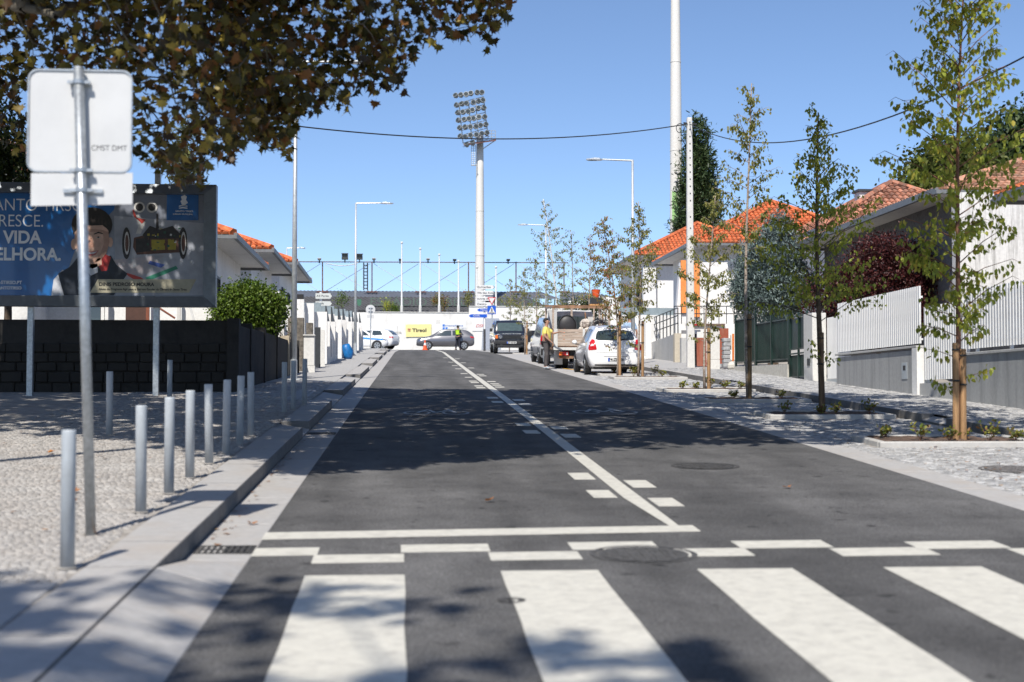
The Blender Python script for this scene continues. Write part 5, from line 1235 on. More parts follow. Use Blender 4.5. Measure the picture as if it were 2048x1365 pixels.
for a in [(690, 521, 13, 12, 'larger dark floodlight left of the second lamp post on the rusty frame', M_fd), (719, 521, 13, 11, 'larger dark floodlight right of the second lamp post on the rusty frame', M_fd), (639, 522, 7, 3.5, 'leftmost small pale floodlight on the rusty frame', M_concl),
          (748, 522, 7, 3.5, 'small pale floodlight just right of the ladder', M_concl), (800, 523, 5, 3, 'small dark floodlight beside the tallest flagpole', M_fd), (856, 522, 7, 3, 'small pale floodlight between the second and third flagpoles', M_concl),
          (909, 523.5, 7, 3, 'small dark floodlight left of the fourth flagpole', M_fd), (963, 522.5, 7, 3, 'small pale floodlight in front of the floodlight mast', M_concl), (1016, 523.5, 7, 3, 'small dark floodlight right of the mast', M_fd), (1071, 523.5, 5, 2.5, 'small pale floodlight among the birch tops', M_concl)]: flood(*a)
# flagpoles
for px_, y0, d in [(803.5, 488, 'tallest, first from the left'), (840.5, 500, 'second from the left'), (878.5, 512, 'third from the left'), (917, 525, 'fourth from the left'), (954, 537, 'fifth, in front of the mast'), (992, 537, 'rightmost, behind the direction signs')]:
    a = at(px_, 624.5, 119.2); b = at(px_, y0, 119.2)
    t_ = thing('flagpole', tuple(a), 'white flagpole on the far wall, '+d, 'flagpole', 'white flagpoles behind the far wall')
    obj('pole', MB().tube([(a.x, a.y, a.z-2), a+Vector((0, 0, .6)), b], [.11, .075, .05], 8), M_white2, t_); obj('hinge_base', MB().tube([a, a+Vector((0, 0, .55))], .12, 8), M_concl, t_)
    obj('finial', MB().sph(tuple(b+Vector((0, 0, .08))), .11), M_concl, t_)
# masts
def mast(px, py0, Y, top, r0, r1, label):
    b = at(px, 600, Y); t_ = thing('floodlight_mast', (b.x, Y, gz(112)), label, 'floodlight mast', 'tall pale stadium floodlight masts')
    z0 = gz(min(Y, 112)); hh = top-z0; mb = MB(); 
    obj('mast', MB().tube([(b.x, Y, z0+hh*i/6) for i in range(7)], [r0+(r1-r0)*i/6 for i in range(7)], 18), M_mast, t_, smooth=True)
    for f in (.25, .45, .65): obj('joint_ring', MB().tube([(b.x, Y, z0+hh*f), (b.x, Y, z0+hh*f+.05)], r0+(r1-r0)*f+.018, 18), M_concl, t_)
    return t_, b.x
MY = 130
t_, mx_ = mast(959.5, 0, MY, at(958, 268, MY).z, .50, .32, 'tall pale floodlight mast at the end of the street carrying a grid of lamps')
M_lampglass = mat('flood_lamp', (.28, .30, .31), .6, .3, var=.2)
def HP(u, v, dy=0): 
    """u,v in photo pixels across the lamp grid"""
    return at(u, v, MY-.9+dy)
hf = MB(); L0, L1 = HP(918, 206), HP(926, 287); R0, R1 = HP(967, 194), HP(976, 272)
for a, b in [(L0, L1), (R0, R1), (HP(937, 203), HP(944, 285)), (HP(951, 200), HP(958, 285))]: hf.tube([a, b], .05, 5)
for k in range(6): f = k/5; a = L0.lerp(L1, f); b = R0.lerp(R1, f); hf.tube([a, b], .035, 4); hf.tube([a+Vector((0, .5, -.25)), b+Vector((0, .5, -.25))], .025, 4)
obj('lamp_frame', hf, M_lamp, t_)
pf = MB(); pf.poly([HP(927, 288, .5), HP(992, 279, .5), HP(992, 281, -.5), HP(927, 290, -.5)], (0, 0, -.06))
obj('platform', pf, M_rust, t_); rl = MB()
for a in (976, 983, 991): rl.tube([HP(a, 279.5), HP(a, 262)], .03, 4)
for v in (262, 268, 274): rl.tube([HP(976, v-.5), HP(991, v)], .025, 4)
rl.tube([HP(991, 281), HP(966, 298)], .04, 4)
for a in (943, 947, 951): rl.tube([HP(a, 290), HP(a, 331)], .03, 4)
rl.tube([HP(942, 331), HP(953, 331)], .05, 4)
for v in range(294, 331, 4): rl.tube([HP(943, v), HP(951, v)], .015, 3)
obj('railing', rl, M_lamp, t_)
lm_ = MB(); lm_.tube([(0, 0, 0), (0, -.12, 0), (0, -.3, 0)], [.10, .19, .2], 12); lm0 = lm_.mesh('lamp', M_lampglass, smooth=False)
sm_ = MB(); sm_.tube([(0, -.301, 0), (0, -.31, 0)], [.165, .165], 12); sm0 = sm_.mesh('lens', mat('lens_dark', (.06, .07, .07), .1, .2))
rows = [(914, 195, 962, 187), (917, 213, 964, 203), (919, 229, 965, 219), (921, 243, 967, 236), (923, 259, 969, 252), (924, 276, 971, 268)]
for r_i, (a, b, c, d) in enumerate(rows):
    for k in range(6):
        f = k/5; u = a+(c-a)*f; v = b+(d-b)*f+(.8 if k % 2 else 0)
        o = inst('lamp', lm0, t_, HP(u, v, -.2), (R(-18+random.uniform(-14, 16)), 0, R(-46+k*14+random.uniform(-14, 14))), (1.25,)*3)
        l_ = inst('lens', sm0, o, (0, 0, 0), world=False)
for u, v in [(935, 294), (947, 291)]:
    o = inst('lamp', lm0, t_, HP(u, v, -.2), (R(-50), 0, R(-30)), (1.25,)*3); inst('lens', sm0, o, (0, 0, 0), world=False)
t2, m2x = mast(1353.5, 0, 86, 32, .47, .23, 'tall pale floodlight mast rising out of frame behind the cypress')
a, b = at(1344, 442, 85.3), at(1361, 384, 85.3); obj('green_banner', MB().box(a.x, b.x, 85.2, 85.26, a.z, b.z), mat('banner_green', (.36, .62, .24), .6, var=.1), t2)
# direction signs, right
SYY = 92
ds = thing('direction_sign_post', (at(968, 690, SYY).x, SYY, gz(SYY)), 'post with stacked white and blue direction arrows before the far wall', 'direction sign')
M_pk = mat('post_dark', (.05, .05, .055), .6)
c = at(969, 700, SYY); obj('post', MB().tube([(c.x, SYY, gz(SYY)), (c.x, SYY, at(0, 655, SYY).z)], .075, 8), M_pk, ds); obj('upper_post', MB().tube([(c.x, SYY, at(0, 655, SYY).z), (c.x, SYY, at(0, 569, SYY).z)], .06, 8), M_white2, ds)
def arrow(px0, px1, y0, y1, right, m, s, parent, Y=SYY-.1, edge=None, tm=None):
    pts = [(px0, y0), (px1-4, y0), (px1, (y0+y1)/2), (px1-4, y1), (px0, y1)] if right else [(px1, y0), (px0+4, y0), (px0, (y0+y1)/2), (px0+4, y1), (px1, y1)]
    o = fpoly('arrow_plate', pts, Y, m, parent, .04)
    e = 1.0; q = at(px0+(2 if right else 7), (y0+y1)/2+e*1.3, Y-.01); text('lettering', s, 3.6/FPX*Y/.7, tm or M_pk, o, (q.x, Y-.012, q.z), depth=.003, sx=1.25)
    if right: fpoly('arrow_tip', [(px1-4.5, y0+.6), (px1-1, (y0+y1)/2), (px1-4.5, y1-.6), (px1-3.6, y1-.6), (px1+.2, (y0+y1)/2), (px1-3.6, y0+.6)], Y-.008, M_pk, o, .006)
    return o
arrow(952, 990, 571, 578.5, True, M_signw, 'Guimarães', ds); arrow(952, 990, 582, 590.5, True, M_signw, 'Vila das Aves', ds)
arrow(952, 990, 594, 602, True, M_signw, 'outras direções', ds); arrow(952, 990, 605, 612.5, True, M_signw, 'Centro', ds)
M_pt2 = M_signw; o = arrow(954, 976, 617.5, 623.5, False, M_blue, 'Hospital', ds, tm=M_signw)
arrow(937.5, 974, 629, 635.5, False, M_blue, ' GNR', ds, tm=M_signw); 
# left direction signs, seen above the white walls
dl = thing('direction_sign_post', (at(648, 690, 100).x, 100, gz(100)), 'grey backed direction arrows rising above the white walls on the left', 'direction sign')
c = at(641, 700, 100); obj('post', MB().tube([(c.x, 100, gz(100)), (c.x, 100, at(0, 581, 100).z)], .09, 8), M_white2, dl)
M_sg = mat('sign_grey', (.50, .52, .50), .6, var=.06)
arrow(631, 665, 587, 598, True, M_sg, 'A3 Porto', dl, Y=99.8); arrow(631, 665, 603, 612, True, M_sg, 'Trofa', dl, Y=99.8)
# yield + crossing signs
ys2 = 88; ys_post = thing('road_sign', (at(984, 700, ys2).x, ys2, gz(ys2)), 'blue square pedestrian crossing sign below a red edged yield triangle', 'road sign')
c = at(984.3, 700, ys2); obj('pole', MB().tube([(c.x, ys2, gz(ys2)), (c.x, ys2, at(0, 594, ys2).z)], .045, 8), M_lamp, ys_post)
M_rr = mat('sign_red', (.55, .02, .04), .4)
fpoly('yield_plate', [(975, 595), (992, 595), (983.6, 610.5)], ys2-.08, M_rr, ys_post, .02); fpoly('yield_face', [(977.6, 596.6), (989.6, 596.6), (983.6, 607.6)], ys2-.09, M_signw, ys_post, .006)
bp_ = fpoly('crossing_plate', [(975, 612), (992, 612), (992, 629), (975, 629)], ys2-.08, M_blue, ys_post, .02)
fpoly('white_triangle', [(983.6, 613.5), (991, 627.3), (976.3, 627.3)], ys2-.09, M_signw, bp_, .006)
fpoly('walking_figure', [(983, 616.8), (984.2, 616.8), (984.3, 618), (985, 620), (984.6, 621.5), (985.8, 624.5), (984.8, 624.5), (983.6, 621.8), (982.4, 624.5), (981.4, 624.5), (982.8, 620.8), (982.2, 618.6)], ys2-.1, M_black2, bp_, .006)
for k in range(5): fpoly('stripe', [(978.2+k*2.3, 625), (979.4+k*2.3, 625), (979.2+k*2.4, 626.8), (977.8+k*2.4, 626.8)], ys2-.1, M_black2, bp_, .006)
# round sign from behind, left
ry = 82; rs = thing('road_sign', (at(740.5, 700, ry).x, ry, gz(ry)+.1), 'back of a round sign on a thin post at the top of the left pavement', 'road sign')
c = at(741, 698, ry); obj('pole', MB().tube([(c.x, ry, gz(ry)+.05), (c.x, ry, at(0, 611, ry).z)], .033, 8), M_lamp, rs)
q = at(741, 619.5, ry+.05); obj('disc', MB().tube([(q.x, ry+.04, q.z), (q.x, ry+.06, q.z)], .275, 24), M_signback, rs)
obj('clamp', MB().box(q.x-.12, q.x+.12, ry-.02, ry+.035, q.z+.08, q.z+.11), M_lamp, rs); obj('clamp', MB().box(q.x-.12, q.x+.12, ry-.02, ry+.035, q.z-.11, q.z-.08), M_lamp, rs)
obj('small_plate', MB().box(q.x-.2, q.x+.2, ry+.04, ry+.05, q.z-.50, q.z-.30), M_signback, rs)
# traffic cone
cq = Vector((at(850, 697, 104).x, 104, gz(104)))
cn = thing('traffic_cone', tuple(cq), 'orange and white traffic cone beside the grey car at the crest', 'traffic cone')
M_co = mat('cone_orange', (.75, .10, .02), .5); 
obj('cone', MB().tube([cq, cq+Vector((0, 0, .75))], [.17, .03], 12), M_co, cn); obj('base', MB().box(cq.x-.2, cq.x+.2, cq.y-.2, cq.y+.2, cq.z, cq.z+.04), M_co, cn)
obj('white_band', MB().tube([cq+Vector((0, 0, .35)), cq+Vector((0, 0, .53))], [.107, .073], 12), M_signw, cn)
# utility pole and cable
uy = 47.0; c = at(1381, 700, uy); zt = at(1379, 236, uy).z
up = thing('utility_pole', (c.x, uy, gz(uy)+PR), 'square grey concrete utility pole with bolt holes and an overhead cable', 'utility pole')
x_ = c.x; z_ = gz(uy)+PR
obj('pole', MB().add([(x_-.13, uy-.13, z_-.1), (x_+.13, uy-.13, z_-.1), (x_+.13, uy+.13, z_-.1), (x_-.13, uy+.13, z_-.1), (x_-.085, uy-.085, zt), (x_+.085, uy-.085, zt), (x_+.085, uy+.085, zt), (x_-.085, uy+.085, zt)], [(3, 2, 1, 0), (4, 5, 6, 7), (0, 1, 5, 4), (1, 2, 6, 5), (2, 3, 7, 6), (3, 0, 4, 7)]), M_concl, up, bevel=.02, seg=1)
hm = MB().box(-.018, .018, -.01, .01, -.02, .02).mesh('bolt_hole', M_black2)
for k in range(22): f = .98-k*.022*1.3 if k < 12 else .6-(k-12)*.045; inst('bolt_hole', hm, up, (x_, uy-.13+.045*f-.003, z_+(zt-z_)*f))
kt = MB(); kt.tube([(x_-.2, uy, zt-.18), (x_+.25, uy, zt-.22)], .03, 5)
ring = [(x_-.33+.14*math.cos(a), uy-.1, zt-.38+.16*math.sin(a)) for a in np.linspace(.4, 6.6, 16)]; kt.tube(ring, .013, 4); obj('cable_fitting', kt, M_dark, up)
top = Vector((x_, uy, zt-.2)); A = Vector((at(588, 252, 35.5).x, 35.5, at(588, 252, 35.5).z)); Bq = at(2150, 60, 17)
def cat_(a, b, sag, n_=28): return [a.lerp(b, i/n_)-Vector((0, 0, sag*4*(i/n_)*(1-i/n_))) for i in range(n_+1)]
M_cab = mat('black_cable', (.02, .02, .022), .6)
tag(obj('overhead_cable', MB().tube(cat_(A, top, .42), .017, 6, caps=False), M_cab), 'thick black overhead cable crossing the street from the left lamp to the concrete pole', 'cable')
tag(obj('overhead_cable', MB().tube(cat_(top, Bq, 1.0), .014, 6, caps=False), M_cab), 'thick black overhead cable rising from the concrete pole to the right behind the birches', 'cable')
# ================================================================== RIGHT SIDE
WX = 10.45        # line of the garden walls
def yx(px, x=WX): return YX(px, x)
M_slat = mat('white_slat', (.70, .71, .72), .45, .1, var=.04, scale=3)
M_gwall = stained('grey_render', (.34, .345, .345), (.17, .175, .175), scale=1.8, amount=.8, streak=(1.5, 1.5, .10), rough=.85)
def slats(t_, y0, y1, zb, zt, x, pitch=.115, wd=.058, m=None, name='slat'):
    me = MB().box(-.02, .02, -wd/2, wd/2, 0, 1).mesh(name, m or M_slat); n_ = int((y1-y0)/pitch)
    for i in range(n_+1):
        y = y0+i*(y1-y0)/max(1, n_); b = zb(y) if callable(zb) else zb; tp = zt(y) if callable(zt) else zt
        inst(name, me, t_, (x, y, b), (0, 0, 0), (1, 1, tp-b))
# near wall with slats
ya, yb = 17.0, yx(1930, WX)
t_ = thing('slat_fence', (WX, 22, gz(22)), 'grey rendered wall topped by white upright slats at the right edge', 'fence', 'white slat fences on grey walls')
zw = 2.37
obj('wall', MB().slope(WX, WX+.22, ya, yb, -.1, 0, zf=gz) and MB().add([(WX, ya, gz(ya)-.1), (WX+.22, ya, gz(ya)-.1), (WX+.22, yb, gz(yb)-.1), (WX, yb, gz(yb)-.1), (WX, ya, zw), (WX+.22, ya, zw), (WX+.22, yb, zw), (WX, yb, zw)], [(0, 3, 2, 1), (4, 5, 6, 7), (0, 1, 5, 4), (1, 2, 6, 5), (2, 3, 7, 6), (3, 0, 4, 7)]), M_gwall, t_)
obj('coping', MB().box(WX-.04, WX+.26, ya, yb, zw+.001, zw+.05), M_conc, t_, bevel=.006, seg=1)
slats(t_, ya+1.5, yb-.05, zw+.12, 3.57, WX+.06, pitch=.118)
rl = MB(); 
for z_ in (zw+.2, 3.35): rl.box(WX+.09, WX+.13, ya, yb, z_, z_+.04)
obj('rail', rl, M_slat, t_)
for y_ in fr(ya+1, yb-.3, 1.4): obj('fence_post', MB().box(WX+.09, WX+.14, y_-.03, y_+.03, zw+.05, 3.3), M_slat, t_)
# gate with slats and white pillar
y0, y1 = yx(1930), yx(1838)
t_ = thing('pedestrian_gate', (WX, y0, gz(y0)), 'narrow white slatted gate between two grey wall lengths behind the nearest birch', 'gate')
obj('step', MB().slope(WX-.02, WX+.5, y0+.02, y1-.02, -.1, .0) and MB().box(WX+.0, WX+.5, y0+.02, y1-.02, gz(y0)-.1, 1.88), M_conc, t_)
slats(t_, y0+.08, y1-.1, 1.95, 3.42, WX+.1, pitch=.115)
obj('frame', MB().box(WX+.13, WX+.17, y0+.05, y1-.06, 1.97, 2.03).box(WX+.13, WX+.17, y0+.05, y1-.06, 3.25, 3.31).box(WX+.13, WX+.17, y1-.12, y1-.06, 2.03, 3.25), M_slat, t_)
yp0, yp1 = yx(1838), yx(1827)
# wall with mailbox
yc, yd = yp1, yx(1673)
t_ = thing('slat_fence', (WX, 31, gz(31)), 'grey rendered wall with mailbox and white slats behind the bushy tree', 'fence', 'white slat fences on grey walls')
obj('white_pillar', MB().box(WX-.04, WX+.3, yp0+.02, yp1-.005, gz(28)-.1, 2.6), M_white2, t_)
zw2 = 2.56
obj('wall', MB().add([(WX, yc, gz(yc)-.1), (WX+.22, yc, gz(yc)-.1), (WX+.22, yd, gz(yd)-.1), (WX, yd, gz(yd)-.1), (WX, yc, zw2), (WX+.22, yc, zw2), (WX+.22, yd, zw2), (WX, yd, zw2)], [(0, 3, 2, 1), (4, 5, 6, 7), (0, 1, 5, 4), (1, 2, 6, 5), (2, 3, 7, 6), (3, 0, 4, 7)]), M_gwall, t_)
obj('coping', MB().box(WX-.04, WX+.26, yc-.25, yd+.02, zw2+.045, zw2+.09), M_conc, t_, bevel=.006, seg=1)
slats(t_, yc-.2, yd, zw2+.13, 3.86, WX+.06, pitch=.118)
rl = MB()
for z_ in (zw2+.2, 3.62): rl.box(WX+.09, WX+.13, yc-.2, yd, z_, z_+.04)
obj('rail', rl, M_slat, t_)
ym = yx(1809); mbx = obj('mailbox', MB().box(WX-.012, WX-.001, ym-.16, ym+.16, 1.98, 2.32), M_grey, t_, bevel=.003, seg=1)
obj('mail_slot', MB().box(WX-.016, WX-.0125, ym-.07, ym+.07, 2.16, 2.26), M_black2, mbx)
# driveway gate with slats and concrete pillar
ye, yf = yx(1673), yx(1630)
t_ = thing('driveway_gate', (WX+.3, ye, gz(ye)), 'white slatted driveway gate with grey kick board beside a concrete pillar', 'gate')
slats(t_, ye+.05, yf, 2.08, 3.62, WX+.34, pitch=.10)
obj('kick_board', MB().box(WX+.3, WX+.34, ye+.02, yf, 1.92, 2.07), M_grey, t_)
obj('pillar', MB().box(WX-.06, WX+.3, yf+.02, yx(1612), gz(36)-.1, 3.75), M_concl, t_, bevel=.01, seg=1)
ylb = yx(1622); obj('letter_slot', MB().box(WX-.075, WX-.061, ylb-.12, ylb+.12, 2.42, 2.6), M_dark, t_)
# dark green railing fence on stone base
M_green = mat('green_sheet', (.018, .042, .036), .35, .1, var=.25, scale=1.5, spec=.6)
M_roughc = stained('roughcast', (.58, .56, .50), (.30, .28, .24), scale=9, amount=.6, streak=(1, 1, 1), rough=.95, bump=1.0)
g0, g1, g2, g3 = yx(1612), yx(1575), yx(1508), yx(1468)
t_ = thing('green_fence', (WX, g1, gz(g1)), 'dark green sheet metal fence with spiked bars on a roughcast stone base', 'fence')
def wallseg(x, y0, y1, zt0, zt1, m, parent, name, th=.22):
    return obj(name, MB().add([(x, y0, gz(y0)-.1), (x+th, y0, gz(y0)-.1), (x+th, y1, gz(y1)-.1), (x, y1, gz(y1)-.1), (x, y0, zt0), (x+th, y0, zt0), (x+th, y1, zt1), (x, y1, zt1)], [(0, 3, 2, 1), (4, 5, 6, 7), (0, 1, 5, 4), (1, 2, 6, 5), (2, 3, 7, 6), (3, 0, 4, 7)]), m, parent)
zb1 = lambda y: at(1545, 730, yx(1545)).z+(y-yx(1545))*.012
zt1 = lambda y: at(1545, 634, yx(1545)).z+(y-yx(1545))*.012
wallseg(WX, g1+.02, g3, zb1(g1), zb1(g3), M_roughc, t_, 'stone_base')
for (a, b, up_) in [(g1, g2, 0), (g2, g3, .22)]:
    obj('sheet', MB().add([(WX+.08, a+.05, zb1(a)+.06+up_*.3), (WX+.08, b-.05, zb1(b)+.06+up_*.3), (WX+.08, b-.05, zt1(b)+up_-.12), (WX+.08, a+.05, zt1(a)+up_-.12), (WX+.10, a+.05, zb1(a)+.06+up_*.3), (WX+.10, b-.05, zb1(b)+.06+up_*.3), (WX+.10, b-.05, zt1(b)+up_-.12), (WX+.10, a+.05, zt1(a)+up_-.12)],
        [(0, 3, 2, 1), (4, 5, 6, 7), (3, 7, 6, 2), (0, 1, 5, 4)]), M_green, t_)
    for y_ in (a+.04, b-.04, (a+b)/2): obj('post', MB().box(WX+.02, WX+.08, y_-.03, y_+.03, zb1(y_), zt1(y_)+up_+.05), M_green, t_)
    rr_ = MB()
    for dz in (.1, 1e9):
        zf_ = (lambda y: zb1(y)+.12) if dz < 1 else (lambda y: zt1(y)+up_-.14)
        rr_.add([(WX+.04, a, zf_(a)), (WX+.04, b, zf_(b)), (WX+.07, b, zf_(b)), (WX+.07, a, zf_(a)), (WX+.04, a, zf_(a)+.035), (WX+.04, b, zf_(b)+.035), (WX+.07, b, zf_(b)+.035), (WX+.07, a, zf_(a)+.035)], [(0, 1, 5, 4), (4, 5, 6, 7), (0, 3, 2, 1)])
    obj('rail', rr_, M_green, t_)
    n_ = int((b-a)/.13)
    bar = MB().box(-.008, .008, -.008, .008, 0, 1).mesh('bar', M_green)
    for i in range(1, n_): y_ = a+i*(b-a)/n_; inst('bar', bar, t_, (WX+.055, y_, zb1(y_)+.08), (0, 0, 0), (1, 1, zt1(y_)+up_-zb1(y_)-.02))
# green gate
t_ = thing('driveway_gate', (WX, g0, gz(g0)), 'dark green double gate with bars beside the concrete pillar', 'gate', None)
zgb = at(1590, 757, yx(1590)).z; zgt = zt1(g0)+.02
obj('lower_panel', MB().box(WX+.08, WX+.11, g0+.08, g1-.02, zgb+.06, zgb+.62), M_green, t_); obj('upper_sheet', MB().box(WX+.08, WX+.10, g0+.08, g1-.02, zgb+.78, zgt-.14), M_green, t_)
fr2 = MB()
for y_ in (g0+.06, (g0+g1)/2, g1-.03): fr2.box(WX+.03, WX+.08, y_-.03, y_+.03, zgb, zgt)
for z_ in (zgb+.02, zgb+.64, zgb+.76, zgt-.12): fr2.box(WX+.04, WX+.075, g0+.06, g1-.03, z_, z_+.04)
obj('frame', fr2, M_green, t_); bar = MB().box(-.007, .007, -.007, .007, 0, .56).mesh('bar', M_green)
for i in range(1, 14): inst('bar', bar, t_, (WX+.06, g0+.06+i*(g1-g0-.09)/14, zgb+.06))
# rusty gates, white cabinet, block pillar
M_rg = stained('rusty_sheet', (.30, .075, .04), (.36, .24, .18), scale=2.2, amount=.6, streak=(1, 1, .25), rough=.8)
def seg(name, px0, px1, pyt, m, parent, th=.2, dx=0, pyb=None, **k):
    x = WX+dx; a, b = yx(px1, x), yx(px0, x); zt = at((px0+px1)/2, pyt, (a+b)/2).z
    return obj(name, MB().box(x, x+th, a, b, gz(a)-.05 if pyb is None else at((px0+px1)/2, pyb, (a+b)/2).z, zt), m, parent, **k)
def front(name, px0, px1, pyt, pyb, Y, m, parent, th=.2, **k):
    a, b = at(px0, pyb, Y), at(px1, pyt, Y); return obj(name, MB().box(a.x, b.x, Y, Y+th, a.z, b.z), m, parent, **k)
t_ = thing('rusty_gate', (10.6, 46.5, gz(46)), 'rust red sheet metal gate flanking the white cabinet', 'gate')
front('gate_leaf', 1393.5, 1413, 676, 733, 47.5, M_rg, t_, .05); front('gate_leaf', 1438, 1457, 657, 728, 46.6, M_rg, t_, .05)
front('white_panel', 1386, 1394, 660, 732, 48.2, M_white2, t_, .1); front('dark_gap', 1389.5, 1393, 668, 731, 48.1, M_black2, t_, .05)
t_ = thing('utility_cabinet', (10.2, 45.3, gz(45)+PR), 'white concrete meter cabinet standing between rust red gates on the right', 'utility cabinet')
front('body', 1421.5, 1439.5, 662, 719, 45.3, M_concl, t_, .3, bevel=.008); front('plinth', 1421, 1440, 719.6, 739, 45.28, M_concl, t_, .34, bevel=.008)
t_ = thing('block_pillar', (11, 45, gz(45)), 'unfinished grey cinder block pillar with an orange pipe beside the green fence', 'pillar')
M_cin = mat('cinder_block', (.36, .37, .38), .95, var=.15, scale=8, bump=.8)
blk = 0
for k in range(7):
    yT = 676+k*8.4; front('block', 1447+(.8 if k % 2 else 0), 1461+(k % 2)*.8, yT+.6, yT+8.0, 45.1, M_cin, t_, .3, bevel=.01, seg=1)
front('mortar_core', 1449, 1460, 678, 734, 45.15, M_joint, t_, .2)
obj('orange_pipe', MB().tube([at(1466.3, 727, 45), at(1466.3, 668, 45)], .035, 8), mat('pipe_orange', (.70, .20, .04), .5), t_); obj('rubble', MB().sph(tuple(at(1464, 733, 44.8)), .16, 7, 5), M_roughc, t_)
front('white_edge', 1461.5, 1464, 670, 700, 45.2, M_concl, t_, .1); front('end_post', 1469, 1472.5, 722, 741, 44.6, M_concl, t_, .2)
# grey low wall with railing up the ramp, beige pier
t_ = thing('ramp_wall', (10.6, 55, gz(55)), 'low stained grey concrete wall with dark ramp railing before the far orange-roofed house', 'wall')
r0, r1 = yx(1350, 10.7), yx(1301, 10.7)
zr0, zr1 = at(1349, 668, r0).z, at(1302, 686, r1).z
wallseg(10.7, r0, r1, zr0, zr1, M_conc, t_, 'wall')
front('beige_pier', 1349.5, 1362.5, 667, 725, r0-1.2, stained('beige', (.50, .45, .36), (.30, .27, .22), amount=.5), t_, .3)
front('stone_pier', 1363, 1372, 676, 729, r0-2.0, M_conc, t_, .3)
rt = MB(); y_list = fr(r0, r1, (r1-r0)/7)
hz = lambda y: zr0+(zr1-zr0)*(y-r0)/(r1-r0)
for y_ in y_list:
    zt = at(1345, 616, r0).z+(at(1302, 636, r1).z-at(1345, 616, r0).z)*(y_-r0)/(r1-r0)
    obj('baluster', MB().box(10.8, 10.84, y_-.02, y_+.02, hz(y_), zt), M_dark, t_)
tr0, tr1 = Vector((10.82, r0, at(1345, 616, r0).z)), Vector((10.82, r1, at(1302, 636, r1).z))
for f in (0, .3, .6): d = Vector((0, 0, -f)); rt.tube([tr0+d, tr1+d], .022, 5)
obj('handrail', rt, M_dark, t_)
# bridge rail running across behind the concrete pole
t_ = thing('railing', (12, 55.5, gz(55)), 'thin metal railing in front of the white house behind the concrete pole', 'railing')
rt = MB()
for py_ in (613, 628): rt.tube([at(1348, py_, 54.5), at(1500, py_, 54.5)], .02, 5)
obj('rails', rt, M_dark, t_)
for px_ in range(1348, 1500, 15): obj('baluster', MB().tube([at(px_, 648, 54.5), at(px_, 613, 54.5)], .016, 4), M_dark, t_)
# white garden walls and blue-grey sheet parapet beyond
t_ = thing('garden_wall', (9.5, 60, gz(60)), 'white garden wall with blue-grey sheet screen before the far right house', 'garden wall')
front('wall', 1220, 1352, 631, 720, 60.0, M_white2, t_, .25); front('sheet_screen', 1238, 1352, 616.5, 630.8, 60.05, M_slate, t_, .05)
front('wall', 1352, 1500, 645, 720, 57.4, M_white2, t_, .2); front('wall_return', 1291, 1302, 640, 712, 58.2, M_white2, t_, .2)
front('brown_strip', 1372, 1450, 648, 652, 57.3, mat('brown_board', (.12, .07, .05), .7), t_, .05)
front('red_mark', 1389, 1400, 648.5, 651.5, 57.2, M_rr, t_, .02); front('grey_board', 1363, 1390, 661, 668, 57.0, mat('grey_board', (.2, .2, .21), .6), t_, .05)
t_ = thing('garden_wall', (8.6, 92, gz(92)), 'bright white walls and gateposts at the top of the right side behind the truck cargo', 'garden wall')
front('wall', 1137, 1165, 602, 640, 95, M_white2, t_, .3); front('wall', 1183, 1240, 594, 660, 90, M_white2, t_, .3)
front('low_wall', 1165, 1230, 612, 690, 93, M_white2, t_, .3)
q = at(1172, 612, 80); crown('hedge', 'dark green hedge showing above the truck behind the orange bucket', 'hedge', q.x, 80, gz(80), [(-.5, 0, 2.6, .9, .6, .5), (.6, 0, 2.6, .9, .6, .5), (0, 0, 1.6, 1.2, .6, .8)], 3500, .12, M_dkg, seed=31)
# --- houses
ya_ = 58.0; e = at(1384, 486, ya_)
t_ = thing('house', (e.x+4, ya_, gz(58)), 'white house with bright orange tiled roof and orange wall stripes behind the concrete pole', 'house')
hipped(t_, e.x, e.x+9.0, ya_, ya_+9.0, e.z, 2.35, wallm=M_white2, inset=.8, tw=.20, tl=.33)
a = at(1365, 640, ya_-.3); 
# projecting flared front wall with two orange pilasters
Yb = ya_+.4
zB = gz(58)-.3; zT = e.z-.22
pts = [at(1352, 640, Yb), at(1466, 640, Yb), at(1455, 525, Yb), at(1361, 525, Yb)]
obj('flared_wall', MB().add([(pts[0].x, Yb, zB), (pts[1].x, Yb, zB), (pts[1].x, Yb, pts[0].z), (pts[2].x, Yb, pts[2].z), (pts[3].x, Yb, pts[3].z), (pts[0].x, Yb, pts[0].z), (pts[0].x, Yb+.4, zB), (pts[1].x, Yb+.4, zB), (pts[1].x, Yb+.4, pts[0].z), (pts[2].x, Yb+.4, pts[2].z), (pts[3].x, Yb+.4, pts[3].z), (pts[0].x, Yb+.4, pts[0].z)],
    [(0, 1, 2, 3, 4, 5), (0, 5, 11, 6), (5, 4, 10, 11), (4, 3, 9, 10), (3, 2, 8, 9), (2, 1, 7, 8)]), M_white2, t_)
M_os = mat('orange_render', (.80, .27, .07), .8, var=.1)
for u0, u1, yb_ in [(1362.5, 1372, 626), (1388, 1399, 634)]: front('orange_pilaster', u0, u1, 521, yb_, Yb-.12, M_os, t_, .115)
for c_ in (ya_+3.0, ya_+5.8): window(t_, 'x', c_, .9, e.z-3.2, e.z-1.5, e.x+.8, -1, shutter=True)
for c_ in (e.x+6.5,): window(t_, 'y', c_, 1.2, e.z-2.8, e.z-1.2, ya_+.8, -1)
yb_ = 73.0; e = at(1266, 511, yb_)
t_ = thing('house', (e.x+4, yb_, gz(73)), 'farther white house with orange tiled roof left of the concrete pole', 'house')
hipped(t_, e.x, e.x+8.6, yb_, yb_+10, e.z, 2.2, wallm=M_white2, inset=.8, tw=.20, tl=.33)
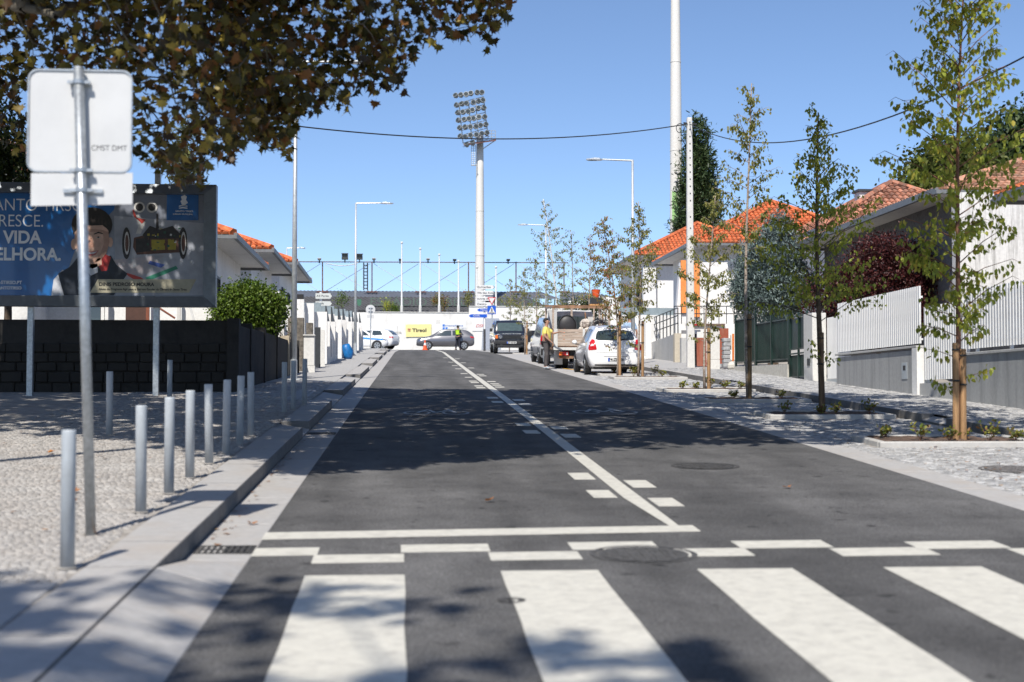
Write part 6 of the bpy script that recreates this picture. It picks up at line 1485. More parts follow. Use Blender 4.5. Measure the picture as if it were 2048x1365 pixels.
for c_ in (yb_+3.0, yb_+5.6): window(t_, 'x', c_, .9, e.z-3.0, e.z-1.6, e.x+.8, -1, shutter=True)
window(t_, 'y', e.x+4.0, 1.2, e.z-3.0, e.z-1.6, yb_+.8, -1)
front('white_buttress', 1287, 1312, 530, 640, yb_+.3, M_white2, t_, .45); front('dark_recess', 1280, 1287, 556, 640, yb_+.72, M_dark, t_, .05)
# old house with brown tiles on the right
e = at(1893, 380, 34.5)
t_ = thing('house', (e.x+3, 34.5, gz(35)), 'old house with mottled brown-pink roof and streaked white wall behind the slat fence', 'house')
hipped(t_, e.x-.2, e.x+12, 34.5, 48, e.z, 2.15, mt=mat('pink_roof_tile', (.44, .20, .12), .85, var=.35, scale=4, bump=.6, island=.4, col2=(.26, .17, .12)), wallm=mat('shaded_plaster', (.17, .17, .175), .9, var=.15), inset=.9, tw=.21, tl=.36)  # side wall plaster darkened, its shade painted into the colour
M_strk = stained('streaked_white', (.68, .67, .65), (.16, .15, .14), scale=3.2, amount=.8, streak=(5, 5, .22), rough=.85)
front('streaked_wall', 1915, 2190, 388, 610, 33.4, M_strk, t_, .3)
e2 = at(1985, 402, 26.5)
t_ = thing('outbuilding', (e2.x+2, 26.5, gz(27)), 'low annex with bright orange tiles and white fascia at the right edge', 'outbuilding')
e2b = at(1993, 398, 29)
hipped(t_, e2b.x, e2b.x+6.5, 21, 29, e2b.z, 1.1, wallm=M_white2, inset=.5, tw=.25, tl=.4)
e = at(1637, 459, 50)
t_ = thing('house', (e.x+4, 50, gz(50)), 'house with old mossy brown roof and white chimney between the trees on the right', 'house')
hipped(t_, e.x, e.x+8.4, 50, 59, e.z, 2.35, mt=M_tileo, wallm=M_white, inset=.7, tw=.22, tl=.34)
ch0 = at(1719, 400, 53.5); ch1 = at(1752, 384, 53.5)
obj('chimney', MB().box(ch0.x, ch1.x-.1, 53.5, 54.1, ch0.z-1.2, ch1.z), M_white, t_); obj('chimney_cap', MB().box(ch0.x-.08, ch1.x-.02, 53.4, 54.2, ch1.z+.002, ch1.z+.09), M_dark, t_)
# ================================================================== VEHICLES
from mathutils.bvhtree import BVHTree
def catmull(P_, k):
    P_ = np.array(P_, float); n_ = len(P_); out = []
    for i in range(n_-1):
        p0 = P_[max(i-1, 0)]; p1 = P_[i]; p2 = P_[i+1]; p3 = P_[min(i+2, n_-1)]
        for j in range(k):
            t = j/k; a = .5*(2*p1+(p2-p0)*t+(2*p0-5*p1+4*p2-p3)*t*t+(3*p1-p0-3*p2+p3)*t**3)
            lo = np.minimum(p1, p2)-.02; hi = np.maximum(p1, p2)+.02; out.append(np.clip(a, lo, hi))
    out.append(P_[-1]); return np.array(out)
class Car:
    """lofted body in its own frame: nose at +Y, wheels on z = 0"""
    def __init__(s, st, ks=4, kr=3):
        rings = []
        for (y, zb, zm, zt_, ztop, wl, wm, wb, wt) in st:
            rings.append([(0, y, zb), (wl*.8, y, zb), (wl, y, zb+.05), (wm, y, zm), (wb, y, zt_), (wt, y, ztop-.05), (wt*.82, y, ztop), (0, y, ztop+.025)])
        G_ = np.array(rings); G_ = np.array([catmull(r, kr) for r in G_]); G_ = np.stack([catmull(G_[:, j], ks) for j in range(G_.shape[1])], 1)
        full = np.concatenate([G_, (G_*np.array([-1, 1, 1]))[:, -2:0:-1]], 1); s.ns, s.nr = full.shape[:2]
        s.v = [tuple(p) for p in full.reshape(-1, 3)]; n = s.nr
        s.f = [(i*n+j, i*n+(j+1) % n, (i+1)*n+(j+1) % n, (i+1)*n+j) for i in range(s.ns-1) for j in range(n)]+[tuple(range(n-1, -1, -1)), tuple((s.ns-1)*n+j for j in range(n))]
        s.bvh = BVHTree.FromPolygons([Vector(v) for v in s.v], s.f)
    def mb(s): return MB().add(s.v, s.f)
    def decal(s, pts, side, off=.006, rings=5, dens=4):
        """patch lying on the body; pts in the plane seen from that side"""
        P2 = []
        for i in range(len(pts)):
            a, b = pts[i], pts[(i+1) % len(pts)]
            for j in range(dens): t = j/dens; P2.append((a[0]+(b[0]-a[0])*t, a[1]+(b[1]-a[1])*t))
        cx = sum(p[0] for p in P2)/len(P2); cy = sum(p[1] for p in P2)/len(P2); vs = []; n = len(P2)
        D = {'rear': ((0, 1, 0), lambda u, v: (u, -6, v)), 'front': ((0, -1, 0), lambda u, v: (u, 6, v)), 'left': ((1, 0, 0), lambda u, v: (-4, u, v)), 'right': ((-1, 0, 0), lambda u, v: (4, u, v)), 'top': ((0, 0, -1), lambda u, v: (u, v, 4))}[side]
        d = Vector(D[0]); last = None
        for r in range(rings):
            f = 1-r/rings
            for (u, v) in P2:
                o = Vector(D[1](cx+(u-cx)*f, cy+(v-cy)*f)); h = s.bvh.ray_cast(o, d)
                if h[0] is None: h = s.bvh.find_nearest(o+d*(6 if side in ('rear', 'front') else 3.2)); 
                last = h[0]-d*off; vs.append(last)
        o = Vector(D[1](cx, cy)); h = s.bvh.ray_cast(o, d); vs.append((h[0] if h[0] else last)-d*off)
        fs = [(r*n+i, r*n+(i+1) % n, (r+1)*n+(i+1) % n, (r+1)*n+i) for r in range(rings-1) for i in range(n)]+[((rings-1)*n+i, (rings-1)*n+(i+1) % n, rings*n) for i in range(n)]
        return MB().add(vs, fs)
def pm(name, col, flake=0.0): return mat(name, col, .28, flake, var=.02, coat=1.0, scale=3)
M_carw = pm('car_white', (.84, .84, .84)); M_carb = pm('car_black', (.012, .014, .024)); M_carg = pm('car_grey', (.15, .15, .165), .4); M_cars = pm('car_silver', (.50, .52, .54), .4)
def wheel(t_, x, y, r, wd, sgn, rimm=None, spokes=5):
    tm = MB(); tm.tube([(x-sgn*wd/2, y, r), (x-sgn*wd*.42, y, r), (x+sgn*wd*.42, y, r), (x+sgn*wd/2, y, r)], [r*.93, r, r, r*.93], 20)
    w_ = obj('wheel', tm, M_black, t_); xo = x+sgn*(wd/2+.002)
    rm = MB().tube([(xo, y, r), (xo+sgn*.008, y, r)], r*.64, 16); obj('rim', rm, rimm or M_galv, w_)
    if spokes:
        sp = MB(); 
        for k in range(spokes):
            a = 2*math.pi*(k+.5)/spokes; sp.tube([(xo+sgn*.010, y+math.cos(a)*r*.25, r+math.sin(a)*r*.25), (xo+sgn*.010, y+math.cos(a)*r*.55, r+math.sin(a)*r*.55)], r*.085, 5)
        obj('rim_openings', sp, M_black, w_)
    return w_
def plate(t_, s, y, z, wd=.46, side=-1, x=0, bl=True):
    a = MB().box(x-wd/2, x+wd/2, min(y, y+side*.008), max(y, y+side*.008), z-.055, z+.055); p_ = obj('number_plate', a, M_signw, t_)
    yy = y+side*.010
    obj('blue_band', MB().box(x-wd/2*1 if side < 0 else x+wd/2-.05, x-wd/2+.05 if side < 0 else x+wd/2, min(yy, yy+side*.002), max(yy, yy+side*.002), z-.053, z+.053), M_blue, p_)
    tx = text('lettering', s, .115, M_black2, p_, (x-side*.02*1.0, yy+side*.002, z-.038), rot=(math.pi/2, 0, 0 if side < 0 else math.pi), align='CENTER', depth=.001, bold=.003)
    return p_
def arch(c, y, r, side): return c.decal([(y+(r)*math.cos(a), r*.86+(r)*math.sin(a)) for a in np.linspace(-.5, math.pi+.5, 12)], side, .004, rings=3, dens=1)
def place(t_, x, y, heading=0):
    """stand it on the slope; heading 0 = nose up the street"""
    s = (gz(y+1)-gz(y-1))/2; t_.location = (x, y, gz(y)+.004)
    q = Euler((math.atan(s)*math.cos(heading), -math.atan(s)*math.sin(heading)*(-1), 0)).to_matrix().to_4x4()
    m_ = Matrix.Rotation(math.atan(s), 4, 'X')@Matrix.Rotation(heading, 4, 'Z'); t_.rotation_euler = m_.to_euler()

# ---- white hatchback, seen from behind
st = [(-1.97, .40, .52, .62, .70, .56, .66, .64, .54), (-1.95, .32, .55, .80, .92, .66, .77, .72, .60), (-1.90, .27, .58, .92, 1.03, .72, .83, .78, .64), (-1.80, .25, .6, .96, 1.16, .74, .845, .80, .63), (-1.62, .23, .6, .97, 1.36, .75, .85, .81, .58),
      (-1.50, .22, .6, .97, 1.44, .76, .853, .81, .57), (-1.2, .21, .6, .96, 1.485, .77, .855, .81, .565), (-.4, .2, .6, .94, 1.50, .78, .855, .80, .57), (.35, .2, .6, .91, 1.43, .78, .855, .79, .56), (.85, .2, .6, .89, 1.14, .78, .85, .78, .60), (1.15, .2, .58, .88, .97, .77, .84, .76, .62), (1.6, .22, .55, .80, .86, .72, .80, .70, .55), (1.85, .25, .5, .68, .73, .62, .68, .60, .45), (1.95, .30, .42, .52, .58, .45, .5, .45, .3)]
hb = thing('white_hatchback', (0, 0, 0), 'white three-door hatchback parked with its rear to the camera, leaf shadows over the tailgate', 'car'); c = Car(st)
body = obj('body', c.mb(), M_carw, hb, smooth=True)
rw = [(-.60, 1.10), (-.52, 1.07), (0, 1.06), (.52, 1.07), (.60, 1.10), (.56, 1.26), (.50, 1.345), (.3, 1.375), (0, 1.385), (-.3, 1.375), (-.50, 1.345), (-.56, 1.26)]
obj('rear_window', c.decal(rw, 'rear', .008, 6, 3), M_glass, hb)
for sd_, sg_ in (('left', -1), ('right', 1)):
    obj('side_window', c.decal([(-1.45, 1.05), (-1.1, .99), (-.25, .965), (-.25, 1.40), (-.8, 1.415), (-1.25, 1.38)], sd_, .007), M_glass, hb)
    obj('side_window', c.decal([(-.19, .965), (.85, .93), (.6, 1.10), (.25, 1.33), (-.19, 1.40)], sd_, .007), M_glass, hb)
    for y_ in (-1.24, 1.28): obj('wheel_arch', arch(c, y_, .345, sd_), M_black2, hb)
    wheel(hb, sg_*.765, -1.24, .30, .185, sg_); wheel(hb, sg_*.765, 1.28, .30, .185, sg_)
    tl = obj('tail_light', c.decal([(sg_*.63, 1.08), (sg_*.70, 1.10), (sg_*.79, .98), (sg_*.83, .80), (sg_*.80, .76), (sg_*.60, .78), (sg_*.575, .80), (sg_*.60, .93)], 'rear', .012), M_red, hb)
    obj('reverse_lens', c.decal([(sg_*.66, .95), (sg_*.76, .93), (sg_*.77, .88), (sg_*.66, .90)], 'rear', .017), mat('clear_lens', (.6, .55, .55), .2, coat=.6), tl)
    mm = MB().sph((sg_*.93, .68, .98), .085, 8, 6, sz=.8, sy=.6); obj('mirror', mm, M_carw, hb, smooth=True)
    obj('mirror_arm', MB().box(min(sg_*.78, sg_*.9), max(sg_*.78, sg_*.9), .64, .70, .90, .93), M_plas, hb)
    obj('door_line', c.decal([(.70, .35), (.715, .35), (.86, .90), (.845, .90)], sd_, .003, 2, 6), M_dark, hb)
obj('brake_light', c.decal([(-.2, 1.42), (.2, 1.42), (.19, 1.44), (-.19, 1.44)], 'rear', .010), M_red, hb)
obj('lower_bumper_shade', c.decal([(-.62, .29), (.62, .29), (.64, .335), (-.64, .335)], 'rear', .012), M_plas, hb)
obj('tailgate_line', c.decal([(-.60, .70), (.60, .70), (.60, .708), (-.60, .708)], 'rear', .004, 2, 8), M_grey, hb)
obj('bumper_line', c.decal([(-.36, .565), (.36, .565), (.36, .575), (-.36, .575)], 'rear', .004, 2, 8), M_plas, hb)
obj('emblem', c.decal([(-.07, .90), (.07, .90), (.05, .95), (-.05, .95)], 'rear', .01), M_chrome, hb)
plate(hb, '94-ZH-26', -1.975, .48)
obj('wiper', MB().tube([(0, -1.90, 1.08), (.34, -1.88, 1.10)], .008, 4), M_plas, hb)
obj('underbody', MB().box(-.6, .6, -1.7, 1.6, .18, .24), M_black2, hb); 
obj('seat_back', MB().box(-.55, -.12, -.9, -.8, .7, 1.25), M_black2, hb)
place(hb, 6.52, 44.75)

# ---- black four-wheel drive, front to the camera
def boxy(L, W, H, hood, belt, cab0, cab1, zb=.32, ws=.42, rear=.12):
    w = W/2; 
    return [(-L/2, zb+.05, .7, belt, belt+.10, w*.92, w*.97, w*.94, w*.80), (-L/2+.05, zb, .7, belt, H-.22, w*.95, w, w*.97, w*.80), (-L/2+rear+.1, zb, .7, belt, H-.03, w*.95, w, w*.97, w*.80), (0, zb, .7, belt, H, w*.95, w, w*.97, w*.80), (cab1-ws-.02, zb, .7, belt, H-.03, w*.95, w, w*.97, w*.80), (cab1-ws*.5, zb, .7, belt, (H+hood)/2+.05, w*.95, w, w*.97, w*.85),
            (cab1, zb, .7, belt-.02, hood+.03, w*.95, w, w*.97, w*.88), (cab1+.25, zb, .7, hood-.06, hood, w*.95, w, w*.97, w*.90), (L/2-.12, zb, .7, hood-.10, hood-.05, w*.94, w*.99, w*.96, w*.88), (L/2, zb+.05, .65, hood-.14, hood-.10, w*.92, w*.97, w*.94, w*.85)]
fb = thing('four_wheel_drive', (0, 0, 0), 'black boxy four-wheel drive parked facing the camera with its bonnet and grille in view', 'car')
c = Car(boxy(4.4, 1.80, 1.78, 1.13, 1.15, 0, .95), ks=4)
obj('body', c.mb(), M_carb, fb, smooth=True)
obj('windscreen', c.decal([(-.70, 1.22), (.70, 1.22), (.62, 1.66), (-.62, 1.66)], 'front', .01), mat('screen_glass', (.06, .09, .09), .08, coat=.6), fb)
for sd_, sg_ in (('left', -1), ('right', 1)):
    for u0, u1 in ((-2.0, -1.15), (-1.08, -.3), (-.22, .62)): obj('side_window', c.decal([(u0, 1.2), (u1, 1.2), (u1-.1 if u1 > 0 else u1, 1.62), (u0, 1.62)], sd_, .007), M_glass, fb)
    for y_ in (-1.3, 1.38): obj('wheel_arch', arch(c, y_, .42, sd_), M_black2, fb)
    wheel(fb, sg_*.80, -1.3, .37, .22, sg_, spokes=3); wheel(fb, sg_*.80, 1.38, .37, .22, sg_, spokes=3)
    hl = MB().tube([(sg_*.60, 2.19, .90), (sg_*.60, 2.23, .90)], .10, 14); obj('headlight', hl, M_chrome, fb)
    ind = MB().box(min(sg_*.74, sg_*.87), max(sg_*.74, sg_*.87), 2.15, 2.205, .82, 1.0); obj('indicator', ind, M_orange, fb)
    obj('mirror', MB().box(min(sg_*.93, sg_*1.08), max(sg_*.93, sg_*1.08), .72, .8, 1.18, 1.36), M_plas, fb, bevel=.02)
    obj('fog_light', MB().tube([(sg_*.55, 2.30, .45), (sg_*.55, 2.34, .45)], .075, 10), M_dark, fb)
obj('grille', MB().box(-.48, .48, 2.185, 2.205, .80, 1.0), M_plas, fb)
gm_ = MB().box(-.48, .48, 2.206, 2.215, -.006, .006).mesh('grille_bar', M_dark)
for k in range(6): inst('grille_bar', gm_, fb, (0, 0, .82+k*.033))
obj('bonnet_edge', MB().box(-.78, .78, 2.13, 2.19, 1.01, 1.04), M_signw, fb)
text('lettering', 'RANGE ROVER', .075, M_signw, fb, (-.02, 2.195, 1.045), rot=(math.pi/2, 0, math.pi), align='CENTER', sx=1.6, space=1.3, depth=.003)
obj('bumper', MB().box(-.90, .90, 2.16, 2.32, .52, .70), M_plas, fb, bevel=.02); obj('lower_valance', MB().box(-.8, .8, 2.1, 2.28, .34, .519), M_plas, fb)
plate(fb, '37-43-BX', 2.325, .60, .52, side=1)
for x_ in (-.35, .3): obj('seat', MB().box(x_-.22, x_+.22, -.1, .05, .8, 1.5), M_black2, fb, bevel=.05)
obj('open_door', MB().box(-1.55, -.92, .62, .68, .6, 1.25).box(-1.55, -1.5, .62, .66, 1.25, 1.62).box(-1.55, -.95, .62, .66, 1.60, 1.65), M_carb, fb)
place(fb, 5.98, 76.2+1.9, math.pi)
fb.location.x = 5.95

# ---- silver-white van
vn = thing('silver_van', (0, 0, 0), 'pale silver small van with roof bars parked between flatbed truck and black car', 'van')
vs_ = boxy(4.35, 1.78, 1.82, 1.12, 1.08, 0, 1.05, zb=.25, ws=.75); c = Car(vs_, ks=4)
obj('body', c.mb(), M_cars, vn, smooth=True)
obj('rear_window', c.decal([(-.66, 1.12), (.66, 1.12), (.60, 1.58), (-.60, 1.58)], 'rear', .01), M_glass, vn)
for sd_, sg_ in (('left', -1), ('right', 1)):
    obj('side_window', c.decal([(-.22, 1.12), (.78, 1.12), (.35, 1.58), (-.22, 1.62)], sd_, .007), mat('blue_glass', (.10, .14, .20), .08, coat=.6), vn)
    obj('side_window', c.decal([(-1.9, 1.12), (-.32, 1.12), (-.32, 1.62), (-1.85, 1.60)], sd_, .007), mat('blue_glass', (.10, .14, .20), .08, coat=.6), vn)
    for y_ in (-1.3, 1.35): obj('wheel_arch', arch(c, y_, .36, sd_), M_black2, vn)
    wheel(vn, sg_*.79, -1.3, .31, .19, sg_); wheel(vn, sg_*.79, 1.35, .31, .19, sg_)
    obj('tail_light', c.decal([(sg_*.79, .75), (sg_*.87, .78), (sg_*.87, 1.15), (sg_*.80, 1.15)], 'rear', .012), M_red, vn)
    obj('mirror', MB().box(min(sg_*.93, sg_*1.12), max(sg_*.93, sg_*1.12), .78, .9, 1.08, 1.3), M_plas, vn, bevel=.03)
    obj('roof_bar', MB().tube([(sg_*.62, -1.8, 1.84), (sg_*.62, -1.7, 1.90), (sg_*.62, .1, 1.90), (sg_*.62, .2, 1.84)], .018, 5), M_dark, vn)
obj('bumper', MB().box(-.86, .86, -2.26, -2.12, .35, .62), M_plas, vn, bevel=.03)
place(vn, 6.35, 57.6)
# ---- flatbed truck with wooden sides and a load
tk = thing('flatbed_truck', (0, 0, 0), 'old flatbed lorry with weathered plank sides and a timber rack, parked ahead of the hatchback', 'truck')
M_plk = mat('weathered_plank', (.46, .37, .30), .85, var=.22, scale=3, bump=.6, stretch=(.6, .6, 9)); M_plkr = mat('red_brown_beam', (.30, .17, .10), .85, var=.3, scale=4)
M_tw = mat('truck_white', (.62, .62, .60), .5, var=.08)
W2 = 1.05
for k in range(5): z_ = .80+k*.118; obj('plank', MB().box(-W2+.14, W2-.14, -1.7, -1.67, z_+.004, z_+.112), M_plk, tk)
for s_ in (-1, 1):
    for k in range(5): z_ = .80+k*.118; obj('plank', MB().box(min(s_*W2, s_*(W2-.03)), max(s_*W2, s_*(W2-.03)), -1.6, 1.55, z_+.004, z_+.112), M_plk, tk)
    for y_ in (-1.5, -.5, .5, 1.45): obj('stanchion', MB().box(min(s_*(W2+.002), s_*(W2+.04)), max(s_*(W2+.002), s_*(W2+.04)), y_, y_+.08, .72, 1.42), M_plkr, tk)
    obj('corner_post', MB().box(min(s_*(W2-.13), s_*W2), max(s_*(W2-.13), s_*W2), -1.72, -1.62, .74, 1.40), M_tw, tk)
obj('centre_strap', MB().box(-.04, .04, -1.73, -1.701, .76, 1.40), M_tw, tk)
obj('bed', MB().box(-W2, W2, -1.66, 1.6, .66, .79), M_plkr, tk); obj('rear_beam', MB().box(-W2-.02, W2+.02, -1.76, -1.665, .66, .755), M_tw, tk)
obj('chassis', MB().box(-.45, .45, -1.5, 3.2, .45, .655), M_black2, tk)
obj('light_bar', MB().box(-.85, .85, -1.6, -1.54, .36, .46), M_plkr, tk)
for s_ in (-1, 1):
    lb_ = obj('tail_light', MB().box(min(s_*.52, s_*.86), max(s_*.52, s_*.86), -1.66, -1.6, .47, .60), M_red, tk)
    obj('indicator', MB().box(min(s_*.75, s_*.86), max(s_*.75, s_*.86), -1.668, -1.6605, .475, .595), M_orange, lb_); obj('reverse_lens', MB().box(min(s_*.55, s_*.60), max(s_*.55, s_*.60), -1.668, -1.6605, .49, .58), M_signw, lb_)
    for y_ in (-.75, 2.75): wheel(tk, s_*(.80 if y_ < 0 else .84), y_, .36, .22, s_, spokes=0)
    wheel(tk, s_*.56, -.75, .36, .2, s_, spokes=0)
cab = Car([(1.68, .45, .9, 1.2, 1.95, .8, .86, .86, .74), (1.75, .42, .9, 1.2, 2.05, .82, .88, .88, .76), (2.5, .42, .9, 1.2, 2.07, .82, .88, .88, .76), (3.0, .42, .9, 1.18, 1.98, .82, .88, .88, .75), (3.35, .42, .9, 1.12, 1.30, .82, .88, .87, .78), (3.5, .45, .85, 1.0, 1.06, .8, .86, .84, .75)], ks=3)
obj('cab', cab.mb(), M_tw, tk, smooth=True)
obj('rear_window', cab.decal([(-.6, 1.35), (.6, 1.35), (.58, 1.85), (-.58, 1.85)], 'rear', .01), M_glass, tk)
for sd_ in ('left', 'right'): obj('side_window', cab.decal([(2.0, 1.25), (3.05, 1.25), (2.85, 1.8), (2.0, 1.85)], sd_, .008), M_glass, tk)
rk = MB(); 
for x_ in (-1.0, -.05, 1.0): obj('rack_post', MB().box(x_-.035, x_+.035, 1.45, 1.52, .8, 2.2), M_plk, tk)
for x_ in (-1.0, 1.0): obj('rack_post', MB().box(x_-.035, x_+.035, -1.0, -.93, .8, 2.12), M_plk, tk)
obj('rack_rail', MB().box(-1.04, 1.04, -1.0, -.92, 2.121, 2.20, rx=0), M_plkr, tk); obj('rack_rail', MB().box(-1.04, 1.04, 1.42, 1.54, 2.201, 2.27), M_plkr, tk)
for x_ in (-1.0, 1.0): obj('rack_rail', MB().box(x_-.04, x_+.04, -.91, 1.41, 2.13, 2.19), M_plk, tk)
obj('mesh_guard', MB().box(-.93, -.60, 1.40, 1.41, 1.4, 2.1), mat('perforated_white', (.55, .56, .56), .6, var=.2, scale=60), tk)
obj('mudflap', MB().box(-.98, -.68, -1.15, -1.13, .14, .62), M_cars, tk)
TX, TY = 6.38, 50.9; place(tk, TX, TY)
def onbed(dx, dy, dz): return Vector((TX+dx, TY+dy, gz(TY+dy)+dz))
q = onbed(-.35, .2, 1.50)
w_ = thing('wheelbarrow', tuple(q), 'black wheelbarrow tub standing upright on the flatbed load', 'wheelbarrow')
ov = [(.34*math.cos(a), 0, .40*math.sin(a)) for a in np.linspace(0, 2*math.pi, 20, endpoint=False)]
mb = MB(); k = 20; mb.add([tuple(q+Vector(p)) for p in ov]+[tuple(q+Vector((p[0]*.55, .22, p[2]*.6))) for p in ov], [(i, (i+1) % k, k+(i+1) % k, k+i) for i in range(k)]+[tuple(range(k, 2*k))]); mb.sph(tuple(q+Vector((0, .05, 0))), .33, 14, 8, sz=1.18, sy=.35); obj('tub', mb, M_plas, w_, smooth=True)
mb = MB().tube([q+Vector(ov[i % k]) for i in range(k+1)], .02, 5); obj('rim', mb, M_dark, w_)
obj('handle', MB().tube([q+Vector((-.12, -.12, -.12)), q+Vector((-.14, -.16, -.55))], .035, 6), M_orange, w_)
q = onbed(.32, .1, 1.35); sk = MB()
for i in range(14): sk.sph((q.x+random.uniform(-.22, .22), q.y+random.uniform(-.2, .2), q.z+random.uniform(-.1, .28)), random.uniform(.10, .17), 7, 5)
for i, v in enumerate(sk.v): sk.v[i] = tuple(Vector(v)+Vector((random.uniform(-.02, .02),)*3))
tag(obj('rubble_sack', sk, mat('sack_white', (.60, .54, .48), .9, var=.3, scale=14, bump=.8)), 'pale lumpy rubble sacks heaped in the truck bed', 'sack')
q = onbed(.80, -.2, 1.42); wc = MB()
for i in range(26):
    a0 = random.uniform(0, 6); rr = random.uniform(.2, .33); tl_ = Euler((random.uniform(-.5, .5)+math.pi/2, random.uniform(-.6, .6), 0)).to_matrix(); c0 = q+Vector((random.uniform(-.08, .08), random.uniform(-.15, .15), random.uniform(-.05, .12)))
    wc.tube([c0+tl_@Vector((rr*math.cos(a0+t), rr*.8*math.sin(a0+t), 0)) for t in np.linspace(0, 5.9, 12)], .009, 3, caps=False)
tag(obj('wire_coil', wc, mat('grey_wire', (.20, .20, .20), .6, .3)), 'tangled grey wire coil on the truck load behind the hatchback roof', 'wire')
q = onbed(.55, -.9, 2.22)
bk = thing('bucket', tuple(q), 'orange bucket on a black crate on top of the timber rack', 'bucket'); 
obj('pail', MB().tube([q+Vector((0, 0, .30)), q+Vector((0, 0, .56)), q+Vector((0, 0, .58))], [.10, .155, .165], 14), M_co, bk)
tag(obj('crate', MB().box(q.x-.2, q.x+.22, q.y-.14, q.y+.14, q.z+.06, q.z+.295), M_plas, bevel=.01), 'black crate under the orange bucket on the timber rack', 'crate'); tag(obj('plank', MB().box(q.x-.25, q.x+.27, q.y-.16, q.y+.16, q.z, q.z+.055), mat('fresh_wood', (.50, .26, .10), .7)), 'short plank under the black crate on the rack', 'plank')
for i, (dx, h) in enumerate([(.42, 2.0), (.6, 2.15), (.95, 1.95), (1.1, 2.1)]): tag(obj('timber_pole', MB().tube([onbed(dx, .3, .82), onbed(dx+random.uniform(-.12, .12), .45, h)], .03, 6), [M_plkr, M_plk][i % 2]), ['leftmost timber pole leaning up from the truck bed', 'second timber pole leaning up from the truck bed', 'timber pole rising behind the wire coil', 'rightmost timber pole on the truck bed'][i], 'pole')
# ---- grey crossover at the crest, side on, nose left
st = [(-2.13, .45, .6, .85, .95, .6, .72, .68, .5), (-2.05, .35, .65, .98, 1.10, .76, .84, .78, .62), (-1.85, .28, .65, 1.03, 1.28, .8, .87, .8, .6), (-1.5, .25, .65, 1.02, 1.47, .82, .885, .81, .58), (-.8, .24, .65, 1.0, 1.53, .83, .885, .81, .58), (0, .24, .65, .97, 1.52, .83, .885, .8, .58), (.45, .24, .65, .95, 1.40, .83, .885, .8, .59), (.95, .24, .65, .94, 1.12, .82, .88, .79, .64), (1.25, .24, .64, .92, 1.00, .82, .88, .79, .68), (1.8, .28, .6, .84, .90, .78, .84, .74, .6), (2.05, .3, .55, .74, .80, .66, .72, .64, .5), (2.14, .35, .5, .6, .66, .5, .56, .5, .35)]
cg = Car(st, ks=3)
def sedan(label, paint, name, sill=True, extra=None):
    t_ = thing(name, (0, 0, 0), label, 'car'); obj('body', cg.mb(), paint, t_, smooth=True)
    for sd_, sg_ in (('left', -1), ('right', 1)):
        obj('side_window', cg.decal([(-1.35, 1.10), (-.5, 1.06), (-.5, 1.43), (-1.1, 1.42)], sd_, .007), M_glass, t_); obj('side_window', cg.decal([(-.43, 1.05), (.78, 1.02), (.42, 1.32), (.05, 1.43), (-.43, 1.44)], sd_, .007), M_glass, t_)
        for y_ in (-1.35, 1.3): obj('wheel_arch', arch(cg, y_, .38, sd_), M_plas, t_); wheel(t_, sg_*.80, y_, .34, .2, sg_)
        obj('tail_light', cg.decal([(sg_*.62, .86), (sg_*.80, .86), (sg_*.80, .99), (sg_*.64, .99)], 'rear', .012), M_red, t_); obj('headlight', cg.decal([(sg_*.42, .68), (sg_*.66, .70), (sg_*.70, .80), (sg_*.45, .76)], 'front', .01), M_chrome, t_)
        obj('side_tail_light', cg.decal([(-2.05, .88), (-1.86, .90), (-1.80, 1.02), (-2.0, .99)], sd_, .008), M_red, t_)
        obj('side_headlight', cg.decal([(1.62, .76), (1.98, .66), (1.95, .74), (1.7, .83)], sd_, .008), M_chrome, t_)
        if sill: obj('sill', cg.decal([(-.9, .30), (.85, .30), (.85, .38), (-.9, .38)], sd_, .01), M_chrome if name == 'grey_crossover' else M_plas, t_)
    obj('rear_window', cg.decal([(-.55, 1.12), (.55, 1.12), (.48, 1.42), (-.48, 1.42)], 'rear', .008), M_glass, t_); obj('windscreen', cg.decal([(-.6, 1.03), (.6, 1.03), (.5, 1.40), (-.5, 1.40)], 'front', .008), M_glass, t_)
    return t_
sv = sedan('dark grey crossover standing across the crest with its nose to the left', M_carg, 'grey_crossover'); place(sv, at(890, 690, 106).x, 105.5, math.pi/2)
wc1 = sedan('white car at the crest with its red tail light beside the kerb', M_carw, 'white_crossover', False); place(wc1, at(790, 690, 107).x-1.9, 106.5, math.pi/2-.35)
wc2 = sedan('white car with a blue side flash, half hidden by the white walls', M_carw, 'patrol_car', False)
obj('blue_flash', cg.decal([(.1, .78), (1.7, .70), (1.75, .80), (.1, .93)], 'right', .012), mat('flash_blue', (.02, .22, .65), .4), wc2)
place(wc2, at(770, 690, 101).x-1.95, 101.0, -math.pi/2+.12)

# ================================================================== PEOPLE
def skinned(name, pts, edges, root, m, parent, sub=2, sc=1.0):
    me = bpy.data.meshes.new(name); keys = list(pts); me.from_pydata([pts[k][0] for k in keys], [], []); 
    me = bpy.data.meshes.new(name); me.from_pydata([tuple(pts[k][0]) for k in keys], [(keys.index(a), keys.index(b)) for a, b in edges], []); me.update()
    o = bpy.data.objects.new('tmp', me); COL.objects.link(o); md = o.modifiers.new('skin', 'SKIN'); md.use_smooth_shade = True
    sv_ = me.skin_vertices[0].data
    for i, k in enumerate(keys):
        r = pts[k][1]; r = r if hasattr(r, '__len__') else (r, r); sv_[i].radius = r; sv_[i].use_root = (k == root)
    s2 = o.modifiers.new('sub', 'SUBSURF'); s2.levels = sub; s2.render_levels = sub
    dg = bpy.context.evaluated_depsgraph_get(); nm = bpy.data.meshes.new_from_object(o.evaluated_get(dg)); bpy.data.objects.remove(o)
    nm.materials.clear(); nm.materials.append(m); nm.shade_smooth(); nm.name = name; r = bpy.data.objects.new(name, nm); COL.objects.link(r); r.parent = parent; return r
